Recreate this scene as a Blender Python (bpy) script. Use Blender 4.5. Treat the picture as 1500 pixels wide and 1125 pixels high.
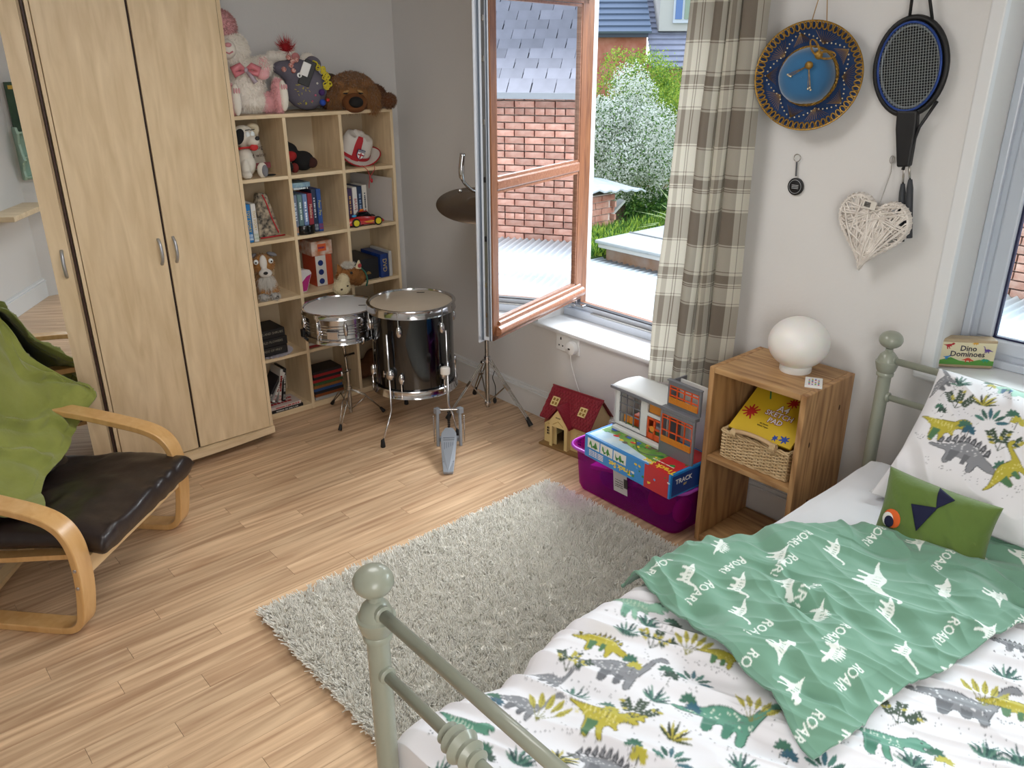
import bpy, bmesh, math, random
import numpy as np
from math import sin, cos, pi, radians, sqrt, atan2, hypot
from mathutils import Vector, Matrix, noise, Euler
random.seed(7); RNG = np.random.default_rng(7)
for o in list(bpy.data.objects): bpy.data.objects.remove(o)
SC = bpy.context.scene; COL = SC.collection
# ---------------------------------------------------------------- camera
cam = bpy.data.objects.new('camera', bpy.data.cameras.new('camera')); COL.objects.link(cam); SC.camera = cam
cam.data.sensor_width = 36; cam.data.lens = 36*1186.86/1500; cam.data.clip_start = .02; cam.data.clip_end = 200
_y, _p, _r = 0.717277874, 0.387385275, -0.00388535956
_f = Vector((sin(_y)*cos(_p), cos(_y)*cos(_p), -sin(_p))); _rr = Vector((cos(_y), -sin(_y), 0)); _u = _rr.cross(_f)
_r2 = cos(_r)*_rr+sin(_r)*_u; _u2 = -sin(_r)*_rr+cos(_r)*_u
cam.matrix_world = Matrix.Translation((0, 0, 2)) @ Matrix((_r2, _u2, -_f)).transposed().to_4x4()
# ---------------------------------------------------------------- light and exposure
W = bpy.data.worlds.new('sky'); SC.world = W; W.use_nodes = True
nt = W.node_tree; bg = nt.nodes['Background']
tc = nt.nodes.new('ShaderNodeTexCoord'); sx = nt.nodes.new('ShaderNodeSeparateXYZ'); rp = nt.nodes.new('ShaderNodeValToRGB')
nt.links.new(tc.outputs['Generated'], sx.inputs[0]); nt.links.new(sx.outputs[2], rp.inputs[0]); nt.links.new(rp.outputs[0], bg.inputs[0])
rp.color_ramp.elements[0].color = (.90, .95, 1, 1); rp.color_ramp.elements[1].color = (.62, .77, 1, 1)
bg.inputs[1].default_value = 1.7
sun = bpy.data.objects.new('sun', bpy.data.lights.new('sun', 'SUN')); COL.objects.link(sun)
sun.data.energy = .45; sun.data.angle = radians(40); sun.data.color = (1, .97, .92)
sun.rotation_euler = Vector((-.35, .25, -1)).to_track_quat('-Z', 'Y').to_euler()
def area(name, loc, to, sx_, sy_, power, color=(1, 1, 1)):
    o = bpy.data.objects.new(name, bpy.data.lights.new(name, 'AREA')); COL.objects.link(o)
    o.data.shape = 'RECTANGLE'; o.data.size = sx_; o.data.size_y = sy_; o.data.energy = power; o.data.color = color
    o.location = loc; o.rotation_euler = (Vector(to)-Vector(loc)).to_track_quat('-Z', 'Y').to_euler(); return o
# added fill lights boosting the sky outside the two window openings, and the big rear window of the room behind the camera
area('sky_fill_window', (6.8, 2.7, 4.2), (2.6, 2.6, .8), 4.6, 2.4, 640, (.93, .97, 1))
area('sky_fill_side_window', (6.2, -.6, 4.0), (2.8, .3, 1.1), 2.6, 2.2, 300, (.93, .97, 1))
area('rear_window_daylight', (-.1, -1.0, 1.8), (1.3, 3.2, 1.0), 1.9, 1.5, 62, (1, .98, .95))
area('overhead_fill_light', (1.35, 2.2, 2.56), (1.35, 2.2, 0), .9, .9, 19, (1, .98, .96))  # added overhead fill to brighten rug and floor, no fitting hangs here
SC.view_settings.view_transform = 'Standard'; SC.view_settings.look = 'None'
SC.view_settings.gamma = 1; SC.view_settings.use_curve_mapping = False
SC.view_settings.exposure = 0.15
# ---------------------------------------------------------------- materials
def lin(c):
    if isinstance(c, str): c = tuple(int(c[i:i+2], 16)/255 for i in (0, 2, 4))
    return tuple((x/12.92 if x <= .04045 else ((x+.055)/1.055)**2.4) for x in c)+(1,)
MATS = {}
def mat(name, col, rough=.5, metal=0, noise_=None, bump=None, coat=0, trans=0, alpha=1, sheen=0, emit=0, rand=0, ior=None, sub=0):
    if name in MATS: return MATS[name]
    m = bpy.data.materials.new(name); m.use_nodes = True; MATS[name] = m; t = m.node_tree; b = t.nodes['Principled BSDF']
    c = lin(col); b.inputs['Base Color'].default_value = c; b.inputs['Roughness'].default_value = rough; b.inputs['Metallic'].default_value = metal
    b.inputs['Coat Weight'].default_value = coat; b.inputs['Transmission Weight'].default_value = trans; b.inputs['Alpha'].default_value = alpha
    b.inputs['Sheen Weight'].default_value = sheen
    if ior: b.inputs['IOR'].default_value = ior
    if sub: b.inputs['Subsurface Weight'].default_value = sub; b.inputs['Subsurface Scale'].default_value = .02
    if emit: b.inputs['Emission Color'].default_value = c; b.inputs['Emission Strength'].default_value = emit
    src = None
    if noise_ or bump:
        co = t.nodes.new('ShaderNodeTexCoord')
    if noise_:      # (scale, amount, second colour)
        n = t.nodes.new('ShaderNodeTexNoise'); n.inputs['Scale'].default_value = noise_[0]; n.inputs['Detail'].default_value = 4
        t.links.new(co.outputs['Object'], n.inputs['Vector'])
        mx = t.nodes.new('ShaderNodeMix'); mx.data_type = 'RGBA'; mx.inputs['A'].default_value = c; mx.inputs['B'].default_value = lin(noise_[2])
        r = t.nodes.new('ShaderNodeMapRange'); r.inputs['From Min'].default_value = .35; r.inputs['From Max'].default_value = .65; r.inputs['To Max'].default_value = noise_[1]
        t.links.new(n.outputs['Fac'], r.inputs['Value']); t.links.new(r.outputs[0], mx.inputs['Factor']); src = mx.outputs['Result']
    if rand:
        oi = t.nodes.new('ShaderNodeObjectInfo'); hs = t.nodes.new('ShaderNodeHueSaturation'); mr = t.nodes.new('ShaderNodeMapRange')
        mr.inputs['To Min'].default_value = 1-rand; mr.inputs['To Max'].default_value = 1+rand
        t.links.new(oi.outputs['Random'], mr.inputs['Value']); t.links.new(mr.outputs[0], hs.inputs['Value'])
        if src: t.links.new(src, hs.inputs['Color'])
        else: hs.inputs['Color'].default_value = c
        src = hs.outputs[0]
    if src: t.links.new(src, b.inputs['Base Color'])
    if bump:
        n2 = t.nodes.new('ShaderNodeTexNoise'); n2.inputs['Scale'].default_value = bump[0]; n2.inputs['Detail'].default_value = 3
        t.links.new(co.outputs['Object'], n2.inputs['Vector'])
        bp = t.nodes.new('ShaderNodeBump'); bp.inputs['Strength'].default_value = bump[1]; bp.inputs['Distance'].default_value = .01
        t.links.new(n2.outputs['Fac'], bp.inputs['Height']); t.links.new(bp.outputs[0], b.inputs['Normal'])
    return m
def wood(name, c1, c2, axis='x', scale=1., rough=.45, coat=0, rand=0, ring=.5, stretch=14, c3=None):
    """long grain along one axis, with cathedral rings"""
    if name in MATS: return MATS[name]
    m = bpy.data.materials.new(name); m.use_nodes = True; MATS[name] = m; t = m.node_tree; b = t.nodes['Principled BSDF']
    b.inputs['Roughness'].default_value = rough; b.inputs['Coat Weight'].default_value = coat; b.inputs['Coat Roughness'].default_value = .25
    co = t.nodes.new('ShaderNodeTexCoord'); mp = t.nodes.new('ShaderNodeMapping')
    s = [scale*stretch]*3; s['xyz'.index(axis)] = scale; mp.inputs['Scale'].default_value = s
    vec = co.outputs['Object']
    if rand:
        oi = t.nodes.new('ShaderNodeObjectInfo'); ml = t.nodes.new('ShaderNodeVectorMath'); ml.operation = 'MULTIPLY_ADD'
        cb = t.nodes.new('ShaderNodeCombineXYZ')
        for i in range(3): t.links.new(oi.outputs['Random'], cb.inputs[i])
        ml.inputs[1].default_value = (31, 47, 23); t.links.new(cb.outputs[0], ml.inputs[0]); t.links.new(vec, ml.inputs[2]); vec = ml.outputs[0]
    t.links.new(vec, mp.inputs[0])
    n = t.nodes.new('ShaderNodeTexNoise'); n.inputs['Scale'].default_value = 2.2; n.inputs['Detail'].default_value = 7; n.inputs['Distortion'].default_value = .6
    t.links.new(mp.outputs[0], n.inputs['Vector'])
    n3 = t.nodes.new('ShaderNodeTexNoise'); n3.inputs['Scale'].default_value = .55; n3.inputs['Detail'].default_value = 1; t.links.new(mp.outputs[0], n3.inputs['Vector'])
    mul = t.nodes.new('ShaderNodeMath'); mul.operation = 'MULTIPLY'; mul.inputs[1].default_value = 9; t.links.new(n3.outputs['Fac'], mul.inputs[0])
    fr = t.nodes.new('ShaderNodeMath'); fr.operation = 'PINGPONG'; fr.inputs[1].default_value = .5; t.links.new(mul.outputs[0], fr.inputs[0])
    ad = t.nodes.new('ShaderNodeMath'); ad.operation = 'MULTIPLY_ADD'; ad.inputs[1].default_value = ring; t.links.new(fr.outputs[0], ad.inputs[0]); t.links.new(n.outputs['Fac'], ad.inputs[2])
    cr = t.nodes.new('ShaderNodeValToRGB'); t.links.new(ad.outputs[0], cr.inputs[0])
    cr.color_ramp.elements[0].position = .35; cr.color_ramp.elements[0].color = lin(c1); cr.color_ramp.elements[1].position = .85; cr.color_ramp.elements[1].color = lin(c2)
    src = cr.outputs[0]
    if rand:
        hs = t.nodes.new('ShaderNodeHueSaturation'); mr = t.nodes.new('ShaderNodeMapRange'); mr.inputs['To Min'].default_value = 1-rand; mr.inputs['To Max'].default_value = 1+rand
        t.links.new(oi.outputs['Random'], mr.inputs['Value']); t.links.new(mr.outputs[0], hs.inputs['Value']); t.links.new(src, hs.inputs['Color']); src = hs.outputs[0]
    t.links.new(src, b.inputs['Base Color']); return m
# ---------------------------------------------------------------- object helpers
def wm(o):
    m = o.matrix_basis.copy()
    return wm(o.parent) @ m if o.parent else m
def thing(name, label, cat, loc=(0, 0, 0), rot=(0, 0, 0), group=None):
    o = bpy.data.objects.new(name, None); COL.objects.link(o); o.empty_display_size = .05; o.location = loc; o.rotation_euler = rot
    o['label'] = label; o['category'] = cat
    if group: o['group'] = group
    return o
def tag(o, label=None, cat=None, group=None, kind=None):
    for k, v in (('label', label), ('category', cat), ('group', group), ('kind', kind)):
        if v: o[k] = v
    return o
def copy_tree(o, parent=None):
    c = o.copy(); COL.objects.link(c); c.parent = parent
    for ch in [x for x in COL.objects if x.parent == o]: copy_tree(ch, c)
    return c
class MB:
    """mesh builder: collects shapes, builds one object"""
    def __init__(s, M=None): s.v = []; s.f = []; s.mi = []; s.cur = 0; s.M = M or Matrix()
    def add(s, vs, fs):
        n = len(s.v); s.v += [s.M @ Vector(v) for v in vs]; s.f += [tuple(n+i for i in f) for f in fs]; s.mi += [s.cur]*len(fs); return s
    def box(s, x0, x1, y0, y1, z0, z1):
        return s.add([(x, y, z) for z in (z0, z1) for y in (y0, y1) for x in (x0, x1)],
                     [(0, 2, 3, 1), (4, 5, 7, 6), (0, 1, 5, 4), (2, 6, 7, 3), (0, 4, 6, 2), (1, 3, 7, 5)])
    def obox(s, c, size, R=None):
        R = (R or Matrix()).to_3x3(); a, b, d = [x/2 for x in size]; c = Vector(c)
        return s.add([c+R @ Vector((x, y, z)) for z in (-d, d) for y in (-b, b) for x in (-a, a)],
                     [(0, 2, 3, 1), (4, 5, 7, 6), (0, 1, 5, 4), (2, 6, 7, 3), (0, 4, 6, 2), (1, 3, 7, 5)])
    def bar(s, p, q, w, h, up=(0, 0, 1)):
        p = Vector(p); q = Vector(q); d = (q-p); L = d.length; d.normalize(); r = d.cross(Vector(up)); r.normalize(); u = r.cross(d)
        return s.obox((p+q)/2, (L, w, h), Matrix((d, r, u)).transposed())
    def tube(s, pts, r, n=10, closed=False, caps=True):
        pts = [Vector(p) for p in pts]; N = len(pts); rs = r if hasattr(r, '__len__') else [r]*N; vs = []; fs = []
        t0 = (pts[1]-pts[0]).normalized(); a = Vector((0, 0, 1)) if abs(t0.z) < .9 else Vector((1, 0, 0)); u = t0.cross(a).normalized()
        for i, p in enumerate(pts):
            if closed: t = pts[(i+1) % N]-pts[i-1]
            else: t = pts[min(i+1, N-1)]-pts[max(i-1, 0)]
            t.normalize(); u = (u-t*u.dot(t)); u.normalize(); w = t.cross(u)
            for k in range(n):
                an = 2*pi*k/n; vs.append(p+(u*cos(an)+w*sin(an))*rs[i])
        M = N if closed else N-1
        for i in range(M):
            j = (i+1) % N
            for k in range(n): fs.append((i*n+k, i*n+(k+1) % n, j*n+(k+1) % n, j*n+k))
        if caps and not closed: fs.append(tuple(reversed(range(n)))); fs.append(tuple((N-1)*n+k for k in range(n)))
        return s.add(vs, fs)
    def cyl(s, p, q, r0, r1=None, n=16): return s.tube([p, q], [r0, r0 if r1 is None else r1], n)
    def lathe(s, prof, c=(0, 0, 0), axis=(0, 0, 1), n=24, sx=1, sy=1):
        """prof: [(r, h)...] along axis"""
        ax = Vector(axis).normalized(); a = Vector((0, 0, 1)) if abs(ax.z) < .9 else Vector((1, 0, 0))
        u = (Vector((1, 0, 0)) if abs(ax.z) > .9 else ax.cross(a).normalized()); w = ax.cross(u); u = w.cross(ax); c = Vector(c); vs = []; fs = []
        for r, h in prof:
            for k in range(n):
                an = 2*pi*k/n; vs.append(c+ax*h+(u*cos(an)*sx+w*sin(an)*sy)*max(r, 1e-5))
        for i in range(len(prof)-1):
            for k in range(n): fs.append((i*n+k, i*n+(k+1) % n, (i+1)*n+(k+1) % n, (i+1)*n+k))
        if prof[0][0] > 1e-4: fs.append(tuple(reversed(range(n))))
        if prof[-1][0] > 1e-4: fs.append(tuple((len(prof)-1)*n+k for k in range(n)))
        return s.add(vs, fs)
    def ball(s, c, r, n=14, R=None, m=None):
        r = r if hasattr(r, '__len__') else (r, r, r); R = (R or Matrix()).to_3x3(); c = Vector(c); m = m or n//2+1; vs = [c+R @ Vector((0, 0, -r[2]))]; fs = []
        for i in range(1, m):
            th = -pi/2+pi*i/m
            for k in range(n): vs.append(c+R @ Vector((r[0]*cos(th)*cos(2*pi*k/n), r[1]*cos(th)*sin(2*pi*k/n), r[2]*sin(th))))
        vs.append(c+R @ Vector((0, 0, r[2]))); L = len(vs)-1
        for k in range(n):
            fs.append((0, 1+(k+1) % n, 1+k)); fs.append((L, L-n+k, L-n+(k+1) % n))
            for i in range(m-2): a = 1+i*n; fs.append((a+k, a+(k+1) % n, a+n+(k+1) % n, a+n+k))
        return s.add(vs, fs)
    def prism(s, poly, o, u, w, t):
        """2-D polygon in frame (o, u, w), extruded by t along u x w (front face at o)"""
        o = Vector(o); u = Vector(u); w = Vector(w); nn = u.cross(w).normalized()*t; n = len(poly)
        a = [o+u*x+w*y for x, y in poly]
        return s.add(a+[p-nn for p in a], [tuple(range(n)), tuple(reversed(range(n, 2*n)))]+[(i, n+i, n+(i+1) % n, (i+1) % n) for i in range(n)])
    def grid(s, fn, nu, nv, wrapu=False):
        vs = [fn(i/nu, j/nv) for j in range(nv+1) for i in range(nu+1)]
        return s.add(vs, [(j*(nu+1)+i, j*(nu+1)+i+1, (j+1)*(nu+1)+i+1, (j+1)*(nu+1)+i) for j in range(nv) for i in range(nu)])
    def build(s, name, m, parent=None, smooth=False, bev=0, label=None, cat=None, group=None, kind=None, world=True, solid=0, sub=0):
        me = bpy.data.meshes.new(name); vs = s.v
        if parent is not None and world:
            inv = wm(parent).inverted(); vs = [inv @ v for v in vs]
        me.from_pydata([tuple(v) for v in vs], [], s.f)
        for x in (m if isinstance(m, (list, tuple)) else [m]): me.materials.append(x)
        me.polygons.foreach_set('material_index', s.mi)
        if smooth: me.polygons.foreach_set('use_smooth', [True]*len(me.polygons))
        if smooth == 'auto':
            try: me.set_sharp_from_angle(angle=radians(40))
            except Exception: pass
        o = bpy.data.objects.new(name, me); COL.objects.link(o); o.parent = parent
        if bev:
            b = o.modifiers.new('bevel', 'BEVEL'); b.width = bev; b.segments = 2; b.limit_method = 'ANGLE'; b.angle_limit = radians(50)
        if sub:
            b = o.modifiers.new('sub', 'SUBSURF'); b.levels = sub; b.render_levels = sub
        if solid:
            b = o.modifiers.new('solid', 'SOLIDIFY'); b.thickness = solid; b.offset = -1
        tag(o, label, cat, group, kind); return o
def npmesh(name, V, F, m, parent=None, smooth=False, world=True):
    """fast mesh from numpy arrays; F all the same length"""
    V = np.asarray(V, np.float64)
    if parent is not None and world:
        I = np.array(wm(parent).inverted()); V = V @ I[:3, :3].T+I[:3, 3]
    me = bpy.data.meshes.new(name); F = np.asarray(F, np.int32); k = F.shape[1]
    me.vertices.add(len(V)); me.vertices.foreach_set('co', V.astype(np.float32).ravel())
    me.loops.add(F.size); me.loops.foreach_set('vertex_index', F.ravel())
    me.polygons.add(len(F)); me.polygons.foreach_set('loop_start', np.arange(0, F.size, k, dtype=np.int32)); me.polygons.foreach_set('loop_total', np.full(len(F), k, np.int32))
    if smooth: me.polygons.foreach_set('use_smooth', np.ones(len(F), bool))
    for x in (m if isinstance(m, (list, tuple)) else [m]): me.materials.append(x)
    me.update(calc_edges=True); me.validate()
    o = bpy.data.objects.new(name, me); COL.objects.link(o); o.parent = parent; return o
def blob(name, parts, m, parent=None, vox=.008, smooth_it=4, deform=None):
    """one continuous rounded body grown from ellipsoids (c, r[, euler]) and capsules (p, q, r0, r1)"""
    b = MB()
    for p in parts:
        if len(p) == 4 and hasattr(p[1], '__len__') and not hasattr(p[2], '__len__'):
            P, Q = Vector(p[0]), Vector(p[1])
            for i in range(9): t = i/8; b.ball(P.lerp(Q, t), p[2]*(1-t)+p[3]*t, 12)
        else: b.ball(p[0], p[1], 16, Euler(p[2]).to_matrix() if len(p) > 2 else None)
    o = b.build(name, m, None)
    r = o.modifiers.new('r', 'REMESH'); r.mode = 'VOXEL'; r.voxel_size = vox
    s = o.modifiers.new('s', 'SMOOTH'); s.iterations = smooth_it; s.factor = .5
    dg = bpy.context.evaluated_depsgraph_get(); me = bpy.data.meshes.new_from_object(o.evaluated_get(dg)); me.name = name
    o.modifiers.clear(); o.data = me
    n = len(me.vertices); co = np.empty(n*3, np.float32); me.vertices.foreach_get('co', co); co = co.reshape(-1, 3).astype(float)
    if deform: co = deform(co)
    if parent is not None:
        I = np.array(wm(parent).inverted()); co = co @ I[:3, :3].T+I[:3, 3]
    me.vertices.foreach_set('co', co.astype(np.float32).ravel()); me.polygons.foreach_set('use_smooth', [True]*len(me.polygons)); me.update(); o.parent = parent
    return o
def fur(o, count, length, m, name='fur', droop=.3, width=.0012, mask=None, spread=.5, seed=1, dirv=None):
    """strands of pile on an object, one joined stuff part"""
    rng = np.random.default_rng(seed); me = o.data; me.calc_loop_triangles(); nt_ = len(me.loop_triangles)
    T = np.empty(nt_*3, np.int32); me.loop_triangles.foreach_get('vertices', T); T = T.reshape(-1, 3)
    co = np.empty(len(me.vertices)*3, np.float32); me.vertices.foreach_get('co', co); co = co.reshape(-1, 3).astype(float)
    M = np.array(wm(o)); co = co @ M[:3, :3].T+M[:3, 3]
    A, B, C_ = co[T[:, 0]], co[T[:, 1]], co[T[:, 2]]; N = np.cross(B-A, C_-A); ar = np.linalg.norm(N, axis=1)+1e-12; N /= ar[:, None]
    if mask is not None: ar = ar*mask((A+B+C_)/3)
    idx = rng.choice(nt_, count, p=ar/ar.sum()); r1 = np.sqrt(rng.random(count))[:, None]; r2 = rng.random(count)[:, None]
    P = A[idx]*(1-r1)+B[idx]*r1*(1-r2)+C_[idx]*r1*r2; n = N[idx]
    d = n+rng.normal(0, spread, (count, 3))+np.array([0, 0, -droop])
    if dirv is not None: d = d+np.array(dirv)
    d /= np.linalg.norm(d, axis=1)[:, None]; L = length*(.6+.6*rng.random(count))[:, None]
    s = np.cross(d, rng.normal(0, 1, (count, 3))); s /= np.linalg.norm(s, axis=1)[:, None]; s *= width
    mid = P+d*L*.55; tip = P+d*L+np.array([0, 0, -droop*.6])*L
    V = np.stack([P-s, P+s, mid+s*.8, mid-s*.8, tip], 1).reshape(-1, 3); base = np.arange(count)[:, None]*5
    Ft = np.concatenate([base+[0, 1, 2], base+[0, 2, 3], base+[3, 2, 4]])
    f = npmesh(name, V, Ft, m, o, smooth=True); f['kind'] = 'stuff'; return f
def text(s, o, u, w, size, m, parent, name='lettering', t=.0006, align='CENTER', bold=0, label=None):
    """flat lettering: centre o, reading direction u, up w"""
    cu = bpy.data.curves.new('t', 'FONT'); cu.body = s; cu.size = size; cu.align_x = align; cu.align_y = 'CENTER'; cu.extrude = t/2; cu.offset = bold; cu.resolution_u = 2; cu.space_line = .85
    to = bpy.data.objects.new('t', cu); COL.objects.link(to)
    dg = bpy.context.evaluated_depsgraph_get(); me = bpy.data.meshes.new_from_object(to.evaluated_get(dg)); bpy.data.objects.remove(to)
    u = Vector(u).normalized(); w = Vector(w); w = (w-u*w.dot(u)).normalized(); n = u.cross(w)
    M = Matrix((u, w, n)).transposed().to_4x4(); M.translation = Vector(o)
    if parent is not None: M = wm(parent).inverted() @ M
    me.transform(M); me.materials.clear(); me.materials.append(m); me.name = name
    ob = bpy.data.objects.new(name, me); COL.objects.link(ob); ob.parent = parent; tag(ob, label); return ob
def rr(w, h, r, n=4):
    """rounded rectangle centred on 0"""
    out = []
    for cx, cy, a0 in ((w/2-r, h/2-r, 0), (-w/2+r, h/2-r, 90), (-w/2+r, -h/2+r, 180), (w/2-r, -h/2+r, 270)):
        for i in range(n+1): a = radians(a0+90*i/n); out.append((cx+r*cos(a), cy+r*sin(a)))
    return out
def smoothpath(pts, n=6, closed=False):
    P = [Vector(p) for p in pts]; out = []; N = len(P)
    for i in range(N if closed else N-1):
        p0, p1, p2, p3 = (P[(i-1) % N], P[i], P[(i+1) % N], P[(i+2) % N]) if closed else (P[max(i-1, 0)], P[i], P[i+1], P[min(i+2, N-1)])
        for k in range(n):
            t = k/n; out.append(.5*((2*p1)+(p2-p0)*t+(2*p0-5*p1+4*p2-p3)*t*t+(3*p1-p0-3*p2+p3)*t**3))
    if not closed: out.append(P[-1])
    return out
# shared materials
M_WALL = mat('painted plaster', 'DEDCDA', .85, noise_=(1.5, .25, 'D6D4D2'), bump=(60, .08))
M_TRIM = mat('white gloss paint', 'E4E5E6', .35)
M_UPVC = mat('white window plastic', 'CDD4DF', .28)
M_GASK = mat('dark rubber seal', '20222A', .6)
M_OAK = wood('golden oak window foil', '6E4228', '96643F', 'z', 3, .35, coat=.3, ring=.2)
M_OAKH = wood('golden oak foil across', '84553C', 'AC7C62', 'y', 3, .3, coat=.4, ring=.15)
M_CHROME = mat('chrome', 'C9C9CC', .12, 1)
M_CHROME2 = mat('worn chrome', 'B3B0AB', .25, 1)
M_BLACKRUB = mat('black rubber', '0E0E10', .6)
M_MAPLE = wood('maple veneer', 'D3BA93', 'EBD5B2', 'z', 1.6, .42, coat=.15, ring=.22, stretch=7)
M_MAPLEX = wood('maple veneer across', 'D3BA93', 'EBD5B2', 'x', 1.6, .42, coat=.15, ring=.2, stretch=7)
M_BENT = wood('birch bentwood', 'CF9F62', 'E0B67C', 'z', 2, .33, coat=.5, ring=.12, stretch=6)
M_BENTL = wood('pale birch rail', 'D9B683', 'ECCF9F', 'x', 2, .38, coat=.4, ring=.15, stretch=6)
M_BLACK = mat('matt black', '111114', .5)
M_WHITE = mat('white plastic', 'EDEDEB', .35)
# ================================================================ the setting
WX, BY, LX, RY = 3.02, 4.56, -.9, -1.1
M_FLOORP = wood('laminate floor', 'A98566', 'DDBD99', 'x', .9, .34, coat=.18, rand=.10, ring=.5, stretch=17)
fl = MB().box(LX, WX+.02, RY, BY+.02, -.06, -.004).build('floor', mat('floor underlay', '5A4028', .8), kind='structure')
pl_v = {}
def plank_mesh(L):
    k = round(L, 3)
    if k not in pl_v:
        b = MB().box(0, L-.0012, 0, .0788, -.006, 0); o = b.build('floor_plank', M_FLOORP); pl_v[k] = o.data; bpy.data.objects.remove(o)
    return pl_v[k]
y = RY; row = 0; far_ = MB()
while y < BY-.01:
    x = LX-[0, .52, .23, .75, .38, .9][row % 6]
    lens = [1.15, .92, 1.15, 1.15, .92, 1.15, 1.15]; i = row % 3
    while x < WX-.02:
        L = lens[i % 7]; x0 = max(x, LX); x1 = min(x+L, WX+.01); i += 1
        if x1-x0 > .05 and y < .95: far_.box(x0, x1-.0012, y, y+.0788, -.006, 0)
        elif x1-x0 > .05:
            o = bpy.data.objects.new('floor_plank', plank_mesh(x1-x0)); COL.objects.link(o); o.parent = fl; o.location = (x0, y, 0)
        x += L
    y += .0795; row += 1
far_.build('distant_planks', M_FLOORP, fl, kind='stuff')
# walls
MB().box(LX-.1, WX+.3, BY, BY+.12, 0, 2.75).build('wall_back', M_WALL, kind='structure')
MB().box(LX-.1, LX, RY, BY, 0, 2.75).build('wall_left', M_WALL, kind='structure')
MB().box(LX-.1, WX+.3, RY-.1, RY, 0, 2.75).build('wall_rear', M_WALL, kind='structure')
MB().box(LX-.1, WX+.45, RY-.1, BY+.12, 2.62, 2.75).build('ceiling', M_TRIM, kind='structure')
w = MB(); T = WX+.42
Y1a, Y1b, Z1a, Z1b = 2.16, 3.235, .585, 2.36       # first window
Y2a, Y2b, Z2a, Z2b = -.35, 1.09, .90, 2.40         # second window
w.box(WX, T, Y1b, BY, 0, 2.62); w.box(WX, T, Y1a, Y1b, 0, Z1a-.02); w.box(WX, T, Y1a, Y1b, Z1b, 2.62)
w.box(WX, T, Y2b, Y1a, 0, 2.62); w.box(WX, T, Y2a, Y2b, 0, Z2a-.02); w.box(WX, T, Y2a, Y2b, Z2b, 2.62); w.box(WX, T, RY, Y2a, 0, 2.62)
w.build('wall_right', M_WALL, kind='structure')
def skirt(name, p, q, nrm):
    p = Vector(p); q = Vector(q); n = Vector(nrm); b = MB()
    for z0, z1, d in ((0, .135, .018), (.135, .147, .024), (.147, .165, .014), (.165, .172, .008)):
        b.add([p+Vector((0, 0, z0)), q+Vector((0, 0, z0)), q+n*d+Vector((0, 0, z0)), p+n*d+Vector((0, 0, z0)), p+Vector((0, 0, z1)), q+Vector((0, 0, z1)), q+n*d+Vector((0, 0, z1)), p+n*d+Vector((0, 0, z1))],
              [(0, 1, 2, 3), (4, 7, 6, 5), (3, 2, 6, 7), (0, 3, 7, 4), (1, 5, 6, 2), (0, 4, 5, 1)])
    return b.build(name, M_TRIM, bev=.003, kind='structure')
skirt('baseboard_right', (WX, RY, 0), (WX, BY, 0), (-1, 0, 0)); skirt('baseboard_back', (LX, BY, 0), (WX, BY, 0), (0, -1, 0)); skirt('baseboard_left', (LX, RY, 0), (LX, BY, 0), (1, 0, 0))
MB().box(WX-.028, WX+.29, Y1a-.03, Y1b+.02, Z1a-.025, Z1a).build('trim_1', M_TRIM, bev=.009, kind='structure')
MB().box(WX-.035, WX+.30, Y2a-.05, Y2b+.055, Z2a-.03, Z2a).build('trim_2', M_TRIM, bev=.009, kind='structure')
# window 1: outer frame, inward-open sash with golden-oak outside
def frame(b, x0, x1, ya, yb, za, zb, t):
    b.box(x0, x1, ya, yb, za, za+t); b.box(x0, x1, ya, yb, zb-t, zb); b.box(x0, x1, ya, ya+t, za+t, zb-t); b.box(x0, x1, yb-t, yb, za+t, zb-t)
w1 = thing('window_1', '', ''); del w1['label'], w1['category']; w1['kind'] = 'structure'; w1.location = (WX+.25, (Y1a+Y1b)/2, Z1a)
b = MB(); frame(b, WX+.23, WX+.264, Y1a, Y1b, Z1a, Z1b, .075); b.build('window_frame', M_UPVC, w1, bev=.004)
b = MB(); frame(b, WX+.205, WX+.23, Y1a, Y1b, Z1a, Z1b, .045); b.build('inner_rebate', M_UPVC, w1, bev=.004)
b = MB(); frame(b, WX+.232, WX+.262, Y1a+.07, Y1b-.07, Z1a+.07, Z1b-.07, .010); b.build('frame_seal', M_GASK, w1)
b = MB(); frame(b, WX+.264, WX+.315, Y1a, Y1b, Z1a, Z1b, .070); b.build('outer_foil', M_OAK, w1)
H = Vector((WX+.225, 3.12, 0)); Fd = Vector((2.385, 2.875, 0)); d = (Fd-H); SW = d.length; d.normalize(); n = Vector((-d.y, d.x, 0))  # n: exterior side
if n.dot(Vector((0, -1, 0))) < 0: n = -n
SZ0, SZ1 = .70, 2.29
def sp(a, z, k): return H+d*a+n*(-k)+Vector((0, 0, z))   # a along sash, k depth from the exterior face towards the inner one
def sbox(b, a0, a1, z0, z1, k0, k1):
    P = [sp(a, z, k) for z in (z0, z1) for k in (k0, k1) for a in (a0, a1)]
    return b.add(P, [(0, 2, 3, 1), (4, 5, 7, 6), (0, 1, 5, 4), (2, 6, 7, 3), (0, 4, 6, 2), (1, 3, 7, 5)])
sash = w1
b = MB()
for a in ((0, SW, SZ0, SZ0+.065), (0, SW, SZ1-.065, SZ1), (0, .062, SZ0+.065, SZ1-.065), (SW-.062, SW, SZ0+.065, SZ1-.065)): sbox(b, *a, .006, .072)
b.build('open_sash', M_UPVC, sash, bev=.003, label='white inward-open sash frame')
b = MB()
for a in ((.0, .062, SZ0, SZ1), (SW-.05, SW-.004, SZ0, SZ1)): sbox(b, *a, -.002, .006)
b.build('sash_stile_foil', M_OAK, sash, bev=.002, label='golden oak outer face of the sash')
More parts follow.
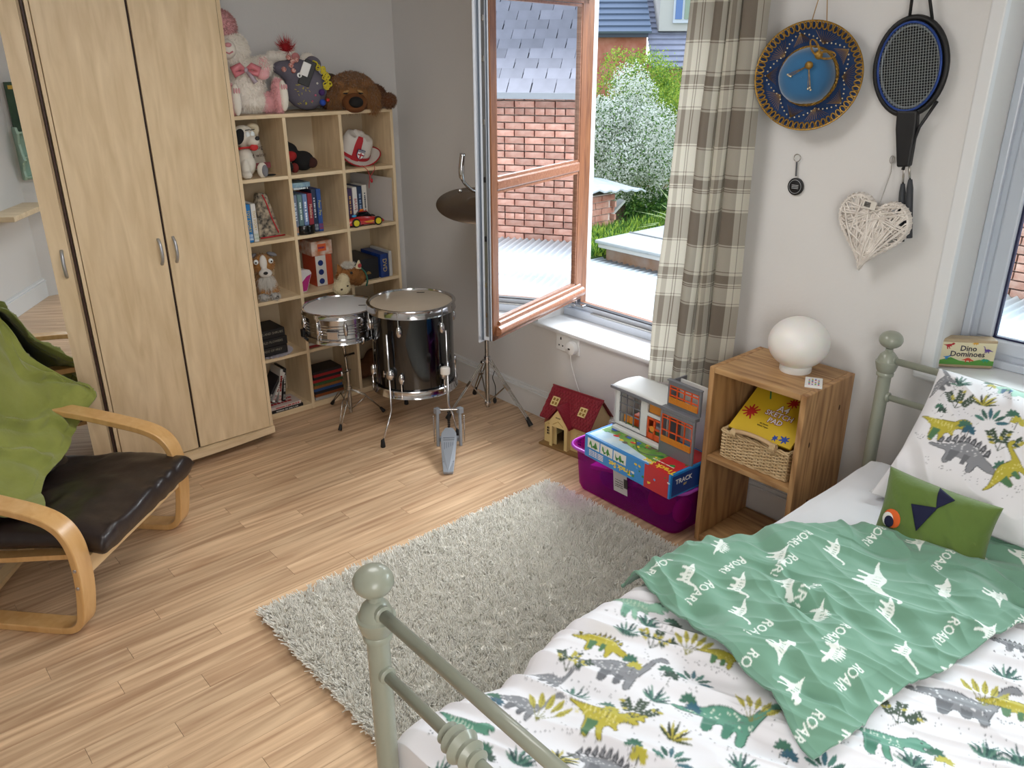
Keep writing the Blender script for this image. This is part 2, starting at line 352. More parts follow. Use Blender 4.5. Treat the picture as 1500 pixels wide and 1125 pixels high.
b = MB(); sbox(b, .0, SW-.004, SZ1-.062, SZ1, -.002, .006); sbox(b, 0, SW-.004, SZ0, SZ0+.03, -.002, .006); b.build('sash_rail_foil', M_OAKH, sash, bev=.002)
b = MB(); b.tube([sp(.0, SZ0+.045, -.006), sp(SW-.03, SZ0+.045, -.006)], .026, 14); b.tube([sp(.02, SZ0+.078, .0), sp(SW-.05, SZ0+.078, .0)], .013, 10); b.build('weather_bar', M_OAKH, sash, smooth='auto')
MIDZ = 1.44
b = MB(); sbox(b, .055, SW-.045, MIDZ-.026, MIDZ+.026, -.004, .03); b.build('glazing_bar', M_OAKH, sash, bev=.009)
b = MB()
for z0, z1 in ((SZ0+.09, MIDZ-.026), (MIDZ+.026, SZ1-.065)):
    for a in ((.062, SW-.05, z0-.001, z0+.011), (.062, SW-.05, z1-.011, z1), (.055, .072, z0, z1), (SW-.058, SW-.047, z0, z1)): sbox(b, *a, .001, .022)
b.build('sash_glazing_bead', M_OAKH, sash)
b = MB(); sbox(b, SW, SW+.0015, SZ0+.02, SZ1-.02, .022, .040); b.build('lock_strip', mat('grey steel lock strip', '8C8F93', .3, .8), sash)
b = MB(); sbox(b, SW, SW+.004, SZ0, SZ1, .010, .017); sbox(b, SW, SW+.004, SZ0, SZ1, .052, .060); b.build('sash_seal', mat('grey seal', '5A6470', .5), sash)
b = MB(); sbox(b, -.01, SW+.018, SZ0-.014, SZ1+.014, .060, .076); 
# the inner lip is a ring, not a sheet
b = MB()
for a in ((-.012, SW+.016, SZ0-.014, SZ0+.02), (-.012, SW+.016, SZ1-.02, SZ1+.014), (-.012, .03, SZ0, SZ1), (SW-.03, SW+.016, SZ0, SZ1)): sbox(b, *a, .062, .076)
b.build('sash_lip', M_UPVC, sash, bev=.003)
for z in (.83, .98, 1.2, 1.47, 1.72, 1.98, 2.14):
    b = MB(); sbox(b, SW+.001, SW+.006, z-.012, z+.012, .026, .036); b.build('locking_cam', M_BLACK if z in (1.2, 1.47) else M_CHROME2, sash, bev=.001)
def glass_mat(name, tint='F4FAFA', rough=0, ior=1.5):
    m = bpy.data.materials.new(name); m.use_nodes = True; t = m.node_tree; t.nodes.clear()
    out = t.nodes.new('ShaderNodeOutputMaterial'); g = t.nodes.new('ShaderNodeBsdfGlossy'); tr = t.nodes.new('ShaderNodeBsdfTransparent'); fz = t.nodes.new('ShaderNodeFresnel'); mx = t.nodes.new('ShaderNodeMixShader')
    g.inputs['Roughness'].default_value = rough; tr.inputs[0].default_value = lin(tint); fz.inputs[0].default_value = ior
    t.links.new(fz.outputs[0], mx.inputs[0]); t.links.new(tr.outputs[0], mx.inputs[1]); t.links.new(g.outputs[0], mx.inputs[2]); t.links.new(mx.outputs[0], out.inputs[0]); return m
M_GLASS = glass_mat('clear double glazing', ior=1.75)
for z0, z1 in ((SZ0+.09, MIDZ-.02), (MIDZ+.02, SZ1-.06)):
    b = MB(); sbox(b, .06, SW-.05, z0, z1, .014, .036); b.build('glass_pane', M_GLASS, sash)
b = MB(); b.obox((WX+.20, 3.10, .667), (.03, .07, .014)); b.obox((WX+.19, 3.15, .664), (.02, .05, .02)); b.tube([(WX+.2, 3.14, .66), (WX+.2, 3.14, .70)], .012, 8); b.build('hinge', M_CHROME, w1, bev=.002)
b = MB(); b.box(WX+.206, WX+.228, 2.25, 3.02, Z1a+.047, Z1a+.052); b.build('keep_strip', M_CHROME2, w1)
# window 2
w2 = thing('window_2', '', ''); del w2['label'], w2['category']; w2['kind'] = 'structure'; w2.location = (WX+.25, (Y2a+Y2b)/2, Z2a)
b = MB(); frame(b, WX+.235, WX+.31, Y2a, Y2b, Z2a, Z2b, .055); b.build('window_frame', M_UPVC, w2, bev=.005)
b = MB(); frame(b, WX+.21, WX+.235, Y2a, Y2b, Z2a, Z2b, .03); b.build('inner_rebate', M_UPVC, w2, bev=.005)
b = MB(); frame(b, WX+.225, WX+.27, Y2a+.05, Y2b-.05, Z2a+.05, Z2b-.05, .055); b.build('sash_frame', M_UPVC, w2, bev=.008)
b = MB(); frame(b, WX+.24, WX+.262, Y2a+.10, Y2b-.10, Z2a+.10, Z2b-.10, .012); b.build('frame_seal', mat('navy seal', '23264A', .5), w2)
b = MB(); b.box(WX+.246, WX+.256, Y2a+.11, Y2b-.11, Z2a+.11, Z2b-.11); b.build('glass_pane', glass_mat('side window glass', ior=1.45), w2)
b = MB(); b.box(WX-.006, WX+.035, Y2b-.003, Y2b+.045, Z2a, Z2b+.05); b.build('trim_3', M_TRIM, kind='structure', bev=.006)
b = MB(); cp_ = [(LX-.02, .275), (-.50, -.06), (-.50, -.5), (LX-.02, -.5)]
b.add([(x, y_, z) for z in (0, 2.62) for x, y_ in cp_], [(3, 2, 1, 0), (4, 5, 6, 7), (0, 1, 5, 4), (1, 2, 6, 5), (2, 3, 7, 6), (3, 0, 4, 7)]); b.build('wall_angled_added', M_WALL, kind='structure')  # made-up angled wall added to face the green rack towards the mirror
# socket, plug and white cable
so = thing('wall_socket', 'white double wall socket under the open window', 'socket', (WX, 2.98, .50))
b = MB(); b.box(WX-.010, WX, 2.895, 3.075, .462, .560); b.build('faceplate', M_WHITE, so, bev=.004)
for yy, z0, z1 in ((3.035, .525, .540), (3.048, .488, .496), (3.02, .488, .496)): MB().box(WX-.0115, WX-.009, yy-.004, yy+.004, z0, z1).build('pin_hole', M_BLACK, so)
for yy in (3.00, 2.965): MB().box(WX-.0125, WX-.010, yy-.008, yy+.008, .545, .556).build('switch', M_WHITE, so)
ch = thing('usb_charger', 'round white charger plugged into the wall socket', 'charger', (WX-.02, 2.955, .505))
b = MB(); b.lathe([(0, 0), (.036, 0), (.040, .006), (.036, .03), (.028, .034), (0, .035)], (WX-.012, 2.935, .505), (-1, 0, 0), 24); b.build('body', M_WHITE, ch, smooth='auto')
b = MB(); b.box(WX-.049, WX-.046, 2.928, 2.942, .500, .508); b.build('usb_port', M_BLACK, ch)
b = MB(); b.tube(smoothpath([(WX-.04, 2.93, .475), (WX-.035, 2.92, .40), (WX-.03, 2.87, .28), (WX-.028, 2.82, .19), (WX-.026, 2.78, .17), (WX-.03, 2.70, .10), (WX-.035, 2.66, .004)]), .0022, 6); tag(b.build('charger_cable', M_WHITE, smooth=True), 'thin white cable hanging from the round charger', 'cable')

# ================================================================ outside the window
M_BRICK = mat('red brick', 'A8705E', .85, noise_=(9, .9, 'C29A8A'), bump=(60, .4), rand=.22)
M_MORT = mat('pale mortar', 'C9BEB4', .9)
M_SLATE = mat('grey slate', '7A7B85', .55, noise_=(5, .6, '8A8B96'), rand=.14)
ow = MB().box(8.06, 8.3, -4, 4.4, -2.7, 1.53).build('neighbour_wall', M_MORT, label='red brick wall of the neighbouring house across the roof', cat='wall')
bmesh_ = MB().box(0, .06, 0, .221, 0, .064).build('brick', M_BRICK); bm_ = bmesh_.data; hm_ = MB().box(0, .06, 0, .104, 0, .064).build('brick', M_BRICK); hb_ = hm_.data
bpy.data.objects.remove(bmesh_); bpy.data.objects.remove(hm_)
cnt = 0; rest = MB()
for r in range(21):
    z = -.04+r*.078; half = r % 5 == 3; pitch = .118 if half else .236; yy = -.1+(0 if r % 2 else -.118)
    while yy < 3.4:
        near = (.75 < yy < 2.62)
        if cnt < 298 and near:
            o = bpy.data.objects.new('brick', hb_ if half else bm_); COL.objects.link(o); o.parent = ow; o.location = (8.0+random.uniform(-.004, .004), yy, z); cnt += 1
        else: rest.box(8.0, 8.06, yy, yy+pitch-.011, z, z+.068)
        yy += pitch
for r in range(21):
    z = -.04+r*.078
    for q in range(-17, 0): rest.box(8.0, 8.06, -.1+q*.236-(r % 2)*.118-.118, -.1+q*.236-(r % 2)*.118+.107, z, z+.068)
    for q in range(4): rest.box(8.0, 8.06, 3.45+q*.236, 3.45+q*.236+.225, z, z+.068)
rest.build('distant_bricks', M_BRICK, ow, kind='stuff')
ow2 = MB().box(7.9, 7.995, -4, 4.5, 1.535, 1.60).build('eaves_gutter', mat('grey fascia', '83878C', .5), label='grey eaves gutter below the slate roof opposite', cat='gutter')
sl = thing('slate_roof', 'grey slate roof of the neighbouring house opposite the windows', 'roof', (8.0, 1, 1.6))
pitch_a = radians(42); ex = Vector((cos(pitch_a), 0, sin(pitch_a))); nz = Vector((-sin(pitch_a), 0, cos(pitch_a)))
b = MB(); o0 = Vector((8.0, 0, 1.6)); b.add([o0+Vector((0, -4, 0)), o0+Vector((0, 4.5, 0)), o0+Vector((0, 4.5, 0))+ex*4, o0+Vector((0, -4, 0))+ex*4], [(0, 3, 2, 1)]); b.build('roof_deck', mat('dark roof felt', '3A3B40', .9), sl)
sb = MB(); R3 = Matrix((ex, Vector((0, 1, 0)), nz)).transposed(); tilt = Matrix.Rotation(radians(-3), 3, 'Y')
sb.obox((0, 0, 0), (.21, .262, .012), tilt); so_ = sb.build('roof_slate', M_SLATE); sm_ = so_.data; bpy.data.objects.remove(so_); cnt = 0; rest = MB()
for r in range(21):
    for q in range(-12, 16):
        c = o0+ex*(.08+r*.155)+Vector((0, q*.272+(r % 2)*.136+random.uniform(-.004, .004), 0))+nz*.014
        if cnt < 200 and 0.4 < c.y < 2.9:
            o = bpy.data.objects.new('roof_slate', sm_); COL.objects.link(o); o.parent = sl; o.matrix_basis = wm(sl).inverted() @ (Matrix.Translation(c) @ R3.to_4x4()); cnt += 1
        else: rest.obox(c, (.21, .262, .012), R3 @ tilt)
rest.build('distant_slates', M_SLATE, sl, kind='stuff')
# corrugated roof below the window
b = MB(); M_COR = mat('white corrugated sheet', 'C2CCD2', .32, noise_=(1.6, .6, 'A3AFB8'))
def corr(u, v):
    x = 3.45+u*2.9; y_ = -3+v*8.85; return (x, y_, .0+.016*sin(y_*2*pi/.076)+(x-3.45)*-.012)
b.grid(corr, 2, 117*8); 
def corr2(u, v):
    x = 6.35+u*1.64; y_ = -3+v*6.1; return (x, y_, -.035+.016*sin(y_*2*pi/.076))
b.grid(corr2, 1, 80*8)
tag(b.build('corrugated_roof', M_COR, smooth=True, solid=.004), 'white corrugated lean-to roof just below the open window', 'roof')
fr_ = thing('felt_roof_shed', 'flat grey felt-roofed outbuilding beyond the corrugated roof', 'shed', (7.1, 4.4, -2.6))
b = MB(); b.box(6.32, 7.9, 3.15, 5.72, -2.6, .10); b.build('walls', mat('weathered timber', '8C6A50', .8, noise_=(6, .5, '9F948C')), fr_)
b = MB(); b.box(6.25, 7.95, 3.1, 5.78, .10, .15); b.build('fascia', mat('pale fascia', 'B7B4AE', .6), fr_, bev=.01)
b = MB(); b.box(6.22, 7.97, 3.08, 5.80, .15, .185); b.build('felt', mat('pale grey felt', 'A3A6A6', .8, noise_=(2, .6, '8F9391')), fr_, bev=.01)
for xx in (6.75, 7.35): b = MB(); b.box(xx, xx+.025, 3.1, 5.79, .185, .195); b.build('felt_seam', mat('dark seam', '77797A', .8), fr_)
# shed with a polycarbonate roof
sh = thing('brick_shed', 'small red brick shed with a tattered grey sheet roof', 'shed', (6.5, 7.2, -2.6))
b = MB(); b.box(6.6, 7.5, 6.75, 9, -2.6, .42); b.build('walls', M_MORT, sh)
b = MB()
for r in range(31):
    z = -2.0+r*.078
    for q in range(4): b.box(6.62+q*.236-(r % 2)*.11+.0, 6.62+q*.236-(r % 2)*.11+.225, 6.73, 6.76, z, z+.066)
    for q in range(6): b.box(7.49, 7.52, 6.78+q*.236-(r % 2)*.11, 6.78+q*.236-(r % 2)*.11+.225, z, z+.066)
b.build('brickwork', M_BRICK, sh, kind='stuff')
b = MB()
def shr(u, v): return (5.6+u*2.38, 6.6+v*2.2, .52+.05*sin(u*3)+v*.16-u*.10+.012*sin(u*80)+(.04*noise.noise(Vector((u*9, v*5, 0))) if u > .6 else 0))
b.grid(shr, 60, 14); b.build('sheet_roof', mat('grey sheet', 'B6BEC4', .4, noise_=(3, .5, '8E979E')), sh, solid=.02)
b = MB(); b.lathe([(0.0, 0), (.55, 0), (.55, .95), (0, .95)], (6.75, 7.45, .58), (1, 0, 0), 20, sy=1, sx=.40); b.build('plastic_dome', mat('frosted dome', 'EDF3F5', .3), sh, smooth='auto')
b = MB(); b.bar((7.4, 7.2, -.35), (8.0, 7.0, .25), .14, .03); tag(b.build('timber_board', mat('bleached board', 'D9DAD8', .7)), 'pale loose board leaning beside the brick shed', 'board')
MB().box(3.4, 60, -20, 60, -2.8, -2.6).build('ground', mat('garden soil and grass', '55702F', .95, noise_=(1.2, 1, '7C9447')), kind='structure')
# grown plants made of leaves
def leaves(name, centres, count, size, cols, parent, seed=3, flat=.9, name2='foliage'):
    rng = np.random.default_rng(seed); C_ = np.array([c for c, r in centres], float); Rr = np.array([r if hasattr(r, '__len__') else (r,)*3 for c, r in centres], float)
    vol = Rr.prod(1)**(2/3); idx = rng.choice(len(C_), count, p=vol/vol.sum()); dv = rng.normal(0, 1, (count, 3)); dv /= np.linalg.norm(dv, axis=1)[:, None]
    rad = (flat+(1-flat)*rng.random((count, 1)))*(1+.14*rng.normal(0, 1, (count, 1))); P = C_[idx]+dv*Rr[idx]*rad
    nrm = dv+rng.normal(0, .6, (count, 3)); nrm /= np.linalg.norm(nrm, axis=1)[:, None]; a = np.cross(nrm, rng.normal(0, 1, (count, 3))); a /= np.linalg.norm(a, axis=1)[:, None]; bb = np.cross(nrm, a)
    s = size*(.6+.8*rng.random((count, 1))); V = np.stack([P-a*s, P+bb*s*.5, P+a*s, P-bb*s*.5], 1).reshape(-1, 3); Fq = np.arange(count*4).reshape(-1, 4)
    o = npmesh(name2, V, Fq, cols, parent); mi = rng.integers(0, len(cols), count); o.data.polygons.foreach_set('material_index', mi.astype(np.int32)); o['kind'] = 'stuff'; return o
def leafmat(name, c):
    m = mat(name, c, .6); t = m.node_tree; b_ = t.nodes['Principled BSDF']; ts = t.nodes.new('ShaderNodeBsdfTranslucent'); ts.inputs[0].default_value = lin(c); mx = t.nodes.new('ShaderNodeMixShader'); mx.inputs[0].default_value = .35
    t.links.new(b_.outputs[0], mx.inputs[1]); t.links.new(ts.outputs[0], mx.inputs[2]); t.links.new(mx.outputs[0], t.nodes['Material Output'].inputs[0]); return m
G1, G2, G3, G4 = leafmat('leaf mid', '6F9A3E'), leafmat('leaf dark', '3F6A2B'), leafmat('leaf lime', 'A9C34A'), leafmat('leaf yellow', 'C3CF58'); WB = leafmat('white blossom', 'F2F4EC')
def clump(cx, cy, cz, R, n, r, seed, sq=1.):
    rg = random.Random(seed); out = []
    for i in range(n):
        a = rg.uniform(0, 2*pi); e = rg.uniform(-1, 1); q = sqrt(1-e*e); k = rg.uniform(.3, 1)
        out.append(((cx+R*k*q*cos(a), cy+R*k*q*sin(a), cz+R*k*e*sq), r*rg.uniform(.7, 1.2)))
    return out
def tree(name, label, c, R, n, r, lv, cols, sz, seed, sq=1., cat='tree', group=None, trunk=True):
    t = thing(name, label, cat, (c[0], c[1], -2.6), group=group); cl = clump(*c, R, n, r, seed, sq); leaves('foliage', cl, lv, sz, cols, t, seed)
    if trunk:
        b = MB(); b.tube([(c[0], c[1], -2.6), (c[0]+.1, c[1], -1.2), (c[0], c[1]+.1, c[2])], [.16, .12, .05], 8)
        for i in range(6): p = cl[i][0]; b.tube([(c[0]+.05, c[1], c[2]-R*.6), p], [.05, .015], 5)
        b.build('trunk', mat('bark', '5B4A3A', .9), t)
    return t
tw = tree('hawthorn_tree', 'white-blossomed bush tree beyond the shed roof', (10.30, 9.05, .55), .92, 60, .30, 80000, [WB, WB, G1, WB, WB, G2, WB], .020, 11, 1.2)
tree('garden_tree', 'tall lime-green tree behind the blossoming bush', (13.1, 10.6, .65), 1.35, 60, .42, 60000, [G3, G1, G4, G3, G1, G3], .026, 12, 1.15)
tree('dark_shrub', 'dark green shrub below the white blossom', (11.2, 8.6, -.75), 1.15, 24, .5, 22000, [G2, G1, G2], .030, 13, .7, cat='shrub', trunk=False)
tree('young_shrub', 'bright green young shrub close to the window frame', (5.75, 6.15, .15), .34, 16, .14, 2600, [G3, G1], .030, 14, 1.9, cat='shrub', trunk=False)
tree('ivy_clump', 'low ivy clump growing against the brick shed', (7.6, 6.9, -.45), .42, 14, .2, 2200, [G2, G1], .04, 15, .5, cat='shrub', trunk=False)
tree('far_hedge', 'dense hedge along the end of the garden', (14.5, 8.2, -.7), 2.3, 40, .8, 26000, [G2, G1, G3], .05, 16, .55, cat='hedge', trunk=False)
tree('side_hedge', 'hedge filling the garden behind the blossoming tree', (10.2, 12.2, -.6), 2.4, 40, .8, 26000, [G2, G1, G3], .05, 19, .6, cat='hedge', trunk=False)
def grassblades(name, label, x0, x1, y0, y1, z, n, h, cols, cat='grass'):
    rng = np.random.default_rng(5); P = np.stack([rng.uniform(x0, x1, n), rng.uniform(y0, y1, n), np.full(n, z)], 1); d = rng.normal(0, .35, (n, 3)); d[:, 2] = 1; s = rng.normal(0, 1, (n, 3)); s[:, 2] = 0; s *= .012
    V = np.stack([P-s, P+s, P+d*h*rng.uniform(.6, 1.2, (n, 1))], 1).reshape(-1, 3); o = npmesh(name, V, np.arange(3*n).reshape(-1, 3), cols); o.data.polygons.foreach_set('material_index', rng.integers(0, len(cols), n).astype(np.int32))
    tag(o, label, cat, kind='stuff'); return o
MB().box(6.2, 9.5, 5.85, 6.72, -2.6, -.02).build('garden_bank', mat('planted bank', '5E7A36', .95, noise_=(6, 1, '4A6429')), label='raised planted bank between the outbuilding and the brick shed', cat='bank')
grassblades('long_grass', 'long grass and weeds on the bank beyond the felt roof', 6.2, 9.5, 5.85, 6.72, -.02, 7000, .12, [G1, G3, G2])
yu = thing('yucca', 'spiky pale green yucca beside the felt-roofed outbuilding', 'plant', (8.1, 6.05, -.1)); b = MB(); rg = random.Random(4)
for i in range(70):
    a = rg.uniform(0, 2*pi); e = rg.uniform(.15, 1.45); L = rg.uniform(.55, .85); dd = Vector((cos(a)*cos(e), sin(a)*cos(e), sin(e))); s = dd.cross(Vector((0, 0, 1))).normalized()*.02; p = Vector((8.1, 6.05, -.02)); q = p+dd*L*.6; r_ = p+dd*L+Vector((0, 0, -.10*cos(e)))
    b.add([p-s, p+s, q+s, q-s, r_], [(0, 1, 2, 3), (3, 2, 4)])
b.build('spikes', [leafmat('yucca', 'B4C78B')], yu)
# far houses
fh = thing('terraced_house', 'brick house with blue-grey tiled roof and skylight behind the garden trees', 'house', (22.5, 21, -2.6))
M_FB = mat('far brick', 'B06A55', .9, noise_=(3, .7, 'C98F7D')); e1 = Vector((.77, -.64, 0)); e2 = Vector((.64, .77, 0)); O = Vector((20.4, 22.6, 0))
def fr2(a, b_, z): return O+e1*a+e2*b_+Vector((0, 0, z))
def fbox(b, a0, a1, b0, b1, z0, z1):
    P = [fr2(a, q, z) for z in (z0, z1) for q in (b0, b1) for a in (a0, a1)]
    return b.add(P, [(0, 2, 3, 1), (4, 5, 7, 6), (0, 1, 5, 4), (2, 6, 7, 3), (0, 4, 6, 2), (1, 3, 7, 5)])
b = MB(); fbox(b, -3, 4.2, 0, 5, -2.6, 2.55); b.build('walls', M_FB, fh)
b = MB(); fbox(b, .25, 1.25, -.06, .02, 1.0, 2.1); b.build('window', M_UPVC, fh)
b = MB(); fbox(b, -3, 4.2, -.25, .0, 2.5, 2.66); b.build('gutter', mat('dark gutter', '3B4452', .5), fh)
M_FT = mat('blue-grey tiles', '6E7C92', .5); 
def rooft(b, a0, a1, b0, z0, L, ang, rows):
    ex_ = e2*cos(ang)+Vector((0, 0, sin(ang))); up = -e2*sin(ang)+Vector((0, 0, cos(ang)))
    for r in range(rows):
        p = fr2(0, b0, z0)+ex_*(L*r/rows); q = p+ex_*(L/rows*1.08)
        A = [p+e1*a0+up*.09, p+e1*a1+up*.09, q+e1*a1+up*.02, q+e1*a0+up*.02, p+e1*a0-up*.0, p+e1*a1]
        b.add(A, [(0, 1, 2, 3), (4, 5, 1, 0)])
b = MB(); rooft(b, -3.2, 4.3, -.3, 2.62, 5.5, radians(40), 18); b.build('tiled_roof', M_FT, fh)
b = MB(); ang = radians(40); q = fr2(1.95, .55, 3.38); xx = e2*cos(ang)+Vector((0, 0, sin(ang))); up = -e2*sin(ang)+Vector((0, 0, cos(ang)))
b.prism([(0, 0), (.5, 0), (.5, .9), (0, .9)], q+up*.16, e1, xx, .15); b.build('skylight', M_UPVC, fh)
fh2 = thing('dormer_house', 'slate-roofed house with a white-framed dormer window behind the trees', 'house', (24, 18, -2.6))
b = MB(); fbox(b, 4.2, 14, -.6, 5, -2.6, 1.6); b.build('walls', M_FB, fh2)
b = MB(); rooft(b, 4.25, 14, -.9, 1.5, 7, radians(42), 26); b.build('slate_roof', mat('lilac slates', '8F93A6', .5, noise_=(2, .6, 'A7AABB')), fh2)
DZ = 2.95
b = MB(); fbox(b, 4.62, 5.72, .1, 3, DZ-.25, DZ+2.4); b.build('dormer_cheek', mat('grey render', 'C4C2BE', .8), fh2)
b = MB(); fbox(b, 5.08, 5.74, .0, .12, DZ+.0, DZ+1.2); b.build('dormer_window', M_UPVC, fh2)
for k, c in ((5.14, '5F7FB8'), (5.45, '8FA08F')):
    b = MB(); fbox(b, k, k+.23, -.03, .02, DZ+.12, DZ+1.0); b.build('window_pane', mat('dormer pane '+c, c, .2), fh2)
# ================================================================ wardrobe
DY = 3.97; WT = 2.36
wd = thing('wardrobe', 'tall maple wardrobe with plain double doors and a mirrored side section', 'wardrobe', (1.27, 4.2, 0))
b = MB(); b.box(.855, .875, DY+.02, 4.53, .05, WT); b.box(1.672, 1.692, DY-.002, 4.53, .05, WT); b.box(.855, 1.692, DY+.02, 4.53, WT-.02, WT); b.box(.855, 1.692, 4.51, 4.53, .05, WT); b.box(.875, 1.672, DY+.02, 4.51, .09, .11)
b.build('carcass', M_MAPLE, wd)
b = MB(); pl = [(.80, DY+.02), (.80, DY-.01)]+[(.80+.895*i/16, DY-.012-.034*sin(pi*i/16)) for i in range(1, 17)]+[(1.695, DY+.02)]
b.add([(x, y_, .045) for x, y_ in pl]+[(x, y_, .083) for x, y_ in pl], [tuple(reversed(range(len(pl)))), tuple(range(len(pl), 2*len(pl)))]+[(i, (i+1) % len(pl), len(pl)+(i+1) % len(pl), len(pl)+i) for i in range(len(pl))])
b.build('plinth', M_MAPLEX, wd)
b = MB(); b.box(.870, .8765, DY-.004, DY+.02, .083, WT); b.build('side_gap_shade', mat('dark gap shade', '3A2018', .5), wd)  # dark strip painted as the shade in the gap beside the mirror section
b = MB(); b.box(.882, .897, DY-.008, DY+.02, .083, WT); b.build('front_stile', M_MAPLE, wd)
handle_mat = mat('satin aluminium', 'B9BCC2', .35, .7)
def handle(b, x, y0, z0, z1, dx=(1, 0), nrm=(0, -1)):
    P = []
    for i in range(9):
        t = i/8; z = z0+(z1-z0)*t; q = .030*sin(pi*min(max(t, 0), 1))**.6
        P.append((x+nrm[0]*q, y0+nrm[1]*q, z))
    b.tube(P, [.0075]*9, 8)
for x0, x1, hx in ((.900, 1.268, 1.262-.022), (1.279, 1.669, 1.31)):
    dr = MB().box(x0, x1, DY-.012, DY+.008, .088, WT-.004).build('door', M_MAPLE, wd, bev=.002)
    b = MB(); handle(b, hx, DY-.010, 1.075, 1.195); b.build('door_handle', handle_mat, dr, smooth=True)
b = MB(); b.box(1.268, 1.279, DY-.002, DY+.006, .088, WT); b.box(1.669, 1.6725, DY-.005, DY, .088, WT); b.build('door_gap', mat('dark gap', '2A1710', .7), wd)
for cx_, cy_ in ((1.64, 4.05), (1.64, 4.45), (.92, 4.1), (.92, 4.45)):
    b = MB(); b.lathe([(.02, 0), (.025, .01), (.025, .045)], (cx_, cy_, 0)); b.build('foot', M_BLACK, wd)
# angled side section with the long mirror
A0 = Vector((.862, DY-.004, 0)); ad_ = Vector((-.956, .292, 0)).normalized(); an_ = Vector((-.292, -.956, 0)).normalized()
def aP(a, k, z): return A0+ad_*a+an_*k+Vector((0, 0, z))
def abox(b, a0, a1, k0, k1, z0, z1):
    P = [aP(a, k, z) for z in (z0, z1) for k in (k0, k1) for a in (a0, a1)]
    return b.add(P, [(0, 2, 3, 1), (4, 5, 7, 6), (0, 1, 5, 4), (2, 6, 7, 3), (0, 4, 6, 2), (1, 3, 7, 5)])
md = abox(MB(), .006, .50, -.018, -.001, .09, WT-.004).build('mirror_door', M_MAPLE, wd, bev=.002)
b = MB(); abox(b, .083, .47, -.002, .001, .15, WT-.06); b.build('mirror_glass', mat('silvered mirror', 'EEF3F6', .01, 1), md, label='tall mirror glass set in the side door')
hp = aP(.035, 0, 0); b = MB(); handle(b, hp.x, hp.y, 1.08, 1.20, nrm=(an_.x, an_.y)); b.build('door_handle', handle_mat, md, smooth=True)
b = MB(); abox(b, .02, .50, -.52, -.02, .05, .085); b.build('side_plinth', M_MAPLEX, wd)
# things on the left wall and the added angled wall (seen in the mirror)
gs = thing('wall_shelf_rack', 'sage green scalloped wall rack reflected in the wardrobe mirror', 'shelf', (LX, -.1, 1.0)); M_SAGE = mat('sage green paint', 'A9C6B4', .5)
side = [(0, 0), (.05, 0), (.09, .03), (.07, .08), (.10, .14), (.16, .17), (.12, .22), (.09, .30), (.12, .38), (.09, .43), (0, .43)]
CA = Vector((LX-.02, .275, 0)); cd_ = (Vector((-.50, -.06, 0))-CA).normalized(); cn_ = Vector((-cd_.y, cd_.x, 0)); CA = CA+cd_*.06
def cP(a, k, z): return CA+cd_*a+cn_*k+Vector((0, 0, z))
def cbox(b, a0, a1, k0, k1, z0, z1):
    P = [cP(a, k, z) for z in (z0, z1) for k in (k0, k1) for a in (a0, a1)]
    return b.add(P, [(0, 2, 3, 1), (4, 5, 7, 6), (0, 1, 5, 4), (2, 6, 7, 3), (0, 4, 6, 2), (1, 3, 7, 5)])
gs.location = cP(.2, 0, 1.02)
for a_ in (0, .40): b = MB(); b.prism([(x, y_) for x, y_ in side], cP(a_+.009, 0, 1.02), cn_, (0, 0, 1), .018); b.build('scalloped_side', M_SAGE, gs)
for z in (1.04, 1.20, 1.40): b = MB(); cbox(b, 0, .40, 0, .085, z, z+.014); b.build('shelf_board', M_SAGE, gs)
b = MB(); cbox(b, 0, .40, 0, .006, 1.02, 1.43); b.build('back_board', M_SAGE, gs)
bk = thing('standing_book', 'dark green picture book standing on the sage green rack', 'book', cP(.15, .03, 1.416))
b = MB(); cbox(b, .0, .32, .02, .045, 1.415, 1.80); b.build('cover', mat('dark green cover', '1F3B26', .4, noise_=(9, .7, '3B5A3A')), bk, bev=.002)
b = MB(); cbox(b, .02, .3, .045, .047, 1.745, 1.775); b.build('title_band', mat('yellow band', 'C9A53C', .5), bk)
b = MB(); cbox(b, .06, .2, .045, .047, 1.715, 1.73); b.build('title_line', mat('light blue line', '6FB0C8', .5), bk)
for a_, z, r in ((.07, 1.62, .04), (.13, 1.58, .05), (.19, 1.53, .04)): b = MB(); b.ball(cP(a_, .047, z), (.012, .012, r), 10); b.ball(cP(a_+.02, .047, z-.02), (r*.7, r*.7, .02), 10); b.build('purple_creature', mat('purple print', '6B5AA0', .5), bk, smooth=True, kind='stuff')
b = MB(); b.box(LX, LX+.22, .30, 1.0, .80, .84); tag(b.build('floating_shelf', M_MAPLEX, bev=.002), 'pale wood floating shelf below the sage green rack in the mirror', 'shelf')
# ================================================================ cube bookcase
SX0, SX1, SY0, SY1 = 1.72, 2.752, 4.206, 4.528; SZ = [.015, .355, .695, 1.032, 1.368, 1.688]; SD = [1.72, 2.055, 2.392, 2.732]; TB = .019
bc = thing('cube_bookcase', 'pale maple cube bookcase three cells wide beside the wardrobe', 'bookcase', (2.236, 4.36, 0))
for z in SZ: b = MB(); b.box(SX0, SX1, SY0+.002, SY1-.006, z-TB*0, z+TB); b.build('shelf_board', M_MAPLEX, bc, bev=.0012)
for i, x in enumerate(SD): b = MB(); b.box(x, x+TB, SY0, SY1-.006, 0, 1.688); b.build('side_panel' if i in (0, 3) else 'divider', M_MAPLE, bc, bev=.0012)
MB().box(SX0+.01, SX1-.01, SY1-.006, SY1, .0, 1.70).build('back_panel', mat('maple backing', 'CDBC9F', .6), bc)
MB().box(SX0, SX1, SY0+.006, SY0+.02, 0, .02).build('plinth', M_MAPLEX, bc)
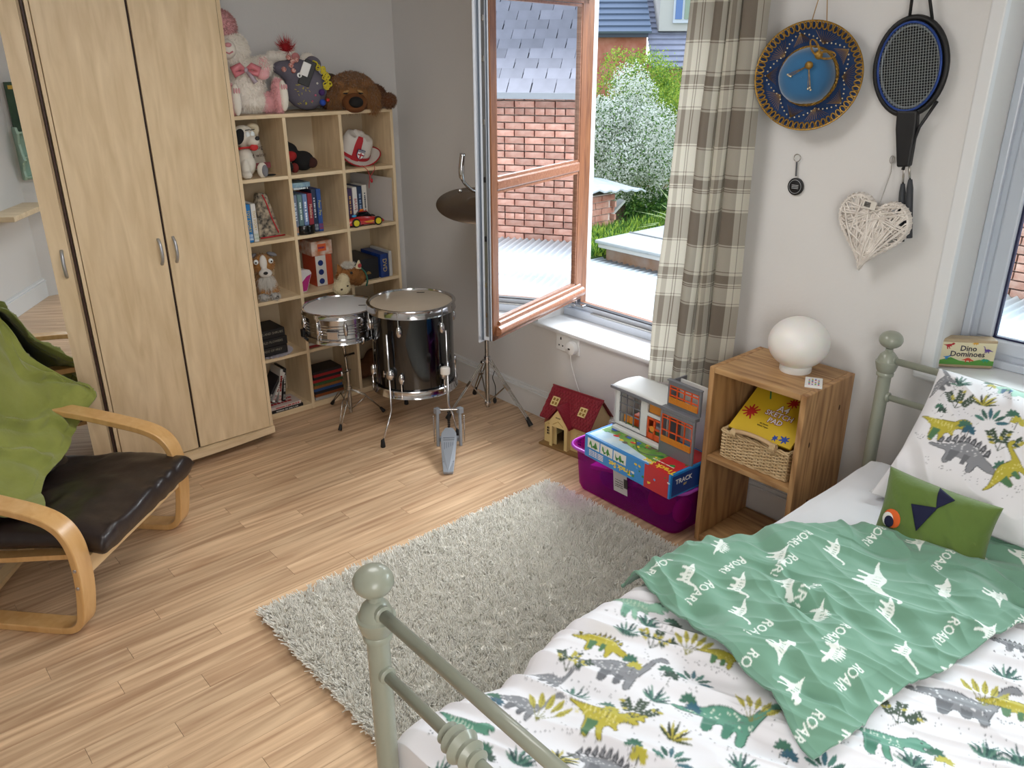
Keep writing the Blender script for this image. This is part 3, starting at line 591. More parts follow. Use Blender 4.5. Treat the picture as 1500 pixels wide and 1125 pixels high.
def cell(c, r):
    """inner box of column c, row r (0 = top): x0, x1, y front, y back, z floor, z top"""
    k = 4-r; return SD[c]+TB, SD[c+1], SY0, SY1-.008, SZ[k]+TB, SZ[k+1]
# ================================================================ armchair
u_ = Vector((.745, .667, 0)); rotc = atan2(.667, .745)
ac = thing('bentwood_armchair', 'birch bentwood armchair with dark brown leather cushion', 'armchair', (.405, 2.875, 0), (0, 0, rotc)); AM = wm(ac)
prof = [(.66, 0), (.30, 0), (.10, 0), (.04, .012), (.005, .045), (-.012, .10), (-.028, .20), (-.032, .30), (-.024, .38), (0, .44), (.04, .48), (.10, .507), (.2, .53), (.4, .565), (.76, .61)]
path = [Vector((0, y_, z)) for y_, z in prof]; path = smoothpath(path, 4)
def ribbon(b, pts, x0, x1, th):
    N = len(pts); vs = []; fs = []
    for i, p in enumerate(pts):
        t = (pts[min(i+1, N-1)]-pts[max(i-1, 0)]).normalized(); nn = Vector((0, -t.z, t.y))
        a = p; c = p-nn*th*(1 if True else 1)
        vs += [(x0, a.y, a.z), (x1, a.y, a.z), (x1, c.y, c.z), (x0, c.y, c.z)]
    for i in range(N-1):
        for k in range(4): fs.append((i*4+k, i*4+(k+1) % 4, i*4+4+(k+1) % 4, i*4+4+k))
    fs += [(3, 2, 1, 0), ((N-1)*4, (N-1)*4+1, (N-1)*4+2, (N-1)*4+3)]; return b.add(vs, fs)
for x0 in (0, .718): 
    b = MB(AM); ribbon(b, path, x0, x0+.08, .028); b.build('arm_frame', M_BENT, ac, bev=.004, smooth='auto')
b = MB(AM); b.box(.08, .718, -.026, -.002, .235, .302); b.build('front_rail', M_BENTL, ac, bev=.003)
b = MB(AM); b.box(.08, .718, .60, .62, .22, .29); b.build('rear_rail', M_BENTL, ac, bev=.003)
for x0 in (.10, .66):
    b = MB(AM); q = smoothpath([(0, -.01, .30), (0, .2, .27), (0, .42, .245), (0, .52, .28), (0, .60, .42), (0, .74, .72), (0, .86, .98)], 5); ribbon(b, [Vector(x) for x in q], x0, x0+.05, .02); b.build('seat_frame', M_BENT, ac, smooth='auto')
b = MB(AM); b.bar((.10, .50, .0+.03), (.70, .62, .03), .05, .02); b.build('floor_rail', M_BENTL, ac)
for z, yy in ((.29, -.018), (.215, -.014)):
    b = MB(AM); b.lathe([(0, .004), (.006, .003), (.008, 0), (.008, -.003)], (0, yy+.0, z), (-1, 0, 0), 12); b.build('screw', M_CHROME, ac, smooth='auto')
M_LEA = mat('dark brown leather', '1E1514', .42, noise_=(3, .5, '2B1D1A'), bump=(14, .25), coat=.12)
def cushion(name, path_, w0, w1, th, m, parent, M, nx=26, ny=30, seed=0, wr=.01):
    """padded cushion following a side path (y,z) list; thickness th"""
    pts = smoothpath([Vector((0, p[0], p[1])) for p in path_], 10); N = len(pts)
    def top(u, v, sgn):
        i = min(int(v*(N-1)), N-2); t = v*(N-1)-i; p = pts[i].lerp(pts[i+1], t); tg = (pts[i+1]-pts[i]).normalized(); nn = Vector((0, -tg.z, tg.y))
        e = min(u, 1-u)*2; f = min(v, 1-v)*2; k = (1-(1-min(e*5, 1))**2)**.5*(1-(1-min(f*7, 1))**2)**.5
        x = w0+(w1-w0)*u; q = (noise.noise(Vector((u*5+seed, v*6, sgn)))+.4*noise.noise(Vector((u*12, v*16+seed, sgn))))*wr
        edge = (1-min(f*4, 1))*wr*1.2*sin(u*34+3*sin(u*9))
        return Vector((x, p.y, p.z))+nn*(sgn*(th/2*k+(q+edge)*k*(1 if sgn > 0 else .4)))
    b = MB(M); b.grid(lambda u, v: top(u, v, 1), nx, ny); b.grid(lambda u, v: top(1-u, v, -1), nx, ny)
    o = b.build(name, m, parent, smooth=True); bm = bmesh.new(); bm.from_mesh(o.data); bmesh.ops.remove_doubles(bm, verts=bm.verts, dist=.0015); bm.to_mesh(o.data); bm.free(); o.data.polygons.foreach_set('use_smooth', [True]*len(o.data.polygons)); return o
cushion('seat_cushion', [(-.085, .330), (.1, .345), (.3, .325), (.52, .30)], .085, .775, .10, M_LEA, ac, AM, 44, 40, 1, .010)
cushion('back_cushion', [(.47, .31), (.55, .45), (.68, .72), (.82, 1.02)], .09, .72, .09, M_LEA, ac, AM, 26, 30, 5, .008)
M_THROW = mat('green fleece', '939A4C', .9, noise_=(7, .7, '7C8438'), sheen=.35, bump=(16, .55))
rows = [[(.20, .22, .405), (.40, .355, .415), (.62, .40, .43), (.75, .43, .49), (.86, .385, .585)],
        [(.12, .34, .43), (.38, .43, .46), (.60, .47, .49), (.76, .49, .585), (.88, .45, .635)],
        [(.06, .50, .60), (.35, .535, .60), (.60, .55, .60), (.79, .555, .645), (.885, .53, .645)],
        [(.04, .64, .80), (.35, .635, .80), (.60, .635, .80), (.79, .64, .77), (.84, .64, .77)],
        [(.04, .77, 1.02), (.35, .76, 1.03), (.60, .755, 1.02), (.79, .745, .95), (.83, .745, .94)],
        [(.04, .92, 1.06), (.35, .92, 1.07), (.60, .92, 1.06), (.79, .88, .98), (.81, .88, .96)],
        [(.04, .93, .80), (.35, .93, .80), (.60, .93, .78), (.78, .90, .76), (.81, .90, .75)],
        [(.04, .93, .55), (.35, .93, .52), (.60, .93, .56), (.78, .90, .54), (.81, .90, .56)]]
def cr(P, t):
    n = len(P)-1; i = min(int(t*n), n-1); f = t*n-i; p0, p1, p2, p3 = [Vector(P[j]) for j in (max(i-1, 0), i, i+1, min(i+2, n))]
    return .5*((2*p1)+(p2-p0)*f+(2*p0-5*p1+4*p2-p3)*f*f+(3*p1-p0-3*p2+p3)*f**3)
def throwf(u, v):
    p = cr([cr(r, u) for r in rows], v)
    k = .030*(1-2*abs(sin(u*9+v*5+3*noise.noise(Vector((u*3, v*4, 1))))))*(1-.5*abs(v-.3))+.03*noise.noise(Vector((u*4+v*3, v*7-u*2, 3)))+.012*noise.noise(Vector((u*14, v*17, 5)))
    return p+Vector((0, -.8, .6))*(abs(k)*.9+k*.3)*(1 if v > .06 else .6)
b = MB(AM); b.grid(throwf, 90, 150); tag(b.build('fleece_throw', M_THROW, smooth=True, solid=.010), 'olive green fleece throw draped over the armchair back', 'throw')
# ================================================================ drums
def drumhead(b, c, R): b.lathe([(0, 0), (R*.97, .0), (R, -.003)], c, (0, 0, 1), 48)
TC = Vector((2.42, 3.62, 0)); TR = .228; TZ0, TZ1 = .245, .745
tm = thing('floor_tom', 'black floor tom drum with chrome hoops on three legs', 'drum', TC)
M_SHELL = mat('glossy black drum shell', '05070C', .10, coat=.6)
b = MB(); b.lathe([(TR, TZ0+.03), (TR, TZ1-.03)], TC, n=64); b.build('shell', M_SHELL, tm, smooth='auto')
M_HEAD = mat('coated drum skin', 'C9BBA8', .45, noise_=(5, .4, 'B5A48F'))
b = MB(); drumhead(b, TC+Vector((0, 0, TZ1-.008)), TR); b.build('drum_head', M_HEAD, tm, smooth='auto')
for z0, z1, nm in ((TZ1-.045, TZ1, 'top_hoop'), (TZ0, TZ0+.045, 'bottom_hoop')):
    b = MB(); b.lathe([(TR+.002, z0), (TR+.018, z0), (TR+.014, z0+.008), (TR+.013, z1-.008), (TR+.018, z1-.004), (TR+.015, z1), (TR+.003, z1), (TR+.001, z1-.01)], TC, n=64); b.build(nm, M_CHROME, tm, smooth='auto')
def lug(b, c, R, ang, z0, z1):
    d_ = Vector((cos(ang), sin(ang), 0)); p = c+d_*(R+.008)
    b.tube([p+Vector((0, 0, z0)), p+Vector((0, 0, z1))], .0035, 6)
for k in range(6):
    a = radians(218+60*k)
    for zz, s in ((TZ1-.115, 1), (TZ0+.115, -1)):
        d_ = Vector((cos(a), sin(a), 0)); p = TC+d_*(TR+.006); b = MB()
        b.ball(p+Vector((0, 0, zz)), (.017, .017, .034), 12); b.build('lug', M_CHROME, tm, smooth=True)
        b = MB(); q = TC+d_*(TR+.012); b.tube([q+Vector((0, 0, zz+s*.02)), q+Vector((0, 0, zz+s*.105))], .0035, 6); b.tube([q+Vector((0, 0, zz+s*.095)), q+Vector((0, 0, zz+s*.112))], .006, 6); b.build('tension_rod', M_CHROME, tm)
for foot, a in (((2.09, 3.475), None), ((2.475, 3.305), None), ((2.52, 3.88), None)):
    F_ = Vector((*foot, 0)); d_ = (F_-TC).normalized(); lg = MB(); p = TC+d_*(TR+.030)
    pts = [p+Vector((0, 0, .62)), p+Vector((0, 0, .18)), p+d_*.03+Vector((0, 0, .13)), Vector((foot[0], foot[1], .03))]
    lg.tube(pts, .0062, 10); l_ = lg.build('leg', M_CHROME, tm, smooth=True)
    b = MB(); b.lathe([(.013, 0), (.014, .005), (.010, .042), (.007, .045)], (foot[0], foot[1], 0), n=12); b.build('rubber_foot', M_BLACKRUB, l_, smooth='auto')
    b = MB(); b.ball(p-d_*.012+Vector((0, 0, .385)), (.026, .026, .034), 12); s_ = d_.cross(Vector((0, 0, 1))); b.tube([p+Vector((0, 0, .39)), p+s_*.035+Vector((0, 0, .39))], .005, 6); b.bar(p+s_*.03+Vector((0, 0, .372)), p+s_*.03+Vector((0, 0, .408)), .006, .012, d_); b.build('leg_bracket', M_CHROME, tm, smooth='auto')
b = MB(); q = TC+Vector((.10, -.02, TZ1-.006)); b.prism([(-.022, -.006), (.022, -.006), (.022, .006), (-.022, .006)], TC+Vector((.135, .10, TZ1-.0065)), (.8, -.6, 0), (.6, .8, 0), .0005); b.build('maker_mark', M_BLACK, tm)
# snare
SC_ = Vector((2.145, 3.93, 0)); SR = .196; S0, S1 = .53, .70
sn = thing('snare_drum', 'chrome snare drum with white head on a folding stand', 'drum', SC_)
b = MB(); pr_ = [(SR, S0+.02)]
for k in range(4): z = S0+.055+k*.016; pr_ += [(SR, z-.004), (SR+.004, z), (SR, z+.004)]
pr_ += [(SR, S1-.02)]; b.lathe(pr_, SC_, n=64); b.build('shell', M_CHROME, sn, smooth='auto')
b = MB(); drumhead(b, SC_+Vector((0, 0, S1-.006)), SR); b.build('drum_head', mat('white drum skin', 'DADADB', .4), sn, smooth='auto')
for z0, z1, nm in ((S1-.03, S1, 'top_hoop'), (S0, S0+.026, 'bottom_hoop')):
    b = MB(); b.lathe([(SR+.002, z0), (SR+.015, z0), (SR+.011, z0+.006), (SR+.011, z1-.006), (SR+.015, z1-.003), (SR+.012, z1), (SR+.003, z1), (SR+.001, z1-.008)], SC_, n=64); b.build(nm, M_CHROME, sn, smooth='auto')
for k in range(8):
    a = radians(203+45*k); d_ = Vector((cos(a), sin(a), 0)); p = SC_+d_*(SR+.006); b = MB(); b.ball(p+Vector((0, 0, (S0+S1)/2)), (.013, .013, .042), 10); b.build('lug', M_CHROME, sn, smooth=True)
    q = SC_+d_*(SR+.011); b = MB(); b.tube([q+Vector((0, 0, S0+.005)), q+Vector((0, 0, S1-.006))], .003, 6); b.build('tension_rod', M_CHROME, sn)
b = MB(); a = radians(228); d_ = Vector((cos(a), sin(a), 0)); s_ = Vector((-d_.y, d_.x, 0)); p = SC_+d_*(SR+.012)+Vector((0, 0, S0+.06)); b.bar(p-s_*.03, p+s_*.03, .018, .04); b.bar(p-s_*.035+Vector((0, 0, .018)), p+s_*.035+Vector((0, 0, .018)), .026, .008); b.build('snare_strainer', M_CHROME, sn, bev=.003)
b = MB(); a = radians(160); p = SC_+Vector((cos(a), sin(a), 0))*(SR+.015)+Vector((0, 0, S0+.03)); b.obox(p, (.02, .03, .045)); b.build('butt_plate', M_BLACK, sn, bev=.003)
b = MB(); b.prism([(-.02, -.006), (.02, -.006), (.02, .006), (-.02, .006)], SC_+Vector((.10, -.08, S1-.0045)), (.8, -.6, 0), (.6, .8, 0), .0005); b.build('maker_mark', M_BLACK, sn)
ss = thing('snare_stand', 'chrome tripod stand holding up the snare drum', 'stand', (2.15, 3.93, 0)); c0 = Vector((2.165, 3.935, 0))
b = MB(); b.tube([c0+Vector((0, 0, .035)), c0+Vector((0, 0, .30))], .010, 12); b.tube([c0+Vector((0, 0, .26)), c0+Vector((-.012, 0, .47))], .0075, 10); b.lathe([(.014, 0), (.014, .03)], c0+Vector((0, 0, .275)), n=12); b.lathe([(.014, 0), (.014, .03)], c0+Vector((0, 0, .17)), n=12); b.build('column', M_CHROME2, ss, smooth='auto')
b = MB(); b.ball(c0+Vector((-.012, 0, .455)), .017, 10); b.tube([c0+Vector((-.05, -.03, .30)), c0+Vector((.02, .0, .30))], .005, 6); b.ball(c0+Vector((-.055, -.03, .30)), (.008, .008, .016), 8); b.tube([c0+Vector((-.02, -.02, .40)), c0+Vector((.04, -.02, .40))], .009, 8); b.build('clamp', M_CHROME, ss, smooth='auto')
for a in (35, 155, 275):
    a = radians(a); d_ = Vector((cos(a), sin(a), 0)); b = MB(); b.tube([c0+Vector((-.01, 0, .485)), c0+d_*.10+Vector((0, 0, .505)), c0+d_*.196+Vector((-.02, 0, .515)), c0+d_*.214+Vector((-.02, 0, .53)), c0+d_*.214+Vector((-.02, 0, .555))], .006, 8); b.build('basket_arm', M_CHROME, ss, smooth=True)
for ft in ((2.01, 3.80), (2.17, 4.17), (2.345, 3.86)):
    f_ = Vector((*ft, .02)); d_ = (f_-c0); d_.z = 0; s_ = Vector((-d_.y, d_.x, 0)).normalized()*.009; top = c0+Vector((0, 0, .185))
    b = MB()
    for k in (-1, 1): b.tube([top+s_*k*.6, c0+d_*.45+Vector((0, 0, .135))+s_*k*1.6, c0+d_*.92+Vector((0, 0, .035))+s_*k*.5], .003, 6)
    b.tube([c0+Vector((0, 0, .05)), c0+d_*.5+Vector((0, 0, .125))], .0032, 6); l_ = b.build('leg', M_CHROME2, ss, smooth=True)
    b = MB(); b.tube([f_-d_*.10+Vector((0, 0, .018)), f_+Vector((0, 0, -.008))], [.008, .012], 10); b.build('rubber_foot', M_BLACKRUB, l_, smooth='auto')
# cymbal stand + cymbal
C0 = Vector((2.80, 3.43, 0)); cs = thing('cymbal_stand', 'chrome tripod cymbal stand under the open window', 'stand', C0)
b = MB(); b.tube([C0+Vector((0, 0, .05)), C0+Vector((0, 0, .75))], .0125, 12); b.tube([C0+Vector((0, 0, .75)), C0+Vector((0, 0, 1.25))], .0095, 12); b.build('column', M_CHROME2, cs, smooth='auto')
b = MB(); b.lathe([(.019, 0), (.019, .035)], C0+Vector((0, 0, .335)), n=14); b.tube([C0+Vector((0, 0, .35)), C0+Vector((-.05, -.02, .35))], .005, 6); b.ball(C0+Vector((-.055, -.02, .35)), (.006, .016, .012), 8); b.build('collar', M_CHROME, cs, smooth='auto')
b = MB(); b.lathe([(.017, 0), (.02, .01), (.017, .025)], C0+Vector((0, 0, .06)), n=14); b.build('collar', M_CHROME, cs, smooth='auto')
for ft in ((2.868, 3.122), (2.565, 3.52), (2.93, 3.72)):
    f_ = Vector((*ft, .0)); d_ = f_-C0; s_ = Vector((-d_.y, d_.x, 0)).normalized()*.009; b = MB()
    for k in (-1, 1): b.tube([C0+d_.normalized()*.02+Vector((0, 0, .35))+s_*k, C0+d_*.42+Vector((0, 0, .22))+s_*k, C0+d_*.93+Vector((0, 0, .045))+s_*k*.8], .0045, 6)
    b.bar(C0+d_*.40+Vector((0, 0, .225)), C0+d_*.50+Vector((0, 0, .195)), .026, .010); b.tube([C0+Vector((0, 0, .075)), C0+d_*.42+Vector((0, 0, .21))], .0045, 6); l_ = b.build('leg', M_CHROME2, cs, smooth='auto')
    b = MB(); b.tube([C0+d_*.90+Vector((0, 0, .055)), f_+Vector((0, 0, .010))], [.011, .015], 10); b.build('rubber_foot', M_BLACKRUB, l_, smooth='auto')
b = MB(); b.tube(smoothpath([C0+Vector((.02, -.03, .33)), C0+Vector((.03, -.03, .28)), C0+Vector((.015, -.03, .24)), C0+Vector((.035, -.03, .18)), C0+Vector((.035, -.03, .10))]), .0025, 6); b.ball(C0+Vector((.03, -.03, .09)), (.012, .012, .02), 8); b.build('memory_cord', M_BLACK, cs, smooth=True)
b = MB(); b.tube(smoothpath([C0+Vector((0, 0, 1.23)), C0+Vector((-.015, 0, 1.30)), C0+Vector((-.08, .01, 1.33)), C0+Vector((-.135, .02, 1.40)), C0+Vector((-.125, .02, 1.52))]), [.009]*18+[.015]*7, 10); b.ball(C0+Vector((-.15, .02, 1.33)), .013, 8); b.build('tilter', M_CHROME, cs, smooth=True)
cy_ax = Vector((-.15, -.25, .95)); cyo = C0+Vector((-.06, .0, 1.265)); b = MB(); b.lathe([(.006, .022), (.03, .018), (.045, .006), (.06, .002), (.13, -.006), (.215, -.018), (.2155, -.0195), (.13, -.008), (.06, 0), (.006, .02)], cyo, cy_ax, 56)
M_CYM = mat('aged bronze cymbal', '6A5A4C', .35, .85, noise_=(3, .8, '836E57')); tag(b.build('cymbal', M_CYM, smooth=True), 'aged bronze cymbal partly hidden behind the open window sash', 'cymbal')
# bass pedal
pd = thing('bass_drum_pedal', 'grey metal bass drum pedal with white beater on the floor', 'pedal', (2.3, 3.15, 0)); pdir = Vector((2.44, 3.33, 0))-Vector((2.165, 2.98, 0)); L_ = pdir.length; pe = pdir.normalized(); ps = Vector((pe.y, -pe.x, 0)); q0 = Vector((2.168, 2.985, 0))
def pP(a, s, z): return q0+pe*a+ps*s+Vector((0, 0, z))
M_PG = mat('grey cast metal', '9A9FA6', .45, .35); M_PD = mat('groove grey', '6B7078', .6)
b = MB(); out = [(0, -.026), (-.008, 0), (0, .026), (.10, .034), (.24, .043), (.29, .040), (.33, .020), (.33, -.020), (.29, -.040), (.24, -.043), (.10, -.034)]
def slope(a): return .018+max(0, a-.02)*.30
vs = [pP(a, s, slope(a)) for a, s in out]+[pP(a, s, slope(a)-.010) for a, s in out]; N = len(out)
b.add(vs, [tuple(range(N)), tuple(reversed(range(N, 2*N)))]+[(i, N+i, N+(i+1) % N, (i+1) % N) for i in range(N)]); b.build('footboard', M_PG, pd, bev=.002)
b = MB()
for s in (-.022, -.011, 0, .011, .022): b.bar(pP(.09, s, slope(.09)+.0015), pP(.215, s, slope(.215)+.0015), .003, .002)
for a in (.075, .235, .25): b.bar(pP(a, -.03, slope(a)+.0015), pP(a, .03, slope(a)+.0015), .0035, .002)
b.build('tread_ribs', M_PD, pd, kind='stuff')
b = MB(); b.bar(pP(0, 0, .010), pP(.04, 0, .010), .05, .018); b.bar(pP(-.0, 0, .006), pP(.40, 0, .006), .026, .008); b.build('base_plate', M_PG, pd, bev=.003)
for s in (-.062, .062):
    b = MB(); b.tube([pP(.33, s, .0), pP(.35, s, .10), pP(.37, s*.98, .19)], .009, 8); b.tube([pP(.38, s, .0), pP(.37, s, .19)], .006, 8); b.obox(pP(.37, s, .195), (.028, .028, .03)); b.build('frame_post', M_PG, pd, smooth='auto')
    b = MB(); q = s*1.35
    b.tube([pP(.36, q, .17)+Vector((0.0016*sin(i*1.9), .0016*cos(i*1.9), -i*.0035)) for i in range(36)], .0028, 5); b.tube([pP(.36, q, .17), pP(.36, q, .01)], .0018, 5); b.build('spring', M_CHROME, pd, smooth=True)
b = MB(); b.tube([pP(.37, -.07, .20), pP(.37, .07, .20)], .0065, 10); b.build('axle', M_CHROME2, pd, smooth='auto')
b = MB()
for i in range(11): z = .19-i*.011; b.obox(pP(.355-i*.002, 0, z), (.010, .012, .007))
b.build('chain', mat('dark chain', '3A3A3C', .4, .8), pd, kind='stuff')
b = MB(); b.tube([pP(.37, 0, .20), pP(.38, -.01, .42)], .0035, 8); b.build('beater_shaft', M_CHROME, pd, smooth='auto')
b = MB(); b.lathe([(0, 0), (.022, 0), (.026, .006), (.026, .035), (.02, .042), (0, .042)], pP(.36, -.01, .41), pe*.2+Vector((0, 0, 1)), 20); b.build('beater', mat('white felt beater', 'E6E3DE', .8), pd, smooth='auto')
b = MB(); b.bar(pP(.40, -.055, .01), pP(.40, .055, .01), .03, .02); b.build('hoop_clamp', M_PG, pd)
# ================================================================ rug
rg_ = thing('shag_rug', 'cream deep-pile shag rug lying beside the bed', 'rug', (1.7, 2.0, 0))
RX0, RX1, RY0, RY1 = .95, 2.47, .90, 2.555
b = MB(); b.grid(lambda u, v: (RX0+(RX1-RX0)*u, RY0+(RY1-RY0)*v, .001+(.021*min(1, 30*min(u, 1-u, v, 1-v)))*(.62+.35*noise.noise(Vector((u*30, v*34, 2))))), 150, 160); bs = b.build('backing', mat('rug backing', 'F6F2E8', .95), rg_, smooth=True)
n_ = 80000; rng = np.random.default_rng(2); P = np.stack([rng.uniform(RX0-.008, RX1+.008, n_), rng.uniform(RY0, RY1+.008, n_), np.full(n_, .012)], 1)
gx = np.array([[noise.noise(Vector((i*.35, j*.35, 0))) for j in range(120)] for i in range(110)]); gy = np.array([[noise.noise(Vector((i*.35, j*.35, 9))) for j in range(120)] for i in range(110)])
ii = np.clip(((P[:, 0]-RX0)/(RX1-RX0)*109).astype(int), 0, 109); jj = np.clip(((P[:, 1]-RY0)/(RY1-RY0)*119).astype(int), 0, 119)
D_ = np.stack([gx[ii, jj]*1.9, gy[ii, jj]*1.9, np.ones(n_)], 1)+rng.normal(0, .45, (n_, 3)); D_[:, 2] = np.abs(D_[:, 2])+.25
ex_ = np.where(P[:, :1] < RX0+.03, -.9, 0)+np.where(P[:, :1] > RX1-.03, .9, 0); D_[:, :1] += ex_; D_[:, 1:2] += np.where(P[:, 1:2] > RY1-.03, .9, 0)
D_ /= np.linalg.norm(D_, axis=1)[:, None]; Ln = rng.uniform(.018, .034, (n_, 1)); S_ = np.cross(D_, rng.normal(0, 1, (n_, 3))); S_ /= np.linalg.norm(S_, axis=1)[:, None]; S_ *= .0024; T_ = np.cross(D_, S_); T_ /= np.linalg.norm(T_, axis=1)[:, None]; T_ *= .0024
mid = P+D_*Ln*.6; tip = P+D_*Ln; 
V = np.stack([P-S_, P+S_*.5+T_, P+S_*.5-T_, tip-S_*.8, tip+S_*.4+T_*.8, tip+S_*.4-T_*.8], 1).reshape(-1, 3); B_ = np.arange(n_)[:, None]*6
F_ = np.concatenate([B_+[0, 1, 4, 3], B_+[1, 2, 5, 4], B_+[2, 0, 3, 5], B_+[3, 4, 5, 5]][:3])
o = npmesh('pile', V, F_, leafmat('cream shag yarn', 'FFFDF6'), rg_, smooth=False); o['kind'] = 'stuff'
# ================================================================ bed
M_BED = mat('sage grey bed enamel', '969A8B', .35, coat=.3)
bed = thing('metal_bed', 'sage grey tubular metal bed frame with ball-topped posts', 'bed', (1.8, .72, 0))
def post(x, y_, nm, s=1.0):
    pr = [(.024, 0), (.024, .880), (.030, .882), (.031, .890), (.028, .896), (.034, .905), (.040, .928), (.041, .936), (.036, .940), (.035, .946), (.029, .962), (.020, .972), (.014, .976), (.013, .988)]
    b = MB(); b.lathe(pr, (x, y_, 0), n=28); p = b.build(nm, M_BED, bed, smooth='auto')
    b = MB(); b.ball((x, y_, 1.022), (.042, .042, .033), 26); b.build('ball_finial', M_BED, p, smooth=True)
FX, HX = .68, 2.90
for x in (FX, HX):
    for y_ in (1.205, .20): post(x, y_, 'bed_post')
    for z, r in (((.955, .0135), (.800, .0125), (.33, .014)) if x == FX else ((.945, .013), (.800, .012), (.33, .014))):
        b = MB(); b.tube([(x, 1.205, z), (x, .20, z)], r, 14); b.build('cross_rail', M_BED, bed, smooth=True)
    for y_ in (.925, .70, .48):
        b = MB(); b.tube([(x, y_, .80), (x, y_, .33)], .009, 10); b.build('spindle', M_BED, bed, smooth=True)
        b = MB(); b.lathe([(.014, -.052), (.024, -.046), (.020, -.036), (.031, -.026), (.027, -.014), (.037, 0), (.027, .014), (.031, .026), (.020, .036), (.024, .046), (.014, .052)], (x, y_, .802), (0, 1, 0), 22); b.build('cast_rosette', M_BED, bed, smooth='auto')
    for y_, z in ((1.175, .955 if x == FX else .945), (1.175, .80)):
        b = MB(); b.lathe([(.019, 0), (.019, .008), (.014, .012)], (x, y_+.008, z), (0, -1, 0), 14); b.build('rail_collar', M_BED, bed, smooth='auto')
for y_ in (1.195, .21): b = MB(); b.box(FX, HX, y_-.012, y_+.012, .29, .33); b.build('side_rail', M_BED, bed, bev=.003)
for i in range(12): x = .85+i*.175; b = MB(); b.box(x, x+.06, .21, 1.19, .31, .325); b.build('slat', M_BENTL, bed)
def pad(b, x0, x1, y0, y1, z0, z1, r=.04, n=5, fn=None):
    pass
M_SHEET = mat('white cotton sheet', 'E9EAEE', .8, sheen=.2)
b = MB()
def mt(u, v):
    # rounded mattress skin, wrapping sides
    x = .73+2.13*u; a = v; Y0, Y1, Z0_, Z1_ = .235, 1.185, .335, .572; pts = [(Y1, Z0_), (Y1+.006, .40), (Y1, Z1_-.05), (Y1-.018, Z1_-.012), (Y1-.06, Z1_), (.95, Z1_+.004), (.6, Z1_+.006), (Y0+.06, Z1_), (Y0, Z1_-.04), (Y0, Z0_)]
    k = a*(len(pts)-1); i = min(int(k), len(pts)-2); f = k-i; yy = pts[i][0]*(1-f)+pts[i+1][0]*f; zz = pts[i][1]*(1-f)+pts[i+1][1]*f
    e = min(u, 1-u)*2.13; zz = zz-(.0 if e > .04 else (.04-e)**2*20)
    w_ = .006*noise.noise(Vector((x*5, yy*7, 2)))+.004*noise.noise(Vector((x*16, yy*9, 4))) if x > 1.5 else 0
    return (x, yy, zz+w_*(1 if zz > .5 else .3))
b.grid(mt, 150, 60); b.box(.735, 2.855, .24, 1.18, .335, .34)
for u in (0, 1):
    pts = [mt(u, v/40) for v in range(41)]; n0 = len(pts); b.add(pts, [tuple(range(n0)) if u else tuple(reversed(range(n0)))])
tag(b.build('mattress', M_SHEET, smooth='auto'), 'mattress under a plain white fitted sheet on the metal bed', 'mattress')
# ---- printed cloth: drawing board whose pixels become the cloth's vertices
class Board:
    def __init__(s, x0, y0, w, h, res, base):
        s.x0, s.y0, s.res = x0, y0, res; s.nx, s.ny = int(w/res)+1, int(h/res)+1; s.c = np.empty((s.ny, s.nx, 3)); s.c[:] = lin(base)[:3]
    def poly(s, P, col):
        P = np.array(P, float); a, b_ = P.min(0), P.max(0); i0 = max(int((a[0]-s.x0)/s.res), 0); i1 = min(int((b_[0]-s.x0)/s.res)+2, s.nx); j0 = max(int((a[1]-s.y0)/s.res), 0); j1 = min(int((b_[1]-s.y0)/s.res)+2, s.ny)
        if i1 <= i0 or j1 <= j0: return
        X, Y = np.meshgrid(s.x0+np.arange(i0, i1)*s.res, s.y0+np.arange(j0, j1)*s.res); ins = np.zeros(X.shape, bool); n = len(P)
        for k in range(n):
            x1, y1 = P[k]; x2, y2 = P[(k+1) % n]
            if y1 == y2: continue
            ins ^= ((y1 > Y) != (y2 > Y)) & (X < (x2-x1)*(Y-y1)/(y2-y1)+x1)
        s.c[j0:j1, i0:i1][ins] = lin(col)[:3]
    def line(s, P, w, col):
        P = [Vector(p) for p in P]
        for a, b_ in zip(P, P[1:]):
            d_ = (b_-a)
            if d_.length < 1e-6: continue
            n_ = Vector((-d_.y, d_.x)).normalized()*w/2; s.poly([a+n_, b_+n_, b_-n_, a-n_], col)
    def dot(s, p, r, col): s.poly([(p[0]+r*cos(k*pi/4), p[1]+r*sin(k*pi/4)) for k in range(8)], col)
    def sample(s, X, Y):
        i = np.clip(((X-s.x0)/s.res), 0, s.nx-1.001); j = np.clip(((Y-s.y0)/s.res), 0, s.ny-1.001); i0 = i.astype(int); j0 = j.astype(int); f = (i-i0)[..., None]; g = (j-j0)[..., None]
        return (s.c[j0, i0]*(1-f)*(1-g)+s.c[j0, i0+1]*f*(1-g)+s.c[j0+1, i0]*(1-f)*g+s.c[j0+1, i0+1]*f*g)
SAURO = [(-1, .02), (-.75, .08), (-.5, .22), (-.28, .36), (-.05, .42), (.15, .38), (.3, .34), (.42, .46), (.5, .70), (.6, .90), (.74, .97), (.86, .90), (.84, .84), (.7, .84), (.62, .72), (.56, .45), (.5, .2), (.42, .05), (.44, -.32), (.30, -.33), (.28, -.04), (.2, -.06), (.16, -.28), (.05, -.28), (.05, -.05), (-.12, -.04), (-.16, -.33), (-.30, -.33), (-.27, .0), (-.36, .04), (-.55, .02), (-.8, -.03)]
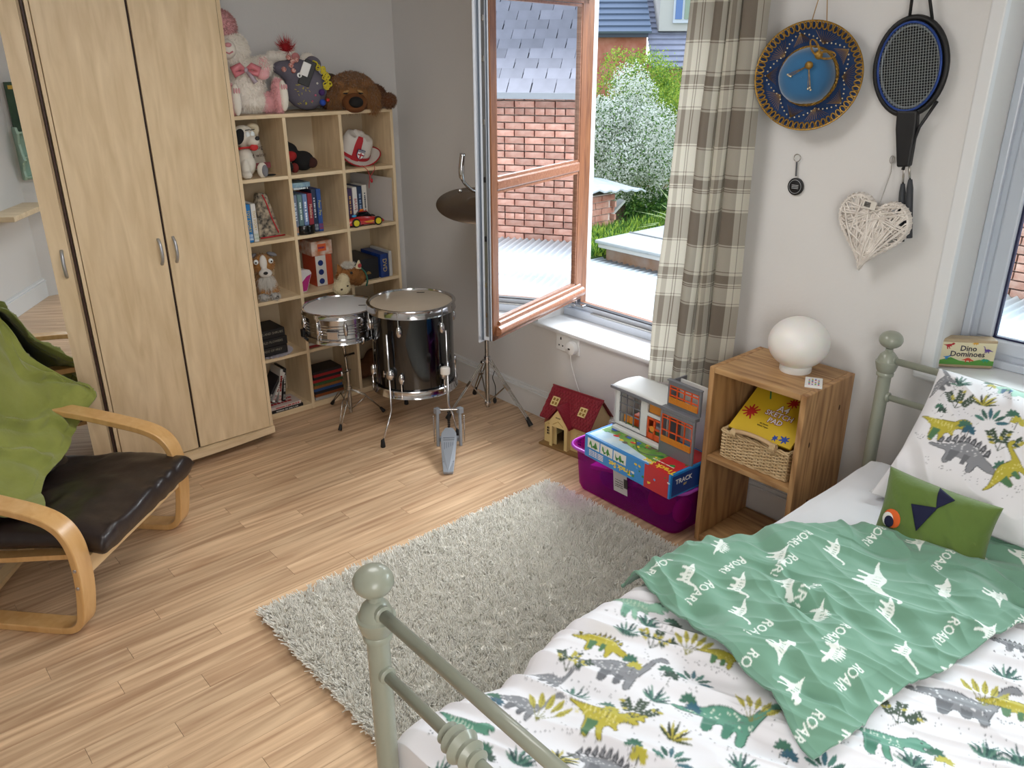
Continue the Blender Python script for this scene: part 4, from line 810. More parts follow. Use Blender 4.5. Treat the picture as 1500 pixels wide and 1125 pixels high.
TREX = [(-1, .30), (-.7, .30), (-.4, .32), (-.1, .40), (.2, .42), (.40, .46), (.5, .62), (.66, .68), (.90, .60), (.97, .44), (.82, .46), (.72, .40), (.88, .36), (.80, .28), (.60, .28), (.44, .20), (.40, .05), (.50, -.02), (.44, -.08), (.32, .02), (.2, -.02), (.14, -.12), (.24, -.36), (.32, -.50), (.14, -.48), (.04, -.2), (-.06, -.12), (-.14, -.28), (-.02, -.55), (-.22, -.53), (-.30, -.26), (-.34, 0), (-.5, .12), (-.75, .22)]
STEGO = [(-1, -.02), (-.72, .04), (-.5, .14), (-.2, .34), (.08, .36), (.35, .24), (.55, .08), (.70, .02), (.88, -.06), (.95, -.16), (.78, -.20), (.56, -.16), (.42, -.12), (.40, -.42), (.28, -.42), (.24, -.12), (0, -.12), (-.2, -.10), (-.22, -.42), (-.36, -.42), (-.38, -.06), (-.6, -.06), (-.8, -.06)]
TRIKE = [(-.95, -.02), (-.7, .08), (-.45, .26), (-.1, .34), (.2, .28), (.34, .46), (.5, .34), (.56, .22), (.78, .40), (.68, .16), (.92, .10), (.90, -.06), (.66, -.12), (.46, -.10), (.40, -.42), (.26, -.42), (.22, -.12), (-.1, -.12), (-.2, -.14), (-.24, -.42), (-.4, -.42), (-.42, -.08), (-.65, -.04)]
DINOS = dict(sauro=SAURO, trex=TREX, stego=STEGO, trike=TRIKE)
PAL = {'grey': ('8B8D93', '6E7076', '4A4C52', 'E4E4E8'), 'teal': ('5F9A84', '47806C', '2F5A4C', 'DCE9DC'), 'teal2': ('8DBBA4', '6EA08B', '5A8A76', 'C7DECB'), 'yellow': ('BDB13C', '4F7A52', '5F5A22', 'E4DC8A'), 'mint': ('A9D6C4', '5E86A8', '7FB0A0', 'D7EDE2')}
def chaikin(P, n=2):
    for _ in range(n):
        Q = []
        for a, b_ in zip(P, P[1:]+P[:1]): Q += [(a[0]*.75+b_[0]*.25, a[1]*.75+b_[1]*.25), (a[0]*.25+b_[0]*.75, a[1]*.25+b_[1]*.75)]
        P = Q
    return P
def dino(B, kind, o, u, w, s, col, rg, mono=None):
    P = chaikin(DINOS[kind], 2); s2 = s/2; T = lambda p: (o[0]+(u[0]*p[0]+w[0]*p[1])*s2, o[1]+(u[1]*p[0]+w[1]*p[1])*s2)
    if mono:
        if kind == 'stego':
            for k in range(7): x = -.5+k*.17; y_ = .16+.26*(1-((x+.05)/.6)**2); B.poly([T((x-.09, y_-.1)), T((x, y_+.20)), T((x+.09, y_-.1))], mono)
        B.poly([T(p) for p in P], mono)
        for k in range(5): x = -.3+.15*k; B.line([T((x, .28)), T((x+.03, .10))], .0022, '6E9A80')
        return
    c, c2, dk, lt = PAL[col]
    if kind == 'stego':
        for k in range(9): x = -.72+k*.155; y_ = .04+.34*max(0, 1-((x+.05)/.8)**2); B.poly([T((x-.07, y_-.06)), T((x-.06, y_+.10)), T((x, y_+.20)), T((x+.06, y_+.10)), T((x+.07, y_-.06))], dk); B.poly([T((x-.04, y_)), T((x, y_+.14)), T((x+.04, y_))], c)
    cx = sum(p[0] for p in P)/len(P); cy = sum(p[1] for p in P)/len(P)
    for dx, dy in ((.02, 0), (-.02, 0), (0, .02), (0, -.02)): B.poly([T((p[0]+dx, p[1]+dy)) for p in P], dk)
    B.poly([T(p) for p in P], c)
    for q in ([(-.36, .02), (-.30, -.33), (-.16, -.33), (-.10, .04)], [(.02, .02), (.05, -.28), (.16, -.28), (.2, .02)]) if kind != 'trex' else ([(-.30, -.0), (-.22, -.5), (-.05, -.5), (-.0, .02)],): B.poly([T(p) for p in q if True], c2 if kind != 'trex' else c2)
    for k in range(26):
        x = rg.uniform(-.7, .45); y_ = rg.uniform(.02, .36)*max(.15, 1-abs(x)); B.dot(T((x, y_+.02)), s*.010, lt)
    if kind == 'trex':
        for k in range(7): x = -.5+.13*k; B.line([T((x, .34)), T((x+.02, .2))], s*.015, lt)
        B.dot(T((.72, .56)), s*.014, '1A1A1A')
    for k in range(22): B.dot(T((rg.uniform(-.8, .8), -.5+rg.uniform(-.14, .08))), .0016, '5A5D66')
def leaf(B, o, a, L, wd, col, bend=.2):
    n_ = 6; mid = []; x, y_ = o
    for i in range(n_+1): t = i/n_; mid.append((x+cos(a+bend*t)*L*t, y_+sin(a+bend*t)*L*t))
    nx, ny = -sin(a), cos(a); P = [(m[0]+nx*wd*sin(pi*i/n_)**.8, m[1]+ny*wd*sin(pi*i/n_)**.8) for i, m in enumerate(mid)]+[(m[0]-nx*wd*sin(pi*i/n_)**.8, m[1]-ny*wd*sin(pi*i/n_)**.8) for i, m in reversed(list(enumerate(mid)))]
    B.poly(P, col)
def plant(B, kind, o, ua, s, rg):
    """ua: angle of 'up' in cloth coordinates"""
    if kind in ('agave', 'agavey'):
        cs = ['3E6B62', '2C4E4E', '5F8A7B'] if kind == 'agave' else ['3C4A2A', 'B5A93C', '2C3324', 'CFC35A']
        base = (o[0]-cos(ua)*s*.35, o[1]-sin(ua)*s*.35)
        for k in range(9): a = ua+(k-4)*.30+rg.uniform(-.08, .08); leaf(B, base, a, s*(.85-.05*abs(k-4)), s*.05, cs[k % len(cs)], rg.uniform(-.2, .2))
    elif kind == 'fern':
        base = (o[0]-cos(ua)*s*.4, o[1]-sin(ua)*s*.4)
        for st in (-.7, 0, .65):
            a = ua+st; B.line([base, (base[0]+cos(a)*s*.9, base[1]+sin(a)*s*.9)], .0025, '3A4A3A')
            for k in range(5):
                t = .35+.13*k; q = (base[0]+cos(a)*s*.9*t, base[1]+sin(a)*s*.9*t)
                for sd in (-.9, .9): leaf(B, q, a+sd, s*.22, s*.055, '3E5140' if rg.random() < .75 else 'B8AE4A', 0)
    elif kind == 'rush':
        base = (o[0]-cos(ua)*s*.5, o[1]-sin(ua)*s*.5)
        for k in range(5):
            a = ua+(k-2)*.32; q = (base[0]+cos(a)*s*.45, base[1]+sin(a)*s*.45); B.line([base, q], .002, '8A8A4A'); leaf(B, q, a, s*.55, s*.085, 'B9B04C', .1); B.line([q, (q[0]+cos(a)*s*.45, q[1]+sin(a)*s*.45)], .0018, '7E7A34')
    elif kind == 'mono':
        for k, c in ((0, '3F6F5C'), (1, rg.choice(['2F4A3E', 'BDB340', '2F5F74']))):
            q = (o[0]+sin(ua)*s*(.32*k-.1)-cos(ua)*.25*s*k, o[1]-cos(ua)*s*(.32*k-.1)-sin(ua)*.25*s*k)
            for j in range(7): leaf(B, q, ua+(j-3)*.62, s*.36, s*.09, c, 0)
            B.line([q, (q[0]-cos(ua)*s*.5, q[1]-sin(ua)*s*.5)], .002, '4A5048')
    elif kind == 'leafy':
        base = (o[0]-cos(ua)*s*.4, o[1]-sin(ua)*s*.4)
        for k in range(6): a = ua+(k-2.5)*.5; q = (base[0]+cos(a)*s*.2, base[1]+sin(a)*s*.2); leaf(B, q, a, s*.6, s*.09, ['3B6A78', '356055', '4C7F74'][k % 3], 0)
    for k in range(14): B.dot((o[0]-cos(ua)*s*.45+rg.uniform(-.5, .5)*s, o[1]-sin(ua)*s*.45+rg.uniform(-.5, .5)*s), .0015, '6A6D74')
def glyphs(B, s, o, u, w, size, col):
    cu = bpy.data.curves.new('t', 'FONT'); cu.body = s; cu.size = size; cu.align_x = 'CENTER'; cu.align_y = 'CENTER'; cu.offset = size*.012; cu.resolution_u = 2
    to = bpy.data.objects.new('t', cu); COL.objects.link(to); me = bpy.data.meshes.new_from_object(to.evaluated_get(bpy.context.evaluated_depsgraph_get())); bpy.data.objects.remove(to)
    me.calc_loop_triangles()
    for t in me.loop_triangles: B.poly([(o[0]+u[0]*me.vertices[i].co.x+w[0]*me.vertices[i].co.y, o[1]+u[1]*me.vertices[i].co.x+w[1]*me.vertices[i].co.y) for i in t.vertices], col)
def cloth(name, X, Y, Z, colr, m, parent=None, mask=None):
    ny, nx = X.shape; V = np.stack([X, Y, Z], -1).reshape(-1, 3); ii = np.arange(ny*nx).reshape(ny, nx); F_ = np.stack([ii[:-1, :-1], ii[:-1, 1:], ii[1:, 1:], ii[1:, :-1]], -1).reshape(-1, 4)
    C_ = colr.reshape(-1, 3)
    if mask is not None:
        mk = mask.reshape(-1); F_ = F_[mk[F_].all(1)]; used = np.unique(F_); re_ = np.full(len(V), -1); re_[used] = np.arange(len(used)); V = V[used]; C_ = C_[used]; F_ = re_[F_]
    a, b_, c_ = V[F_[0, 0]], V[F_[0, 1]], V[F_[0, 2]]
    if np.cross(b_-a, c_-a)[2] < 0: F_ = F_[:, ::-1]
    o = npmesh(name, V, F_, m, parent, smooth=True); at = o.data.color_attributes.new('print', 'FLOAT_COLOR', 'POINT'); at.data.foreach_set('color', np.concatenate([C_, np.ones((len(C_), 1))], 1).astype(np.float32).ravel()); return o
def printed(name, rough=.8, sheen=.25):
    m = mat(name, 'FFFFFF', rough, sheen=sheen); t = m.node_tree; a = t.nodes.new('ShaderNodeAttribute'); a.attribute_name = 'print'; t.links.new(a.outputs['Color'], t.nodes['Principled BSDF'].inputs['Base Color']); return m
def vnoise(X, Y, sx_, sy_, seed, n=64):
    """smooth value noise on arrays"""
    g = np.random.default_rng(seed).normal(0, 1, (n, n)); u = (X*sx_) % (n-1); v = (Y*sy_) % (n-1); i = u.astype(int); j = v.astype(int); f = u-i; h = v-j; f = f*f*(3-2*f); h = h*h*(3-2*h); i2 = (i+1) % n; j2 = (j+1) % n
    return g[j, i]*(1-f)*(1-h)+g[j, i2]*f*(1-h)+g[j2, i]*(1-f)*h+g[j2, i2]*f*h
M_PRINT = printed('dinosaur print cotton')
DUVET_ART = [('sauro:grey', 1.704, 0.408, 0.320), ('sauro:teal', 1.252, 0.730, 0.300), ('sauro:grey', 1.194, 0.996, 0.260), ('trex:teal', 1.469, 0.478, 0.240), ('trex:yellow', 1.053, 0.918, 0.220), ('stego:grey', 0.974, 0.827, 0.220), ('sauro:grey', 0.954, 1.072, 0.200), ('stego:yellow', 1.247, 1.093, 0.200), ('trex:teal2', 1.412, 1.126, 0.200), ('sauro:yellow', 1.792, 0.319, 0.200), ('trex:teal', 0.808, 1.109, 0.170), ('sauro:yellow', 1.416, 0.853, 0.160), ('stego:grey', 2.000, 0.390, 0.160), ('sauro:grey', 1.074, 1.102, 0.150), ('rush', 0.998, 1.029, 0.120), ('rush', 1.408, 0.933, 0.110), ('rush', 1.342, 0.705, 0.110), ('rush', 1.798, 0.388, 0.110), ('fern', 1.355, 1.007, 0.100), ('fern', 1.141, 0.882, 0.100), ('fern', 1.585, 0.490, 0.100), ('fern', 1.151, 1.101, 0.100), ('agavey', 1.149, 0.780, 0.090), ('agavey', 0.926, 0.902, 0.090), ('agave', 1.402, 1.064, 0.085), ('agave', 1.335, 1.080, 0.085), ('agave', 1.213, 0.886, 0.085), ('agave', 1.188, 0.634, 0.085), ('agave', 1.470, 0.408, 0.085), ('agave', 1.621, 0.319, 0.085), ('agave', 1.902, 0.380, 0.085), ('agave', 1.649, 0.265, 0.085), ('agave', 1.087, 1.020, 0.085), ('agave', 0.865, 0.963, 0.085), ('agave', 0.719, 1.051, 0.085), ('leafy', 1.325, 0.858, 0.080), ('leafy', 1.096, 0.743, 0.080), ('leafy', 1.336, 0.527, 0.080), ('mono', 1.291, 0.913, 0.075), ('mono', 1.258, 0.823, 0.075), ('mono', 1.055, 0.812, 0.075), ('mono', 1.302, 0.605, 0.075), ('mono', 1.448, 1.024, 0.075), ('mono', 1.537, 0.383, 0.075), ('mono', 1.257, 0.998, 0.075), ('mono', 0.929, 1.129, 0.075), ('mono', 1.107, 0.937, 0.075), ('mono', 0.816, 1.025, 0.075)]
FLAP_ART = [('stego', 1.749, 1.102, 0.130), ('sauro', 1.581, 1.090, 0.130), ('trex', 1.850, 0.975, 0.130), ('sauro', 1.998, 0.891, 0.130), ('trex', 2.223, 0.749, 0.130), ('trex', 2.327, 0.619, 0.130), ('sauro', 1.653, 0.976, 0.130), ('trex', 1.746, 0.886, 0.130), ('sauro', 1.565, 0.912, 0.130), ('trike', 2.066, 0.603, 0.130), ('trex', 2.128, 0.500, 0.130), ('sauro', 1.856, 0.663, 0.130), ('stego', 1.704, 0.767, 0.130), ('trex', 1.972, 0.459, 0.130), ('trex', 1.489, 0.751, 0.130), ('stego', 1.577, 0.660, 0.130), ('sauro', 1.741, 0.567, 0.130), ('trike', 1.765, 0.457, 0.130), ('trex', 1.416, 0.670, 0.130), ('stego', 1.575, 0.519, 0.130), ('sauro', 1.388, 0.514, 0.130), ('trex', 2.372, 0.523, 0.130), ('sauro', 1.958, 0.757, 0.260), ('ROAR', 1.561, 1.168, 0.085), ('ROAR', 1.709, 1.028, 0.085), ('ROAR', 1.947, 0.964, 0.085), ('ROAR', 2.152, 0.841, 0.085), ('ROAR', 1.823, 0.937, 0.085), ('ROAR', 1.554, 1.023, 0.085), ('ROAR', 1.762, 0.831, 0.085), ('ROAR', 1.529, 0.829, 0.085), ('ROAR', 1.896, 0.526, 0.085), ('ROAR', 1.644, 0.686, 0.085), ('ROAR', 1.548, 0.601, 0.085), ('ROAR', 1.353, 0.590, 0.085), ('ROAR', 2.182, 0.655, 0.085), ('ROAR', 1.386, 0.779, 0.085), ('ROAR', 2.065, 0.419, 0.085)]
PILLOW_ART = [('agave', 0.098, 0.437, 0.070), ('fern', 0.116, 0.362, 0.090), ('mono', 0.071, 0.321, 0.050), ('agavey', 0.200, 0.383, 0.080), ('leafy', 0.242, 0.335, 0.080), ('trex:yellow', 0.105, 0.245, 0.200), ('mono', 0.180, 0.278, 0.070), ('stego:grey', 0.212, 0.180, 0.270), ('fern', 0.303, 0.259, 0.100), ('mono', 0.304, 0.355, 0.070), ('sauro:grey', 0.045, 0.414, 0.160), ('trike:mint', 0.248, 0.453, 0.150), ('mono', 0.339, 0.176, 0.070), ('sauro:yellow', 0.368, 0.162, 0.220), ('mono', 0.180, 0.466, 0.050)]

FOLD = [(1.50, 1.215), (1.60, 1.215), (1.70, 1.19), (1.965, 1.05), (2.15, .93), (2.31, .81), (2.50, .585), (2.66, .36), (2.76, .20), (2.80, .12)]
LOWR = [(1.315, .535), (1.38, .52), (1.50, .525), (1.651, .513), (1.85, .47), (2.078, .413), (2.25, .33), (2.45, .22), (2.62, .13), (2.72, .08)]
def foldx(y_):     # fold line: x as a function of y
    ys = [p[1] for p in FOLD][::-1]; xs = [p[0] for p in FOLD][::-1]; return np.interp(y_, ys, xs)
def base_h(X, Y):
    u = X*.9+Y*.25; n1 = vnoise(X+Y*.25, Y, 11, 2.6, 1); n2 = vnoise(X+Y*.4, Y, 26, 5, 2); n3 = vnoise(X, Y, 5, 4, 3)
    r = .015*(1-np.abs(n1))+.007*(1-np.abs(n2))+.006*n3
    return .612+r
rgd = random.Random(5)
# the duvet, printed side up
res = .0026; bd = Board(.60, .08, 2.0, 1.22, res, 'ECEBF0')
for k, x, y_, s in DUVET_ART:
    if ':' in k: kk, c = k.split(':'); dino(bd, kk, (x, y_), (.28, -.96), (.96, .28), s*.86, c, rgd)
    else: plant(bd, k, (x, y_), .28, s*.78, rgd)
nx, ny = int(1.95/res), int(1.17/res); U, V = np.meshgrid(np.linspace(0, 1, nx), np.linspace(0, 1, ny)); X = .655+U*1.95; Y = .10+V*1.17
Z = base_h(X, Y)
ed = np.clip((Y-(1.17+.02*vnoise(X, Y*0, 4, 1, 8)))/.075, 0, None); Z = Z-.05*ed**2-.10*np.clip(ed-1, 0, None); Y2 = Y-.02*np.clip(ed-.6, 0, None)
ef = np.clip((.80-X)/.10, 0, None); Z = Z-.035*ef**2-.06*np.clip(ef-1, 0, None)**1.0
Z = np.maximum(Z, .40)
X2 = np.maximum(X, .708+.0*Y)
colr = bd.sample(X, Y)
dv = cloth('printed_duvet', X2, Y2, Z, colr, M_PRINT, None, X < foldx(Y)-.03)
so2 = dv.modifiers.new('thick', 'SOLIDIFY'); so2.thickness = .012; so2.offset = -1
tag(dv, 'white duvet printed with dinosaurs and leaves spread over the bed', 'duvet')
# folded-back corner showing the green reverse
res = .0018; bf = Board(1.2, .02, 1.75, 1.30, res, '6F9B84')
for k, x, y_, s in FLAP_ART:
    if k == 'ROAR': glyphs(bf, 'ROAR!', (x, y_), (-.99, .05), (-.05, -.99), s*.40, 'EDF2EC')
    else: dino(bf, k, (x, y_), (-.97, -.2) if rgd.random() < .6 else (.9, .3), (.2, -.97) if True else 0, s*.84, None, rgd, mono='E9EFE9')
def curve(P, t):
    P = np.array(P); d_ = np.r_[0, np.cumsum(np.linalg.norm(np.diff(P, axis=0), axis=1))]; d_ /= d_[-1]; return np.stack([np.interp(t, d_, P[:, 0]), np.interp(t, d_, P[:, 1])], -1)
nt_, ns_ = 800, 430; T_ = np.linspace(0, 1, nt_); S_ = np.linspace(-.06, 1, ns_); top_ = curve(FOLD, T_); bot = curve(LOWR, T_)
for _ in range(3):
    for a in (top_, bot): a[1:-1] = (a[:-2]+2*a[1:-1]+a[2:])/4
S2, T2 = np.meshgrid(S_, T_, indexing='ij'); PX = top_[None, :, 0]*(1-S2)+bot[None, :, 0]*S2; PY = top_[None, :, 1]*(1-S2)+bot[None, :, 1]*S2
PX = PX+.005*vnoise(PY, PX, 7, 3, 31)*np.clip(1-T2*12, 0, 1); PY = PY+.008*vnoise(PX, PY, 9, 3, 33)*np.clip(S2*6-5, 0, 1)
wr = .018*(1-np.abs(vnoise(PX+PY*.6, PY, 6, 3, 21)))+.010*(1-np.abs(vnoise(PX-PY*.5, PY+PX*.3, 17, 7, 22)))+.010*vnoise(PX, PY, 3, 4, 24)
puff = np.sin(np.clip(S2, 0, 1)*pi*.5+.5)**.6
PZ = base_h(PX, PY)+.012+.030*np.clip(S2*14, 0, 1)**.5*(1-.75*np.clip(S2, 0, 1))+wr*np.clip((1-S2)*12, .15, 1)
roll = np.clip(-S2/.06, 0, 1); PZ = PZ-.055*roll**1.5-.028*(S2 < .02)*np.clip((.02-S2)/.08, 0, 1)
dx = .035*np.sin(np.clip((S2+.06)/.12, 0, 1)*pi)*np.clip(1-S2*4, 0, 1); dx = dx*np.clip(T2*15, 0, 1); PX = PX+dx*.55; PY = PY+dx*.5*(PY < 1.15)
PZ = np.maximum(PZ, .585)
cf = bf.sample(PX, PY)
hem = (T2 < .012); cf[hem] = cf[hem]*.85
fp = cloth('green_underside', PX, PY, PZ, cf, printed('green dinosaur print cotton'), dv); s3 = fp.modifiers.new('thick', 'SOLIDIFY'); s3.thickness = .006; s3.offset = -1
tag(fp, 'folded-back green reverse side printed with white dinosaurs and ROAR!')
# pillows and cushion
def pillow_pts(o, e1, e2, w_, h_, th, nu, nv, side, seed, pinch=.06, wr=.006):
    o, e1, e2 = Vector(o), Vector(e1).normalized(), Vector(e2).normalized(); nn = e1.cross(e2).normalized()
    U, V = np.meshgrid(np.linspace(0, 1, nu), np.linspace(0, 1, nv)); a = np.abs(2*U-1); b_ = np.abs(2*V-1)
    k = (np.clip(1-a**3.2, 0, 1)*np.clip(1-b_**3.2, 0, 1))**.55
    uu = U+(.5-U)*pinch*(1-b_**2)*a**2*0+ (U-.5)*-(pinch*(1-b_**2.0)); vv = V+(V-.5)*-(pinch*(1-a**2.0))
    w0 = wr*(1-np.abs(vnoise(U*1.2+V*.5, V, 9, 4, seed)))*1.3+wr*.8*vnoise(U, V, 6, 6, seed+1)
    D = side*(th/2*k+w0*np.clip(k*2, 0, 1))
    X = o.x+e1.x*uu*w_+e2.x*vv*h_+nn.x*D; Y = o.y+e1.y*uu*w_+e2.y*vv*h_+nn.y*D; Z = o.z+e1.z*uu*w_+e2.z*vv*h_+nn.z*D
    return X, Y, Z, U, V
def pillow(name, m, o, e1, e2, w_, h_, th, board=None, seed=1, res=90, parent=None, pinch=.06, wr=.006, base='EDEDF0'):
    nu, nv = res, int(res*h_/w_); A = pillow_pts(o, e1, e2, w_, h_, th, nu, nv, 1, seed, pinch, wr); B_ = pillow_pts(o, e1, e2, w_, h_, th, nu, nv, -1, seed+9, pinch, wr)
    V1 = np.stack(A[:3], -1).reshape(-1, 3); V2 = np.stack(B_[:3], -1).reshape(-1, 3); ii = np.arange(nu*nv).reshape(nv, nu); F1 = np.stack([ii[:-1, :-1], ii[:-1, 1:], ii[1:, 1:], ii[1:, :-1]], -1).reshape(-1, 4)
    # share the rim
    rim = np.zeros((nv, nu), bool); rim[0] = rim[-1] = True; rim[:, 0] = rim[:, -1] = True; rim = rim.ravel(); mp = np.where(rim, np.arange(nu*nv), 0); k = np.arange((~rim).sum())+nu*nv; mp[~rim] = k
    V = np.concatenate([V1, V2[~rim]]); F_ = np.concatenate([F1, mp[F1][:, ::-1]])
    ob = npmesh(name, V, F_, m, parent, smooth=True)
    if board is not None:
        C1 = board.sample(A[3]*w_, A[4]*h_).reshape(-1, 3); C2 = np.tile(np.array(lin(base)[:3]), ((~rim).sum(), 1)); C_ = np.concatenate([C1, C2]); at = ob.data.color_attributes.new('print', 'FLOAT_COLOR', 'POINT'); at.data.foreach_set('color', np.concatenate([C_, np.ones((len(C_), 1))], 1).astype(np.float32).ravel())
    return ob
tag(pillow('plain_pillow', M_SHEET, (2.52, 1.03, .605), (.10, -1, 0), (1, .10, .06), .70, .34, .07, seed=3), 'plain white pillow lying beneath the dinosaur pillow', 'pillow')
bp_ = Board(-.02, -.02, .86, .60, .0024, 'ECEBEF')
for k, x, y_, s in PILLOW_ART:
    x = x*.95+.0; y_ = y_+.02
    if ':' in k: kk, c = k.split(':'); dino(bp_, kk, (x, y_), (1, -.1) if kk != 'sauro' else (.5, .85), (.1, 1) if kk != 'sauro' else (-.85, .5), s*.88, c, rgd)
    else: plant(bp_, k, (x, y_), pi/2, s*.88, rgd)
ee = Vector((.38, 0, .36)).normalized()
tag(pillow('dinosaur_pillow', M_PRINT, (2.405, .975, .665), (.0, -1, 0), ee, .80, .50, .13, bp_, 6, 300, pinch=.05, wr=.011), 'white pillow with dinosaur print propped against the headboard', 'pillow')
M_VEL = mat('green velvet', '5E7630', .85, noise_=(9, .5, '4F6628'), sheen=.3, bump=(60, .15))
cu = pillow('green_cushion', M_VEL, (2.285, .90, .60), (-.03, -1, .0), (.30, .05, .90), .33, .22, .12, seed=8, res=60, pinch=.07, wr=.003)
tag(cu, 'green velvet cushion with navy spikes and an orange eye', 'cushion')
cR = Vector((-.03, -1, 0)).normalized(); cU = Vector((.30, .05, .90)).normalized(); cN = cR.cross(cU).normalized(); cO = Vector((2.285, .90, .60))
if cN.x > 0: cN = -cN
def cfP(u, v, k):
    kk = ((1-abs(2*u-1)**3.2)*(1-abs(2*v-1)**3.2))**.55; return cO+cR*u*.33+cU*v*.22+cN*(.06*kk+k)
def patch(poly, k, m, nm, lab=None):
    b = MB(); cx_ = sum(p[0] for p in poly)/len(poly); cy_ = sum(p[1] for p in poly)/len(poly); n0 = len(poly); vs = [cfP(cx_, cy_, k+.004)]; rings = 4; fs = []
    for r in range(1, rings+1):
        for p in poly: t = r/rings; vs.append(cfP(cx_+(p[0]-cx_)*t, cy_+(p[1]-cy_)*t, k+.004))
    for i in range(n0):
        fs.append((0, 1+i, 1+(i+1) % n0))
        for r in range(rings-1): a = 1+r*n0; fs.append((a+i, a+n0+i, a+n0+(i+1) % n0, a+(i+1) % n0))
    b.add(vs, fs); return b.build(nm, m, cu, smooth=True, solid=.003, label=lab)
M_NAVY = mat('navy felt', '15183A', .9)
for tri in ([(.50, .97), (.66, .90), (.55, .72)], [(.34, .66), (.56, .74), (.44, .34)]): patch([tuple(Vector(tri[i]).lerp(Vector(tri[(i+1) % 3]), t/4)) for i in range(3) for t in range(4)], .0, M_NAVY, 'felt_spike')
circ = [(.20+.085*cos(a*pi/8), .36+.13*sin(a*pi/8)) for a in range(16)]
patch(circ, 0, mat('orange felt', 'E0662A', .9), 'eye', 'orange felt eye'); patch([(.165+.055*cos(a*pi/8), .33+.10*sin(a*pi/8)) for a in range(16)], .003, mat('white felt', 'E6E3DE', .9), 'eye_white'); patch([(.185+.045*cos(a*pi/8), .31+.08*sin(a*pi/8)) for a in range(16)], .006, M_NAVY, 'pupil')
# ================================================================ curtain
M_CUR = mat('checked curtain linen', 'DAD6C8', .9)
def plaid():
    t = M_CUR.node_tree; b_ = t.nodes['Principled BSDF']; uv = t.nodes.new('ShaderNodeUVMap'); sp_ = t.nodes.new('ShaderNodeSeparateXYZ'); t.links.new(uv.outputs[0], sp_.inputs[0])
    def M(op, a, b2=None, c=None):
        n_ = t.nodes.new('ShaderNodeMath'); n_.operation = op
        for i, v in enumerate((a, b2, c)):
            if v is None: continue
            if isinstance(v, (int, float)): n_.inputs[i].default_value = v
            else: t.links.new(v, n_.inputs[i])
        return n_.outputs[0]
    def bands(src, per, lst):
        fr_ = M('FRACT', M('DIVIDE', src, per)); tot = None
        for c, w_, k in lst:
            d_ = M('ABSOLUTE', M('SUBTRACT', fr_, c)); s_ = M('MULTIPLY', M('LESS_THAN', d_, w_), k); tot = s_ if tot is None else M('ADD', tot, s_)
        return tot
    hb = bands(sp_.outputs[1], .405, [(.22, .17, .50), (.68, .045, .5), (.595, .006, .6), (.615, .006, .6), (.03, .005, .6), (.415, .005, .5), (.76, .005, .5)])
    vb = bands(sp_.outputs[0], .46, [(.62, .16, .55), (.20, .03, .4), (.30, .006, .6), (.33, .006, .6), (.86, .006, .6)])
    tot = M('MINIMUM', M('ADD', hb, vb), 1.0); mx = t.nodes.new('ShaderNodeMix'); mx.data_type = 'RGBA'; t.links.new(tot, mx.inputs['Factor']); mx.inputs['A'].default_value = lin('DEDACB'); mx.inputs['B'].default_value = lin('82786C')
    w_ = t.nodes.new('ShaderNodeTexNoise'); w_.inputs['Scale'].default_value = 260; ml = t.nodes.new('ShaderNodeMix'); ml.data_type = 'RGBA'; ml.blend_type = 'MULTIPLY'; ml.inputs['Factor'].default_value = .15
    t.links.new(uv.outputs[0], w_.inputs['Vector']); t.links.new(mx.outputs['Result'], ml.inputs['A']); t.links.new(w_.outputs['Color'], ml.inputs['B']); t.links.new(ml.outputs['Result'], b_.inputs['Base Color'])
    ts = t.nodes.new('ShaderNodeBsdfTranslucent'); t.links.new(ml.outputs['Result'], ts.inputs[0]); ms = t.nodes.new('ShaderNodeMixShader'); ms.inputs[0].default_value = .28; t.links.new(b_.outputs[0], ms.inputs[1]); t.links.new(ts.outputs[0], ms.inputs[2]); t.links.new(ms.outputs[0], t.nodes['Material Output'].inputs[0])
plaid()
# plan of the folds at the hem: (x, y)
plan = [(2.90, 2.315), (2.865, 2.29), (2.872, 2.245), (2.90, 2.20), (2.915, 2.165), (2.895, 2.135), (2.86, 2.125), (2.853, 2.09), (2.885, 2.055), (2.915, 2.05), (2.90, 2.02), (2.862, 2.012), (2.858, 1.98), (2.89, 1.955), (2.925, 1.955), (2.92, 1.925), (2.872, 1.925), (2.87, 1.88), (2.90, 1.84), (2.945, 1.815)]
PP = [Vector((x, 2.315-(2.315-y_)*.85, 0)) for x, y_ in plan]; PS = smoothpath(PP, 8); cum = [0]
for a, c in zip(PS, PS[1:]): cum.append(cum[-1]+(c-a).length)
NV = 90; vs = []; uvs = []; ZT, ZB = 2.47, .535; N = len(PS)
for j in range(NV+1):
    t = j/NV; z = ZB+(ZT-ZB)*t
    for i, p in enumerate(PS):
        k = i/(N-1); amp = 1-.35*t
        yy = p.y-(.095*(1-k)+.01)*t+.012*noise.noise(Vector((k*6, z*1.5, 0))); xx = 2.89+(p.x-2.89)*amp+.010*noise.noise(Vector((k*9, z*2, 4)))
        vs.append((xx, yy, z+(.012*sin(k*9)+.02*(k > .45))*(1-t))); uvs.append((cum[i]*1.25, z))
fs = [(j*N+i, (j+1)*N+i, (j+1)*N+i+1, j*N+i+1) for j in range(NV) for i in range(N-1)]
b = MB(); b.add(vs, fs); cur = b.build('checked_curtain', M_CUR, smooth=True); ul = cur.data.uv_layers.new(name='UVMap')
for lp in cur.data.loops: ul.data[lp.index].uv = uvs[lp.vertex_index]
tag(cur, 'cream and brown checked curtain drawn to one side of the window', 'curtain')
b = MB(); b.tube([(2.90, 1.6, 2.50), (2.90, 3.7, 2.50)], .014, 12); b.ball((2.90, 1.58, 2.5), .03, 12); tag(b.build('curtain_pole', M_TRIM, smooth=True), 'white curtain pole above the open window', 'pole')
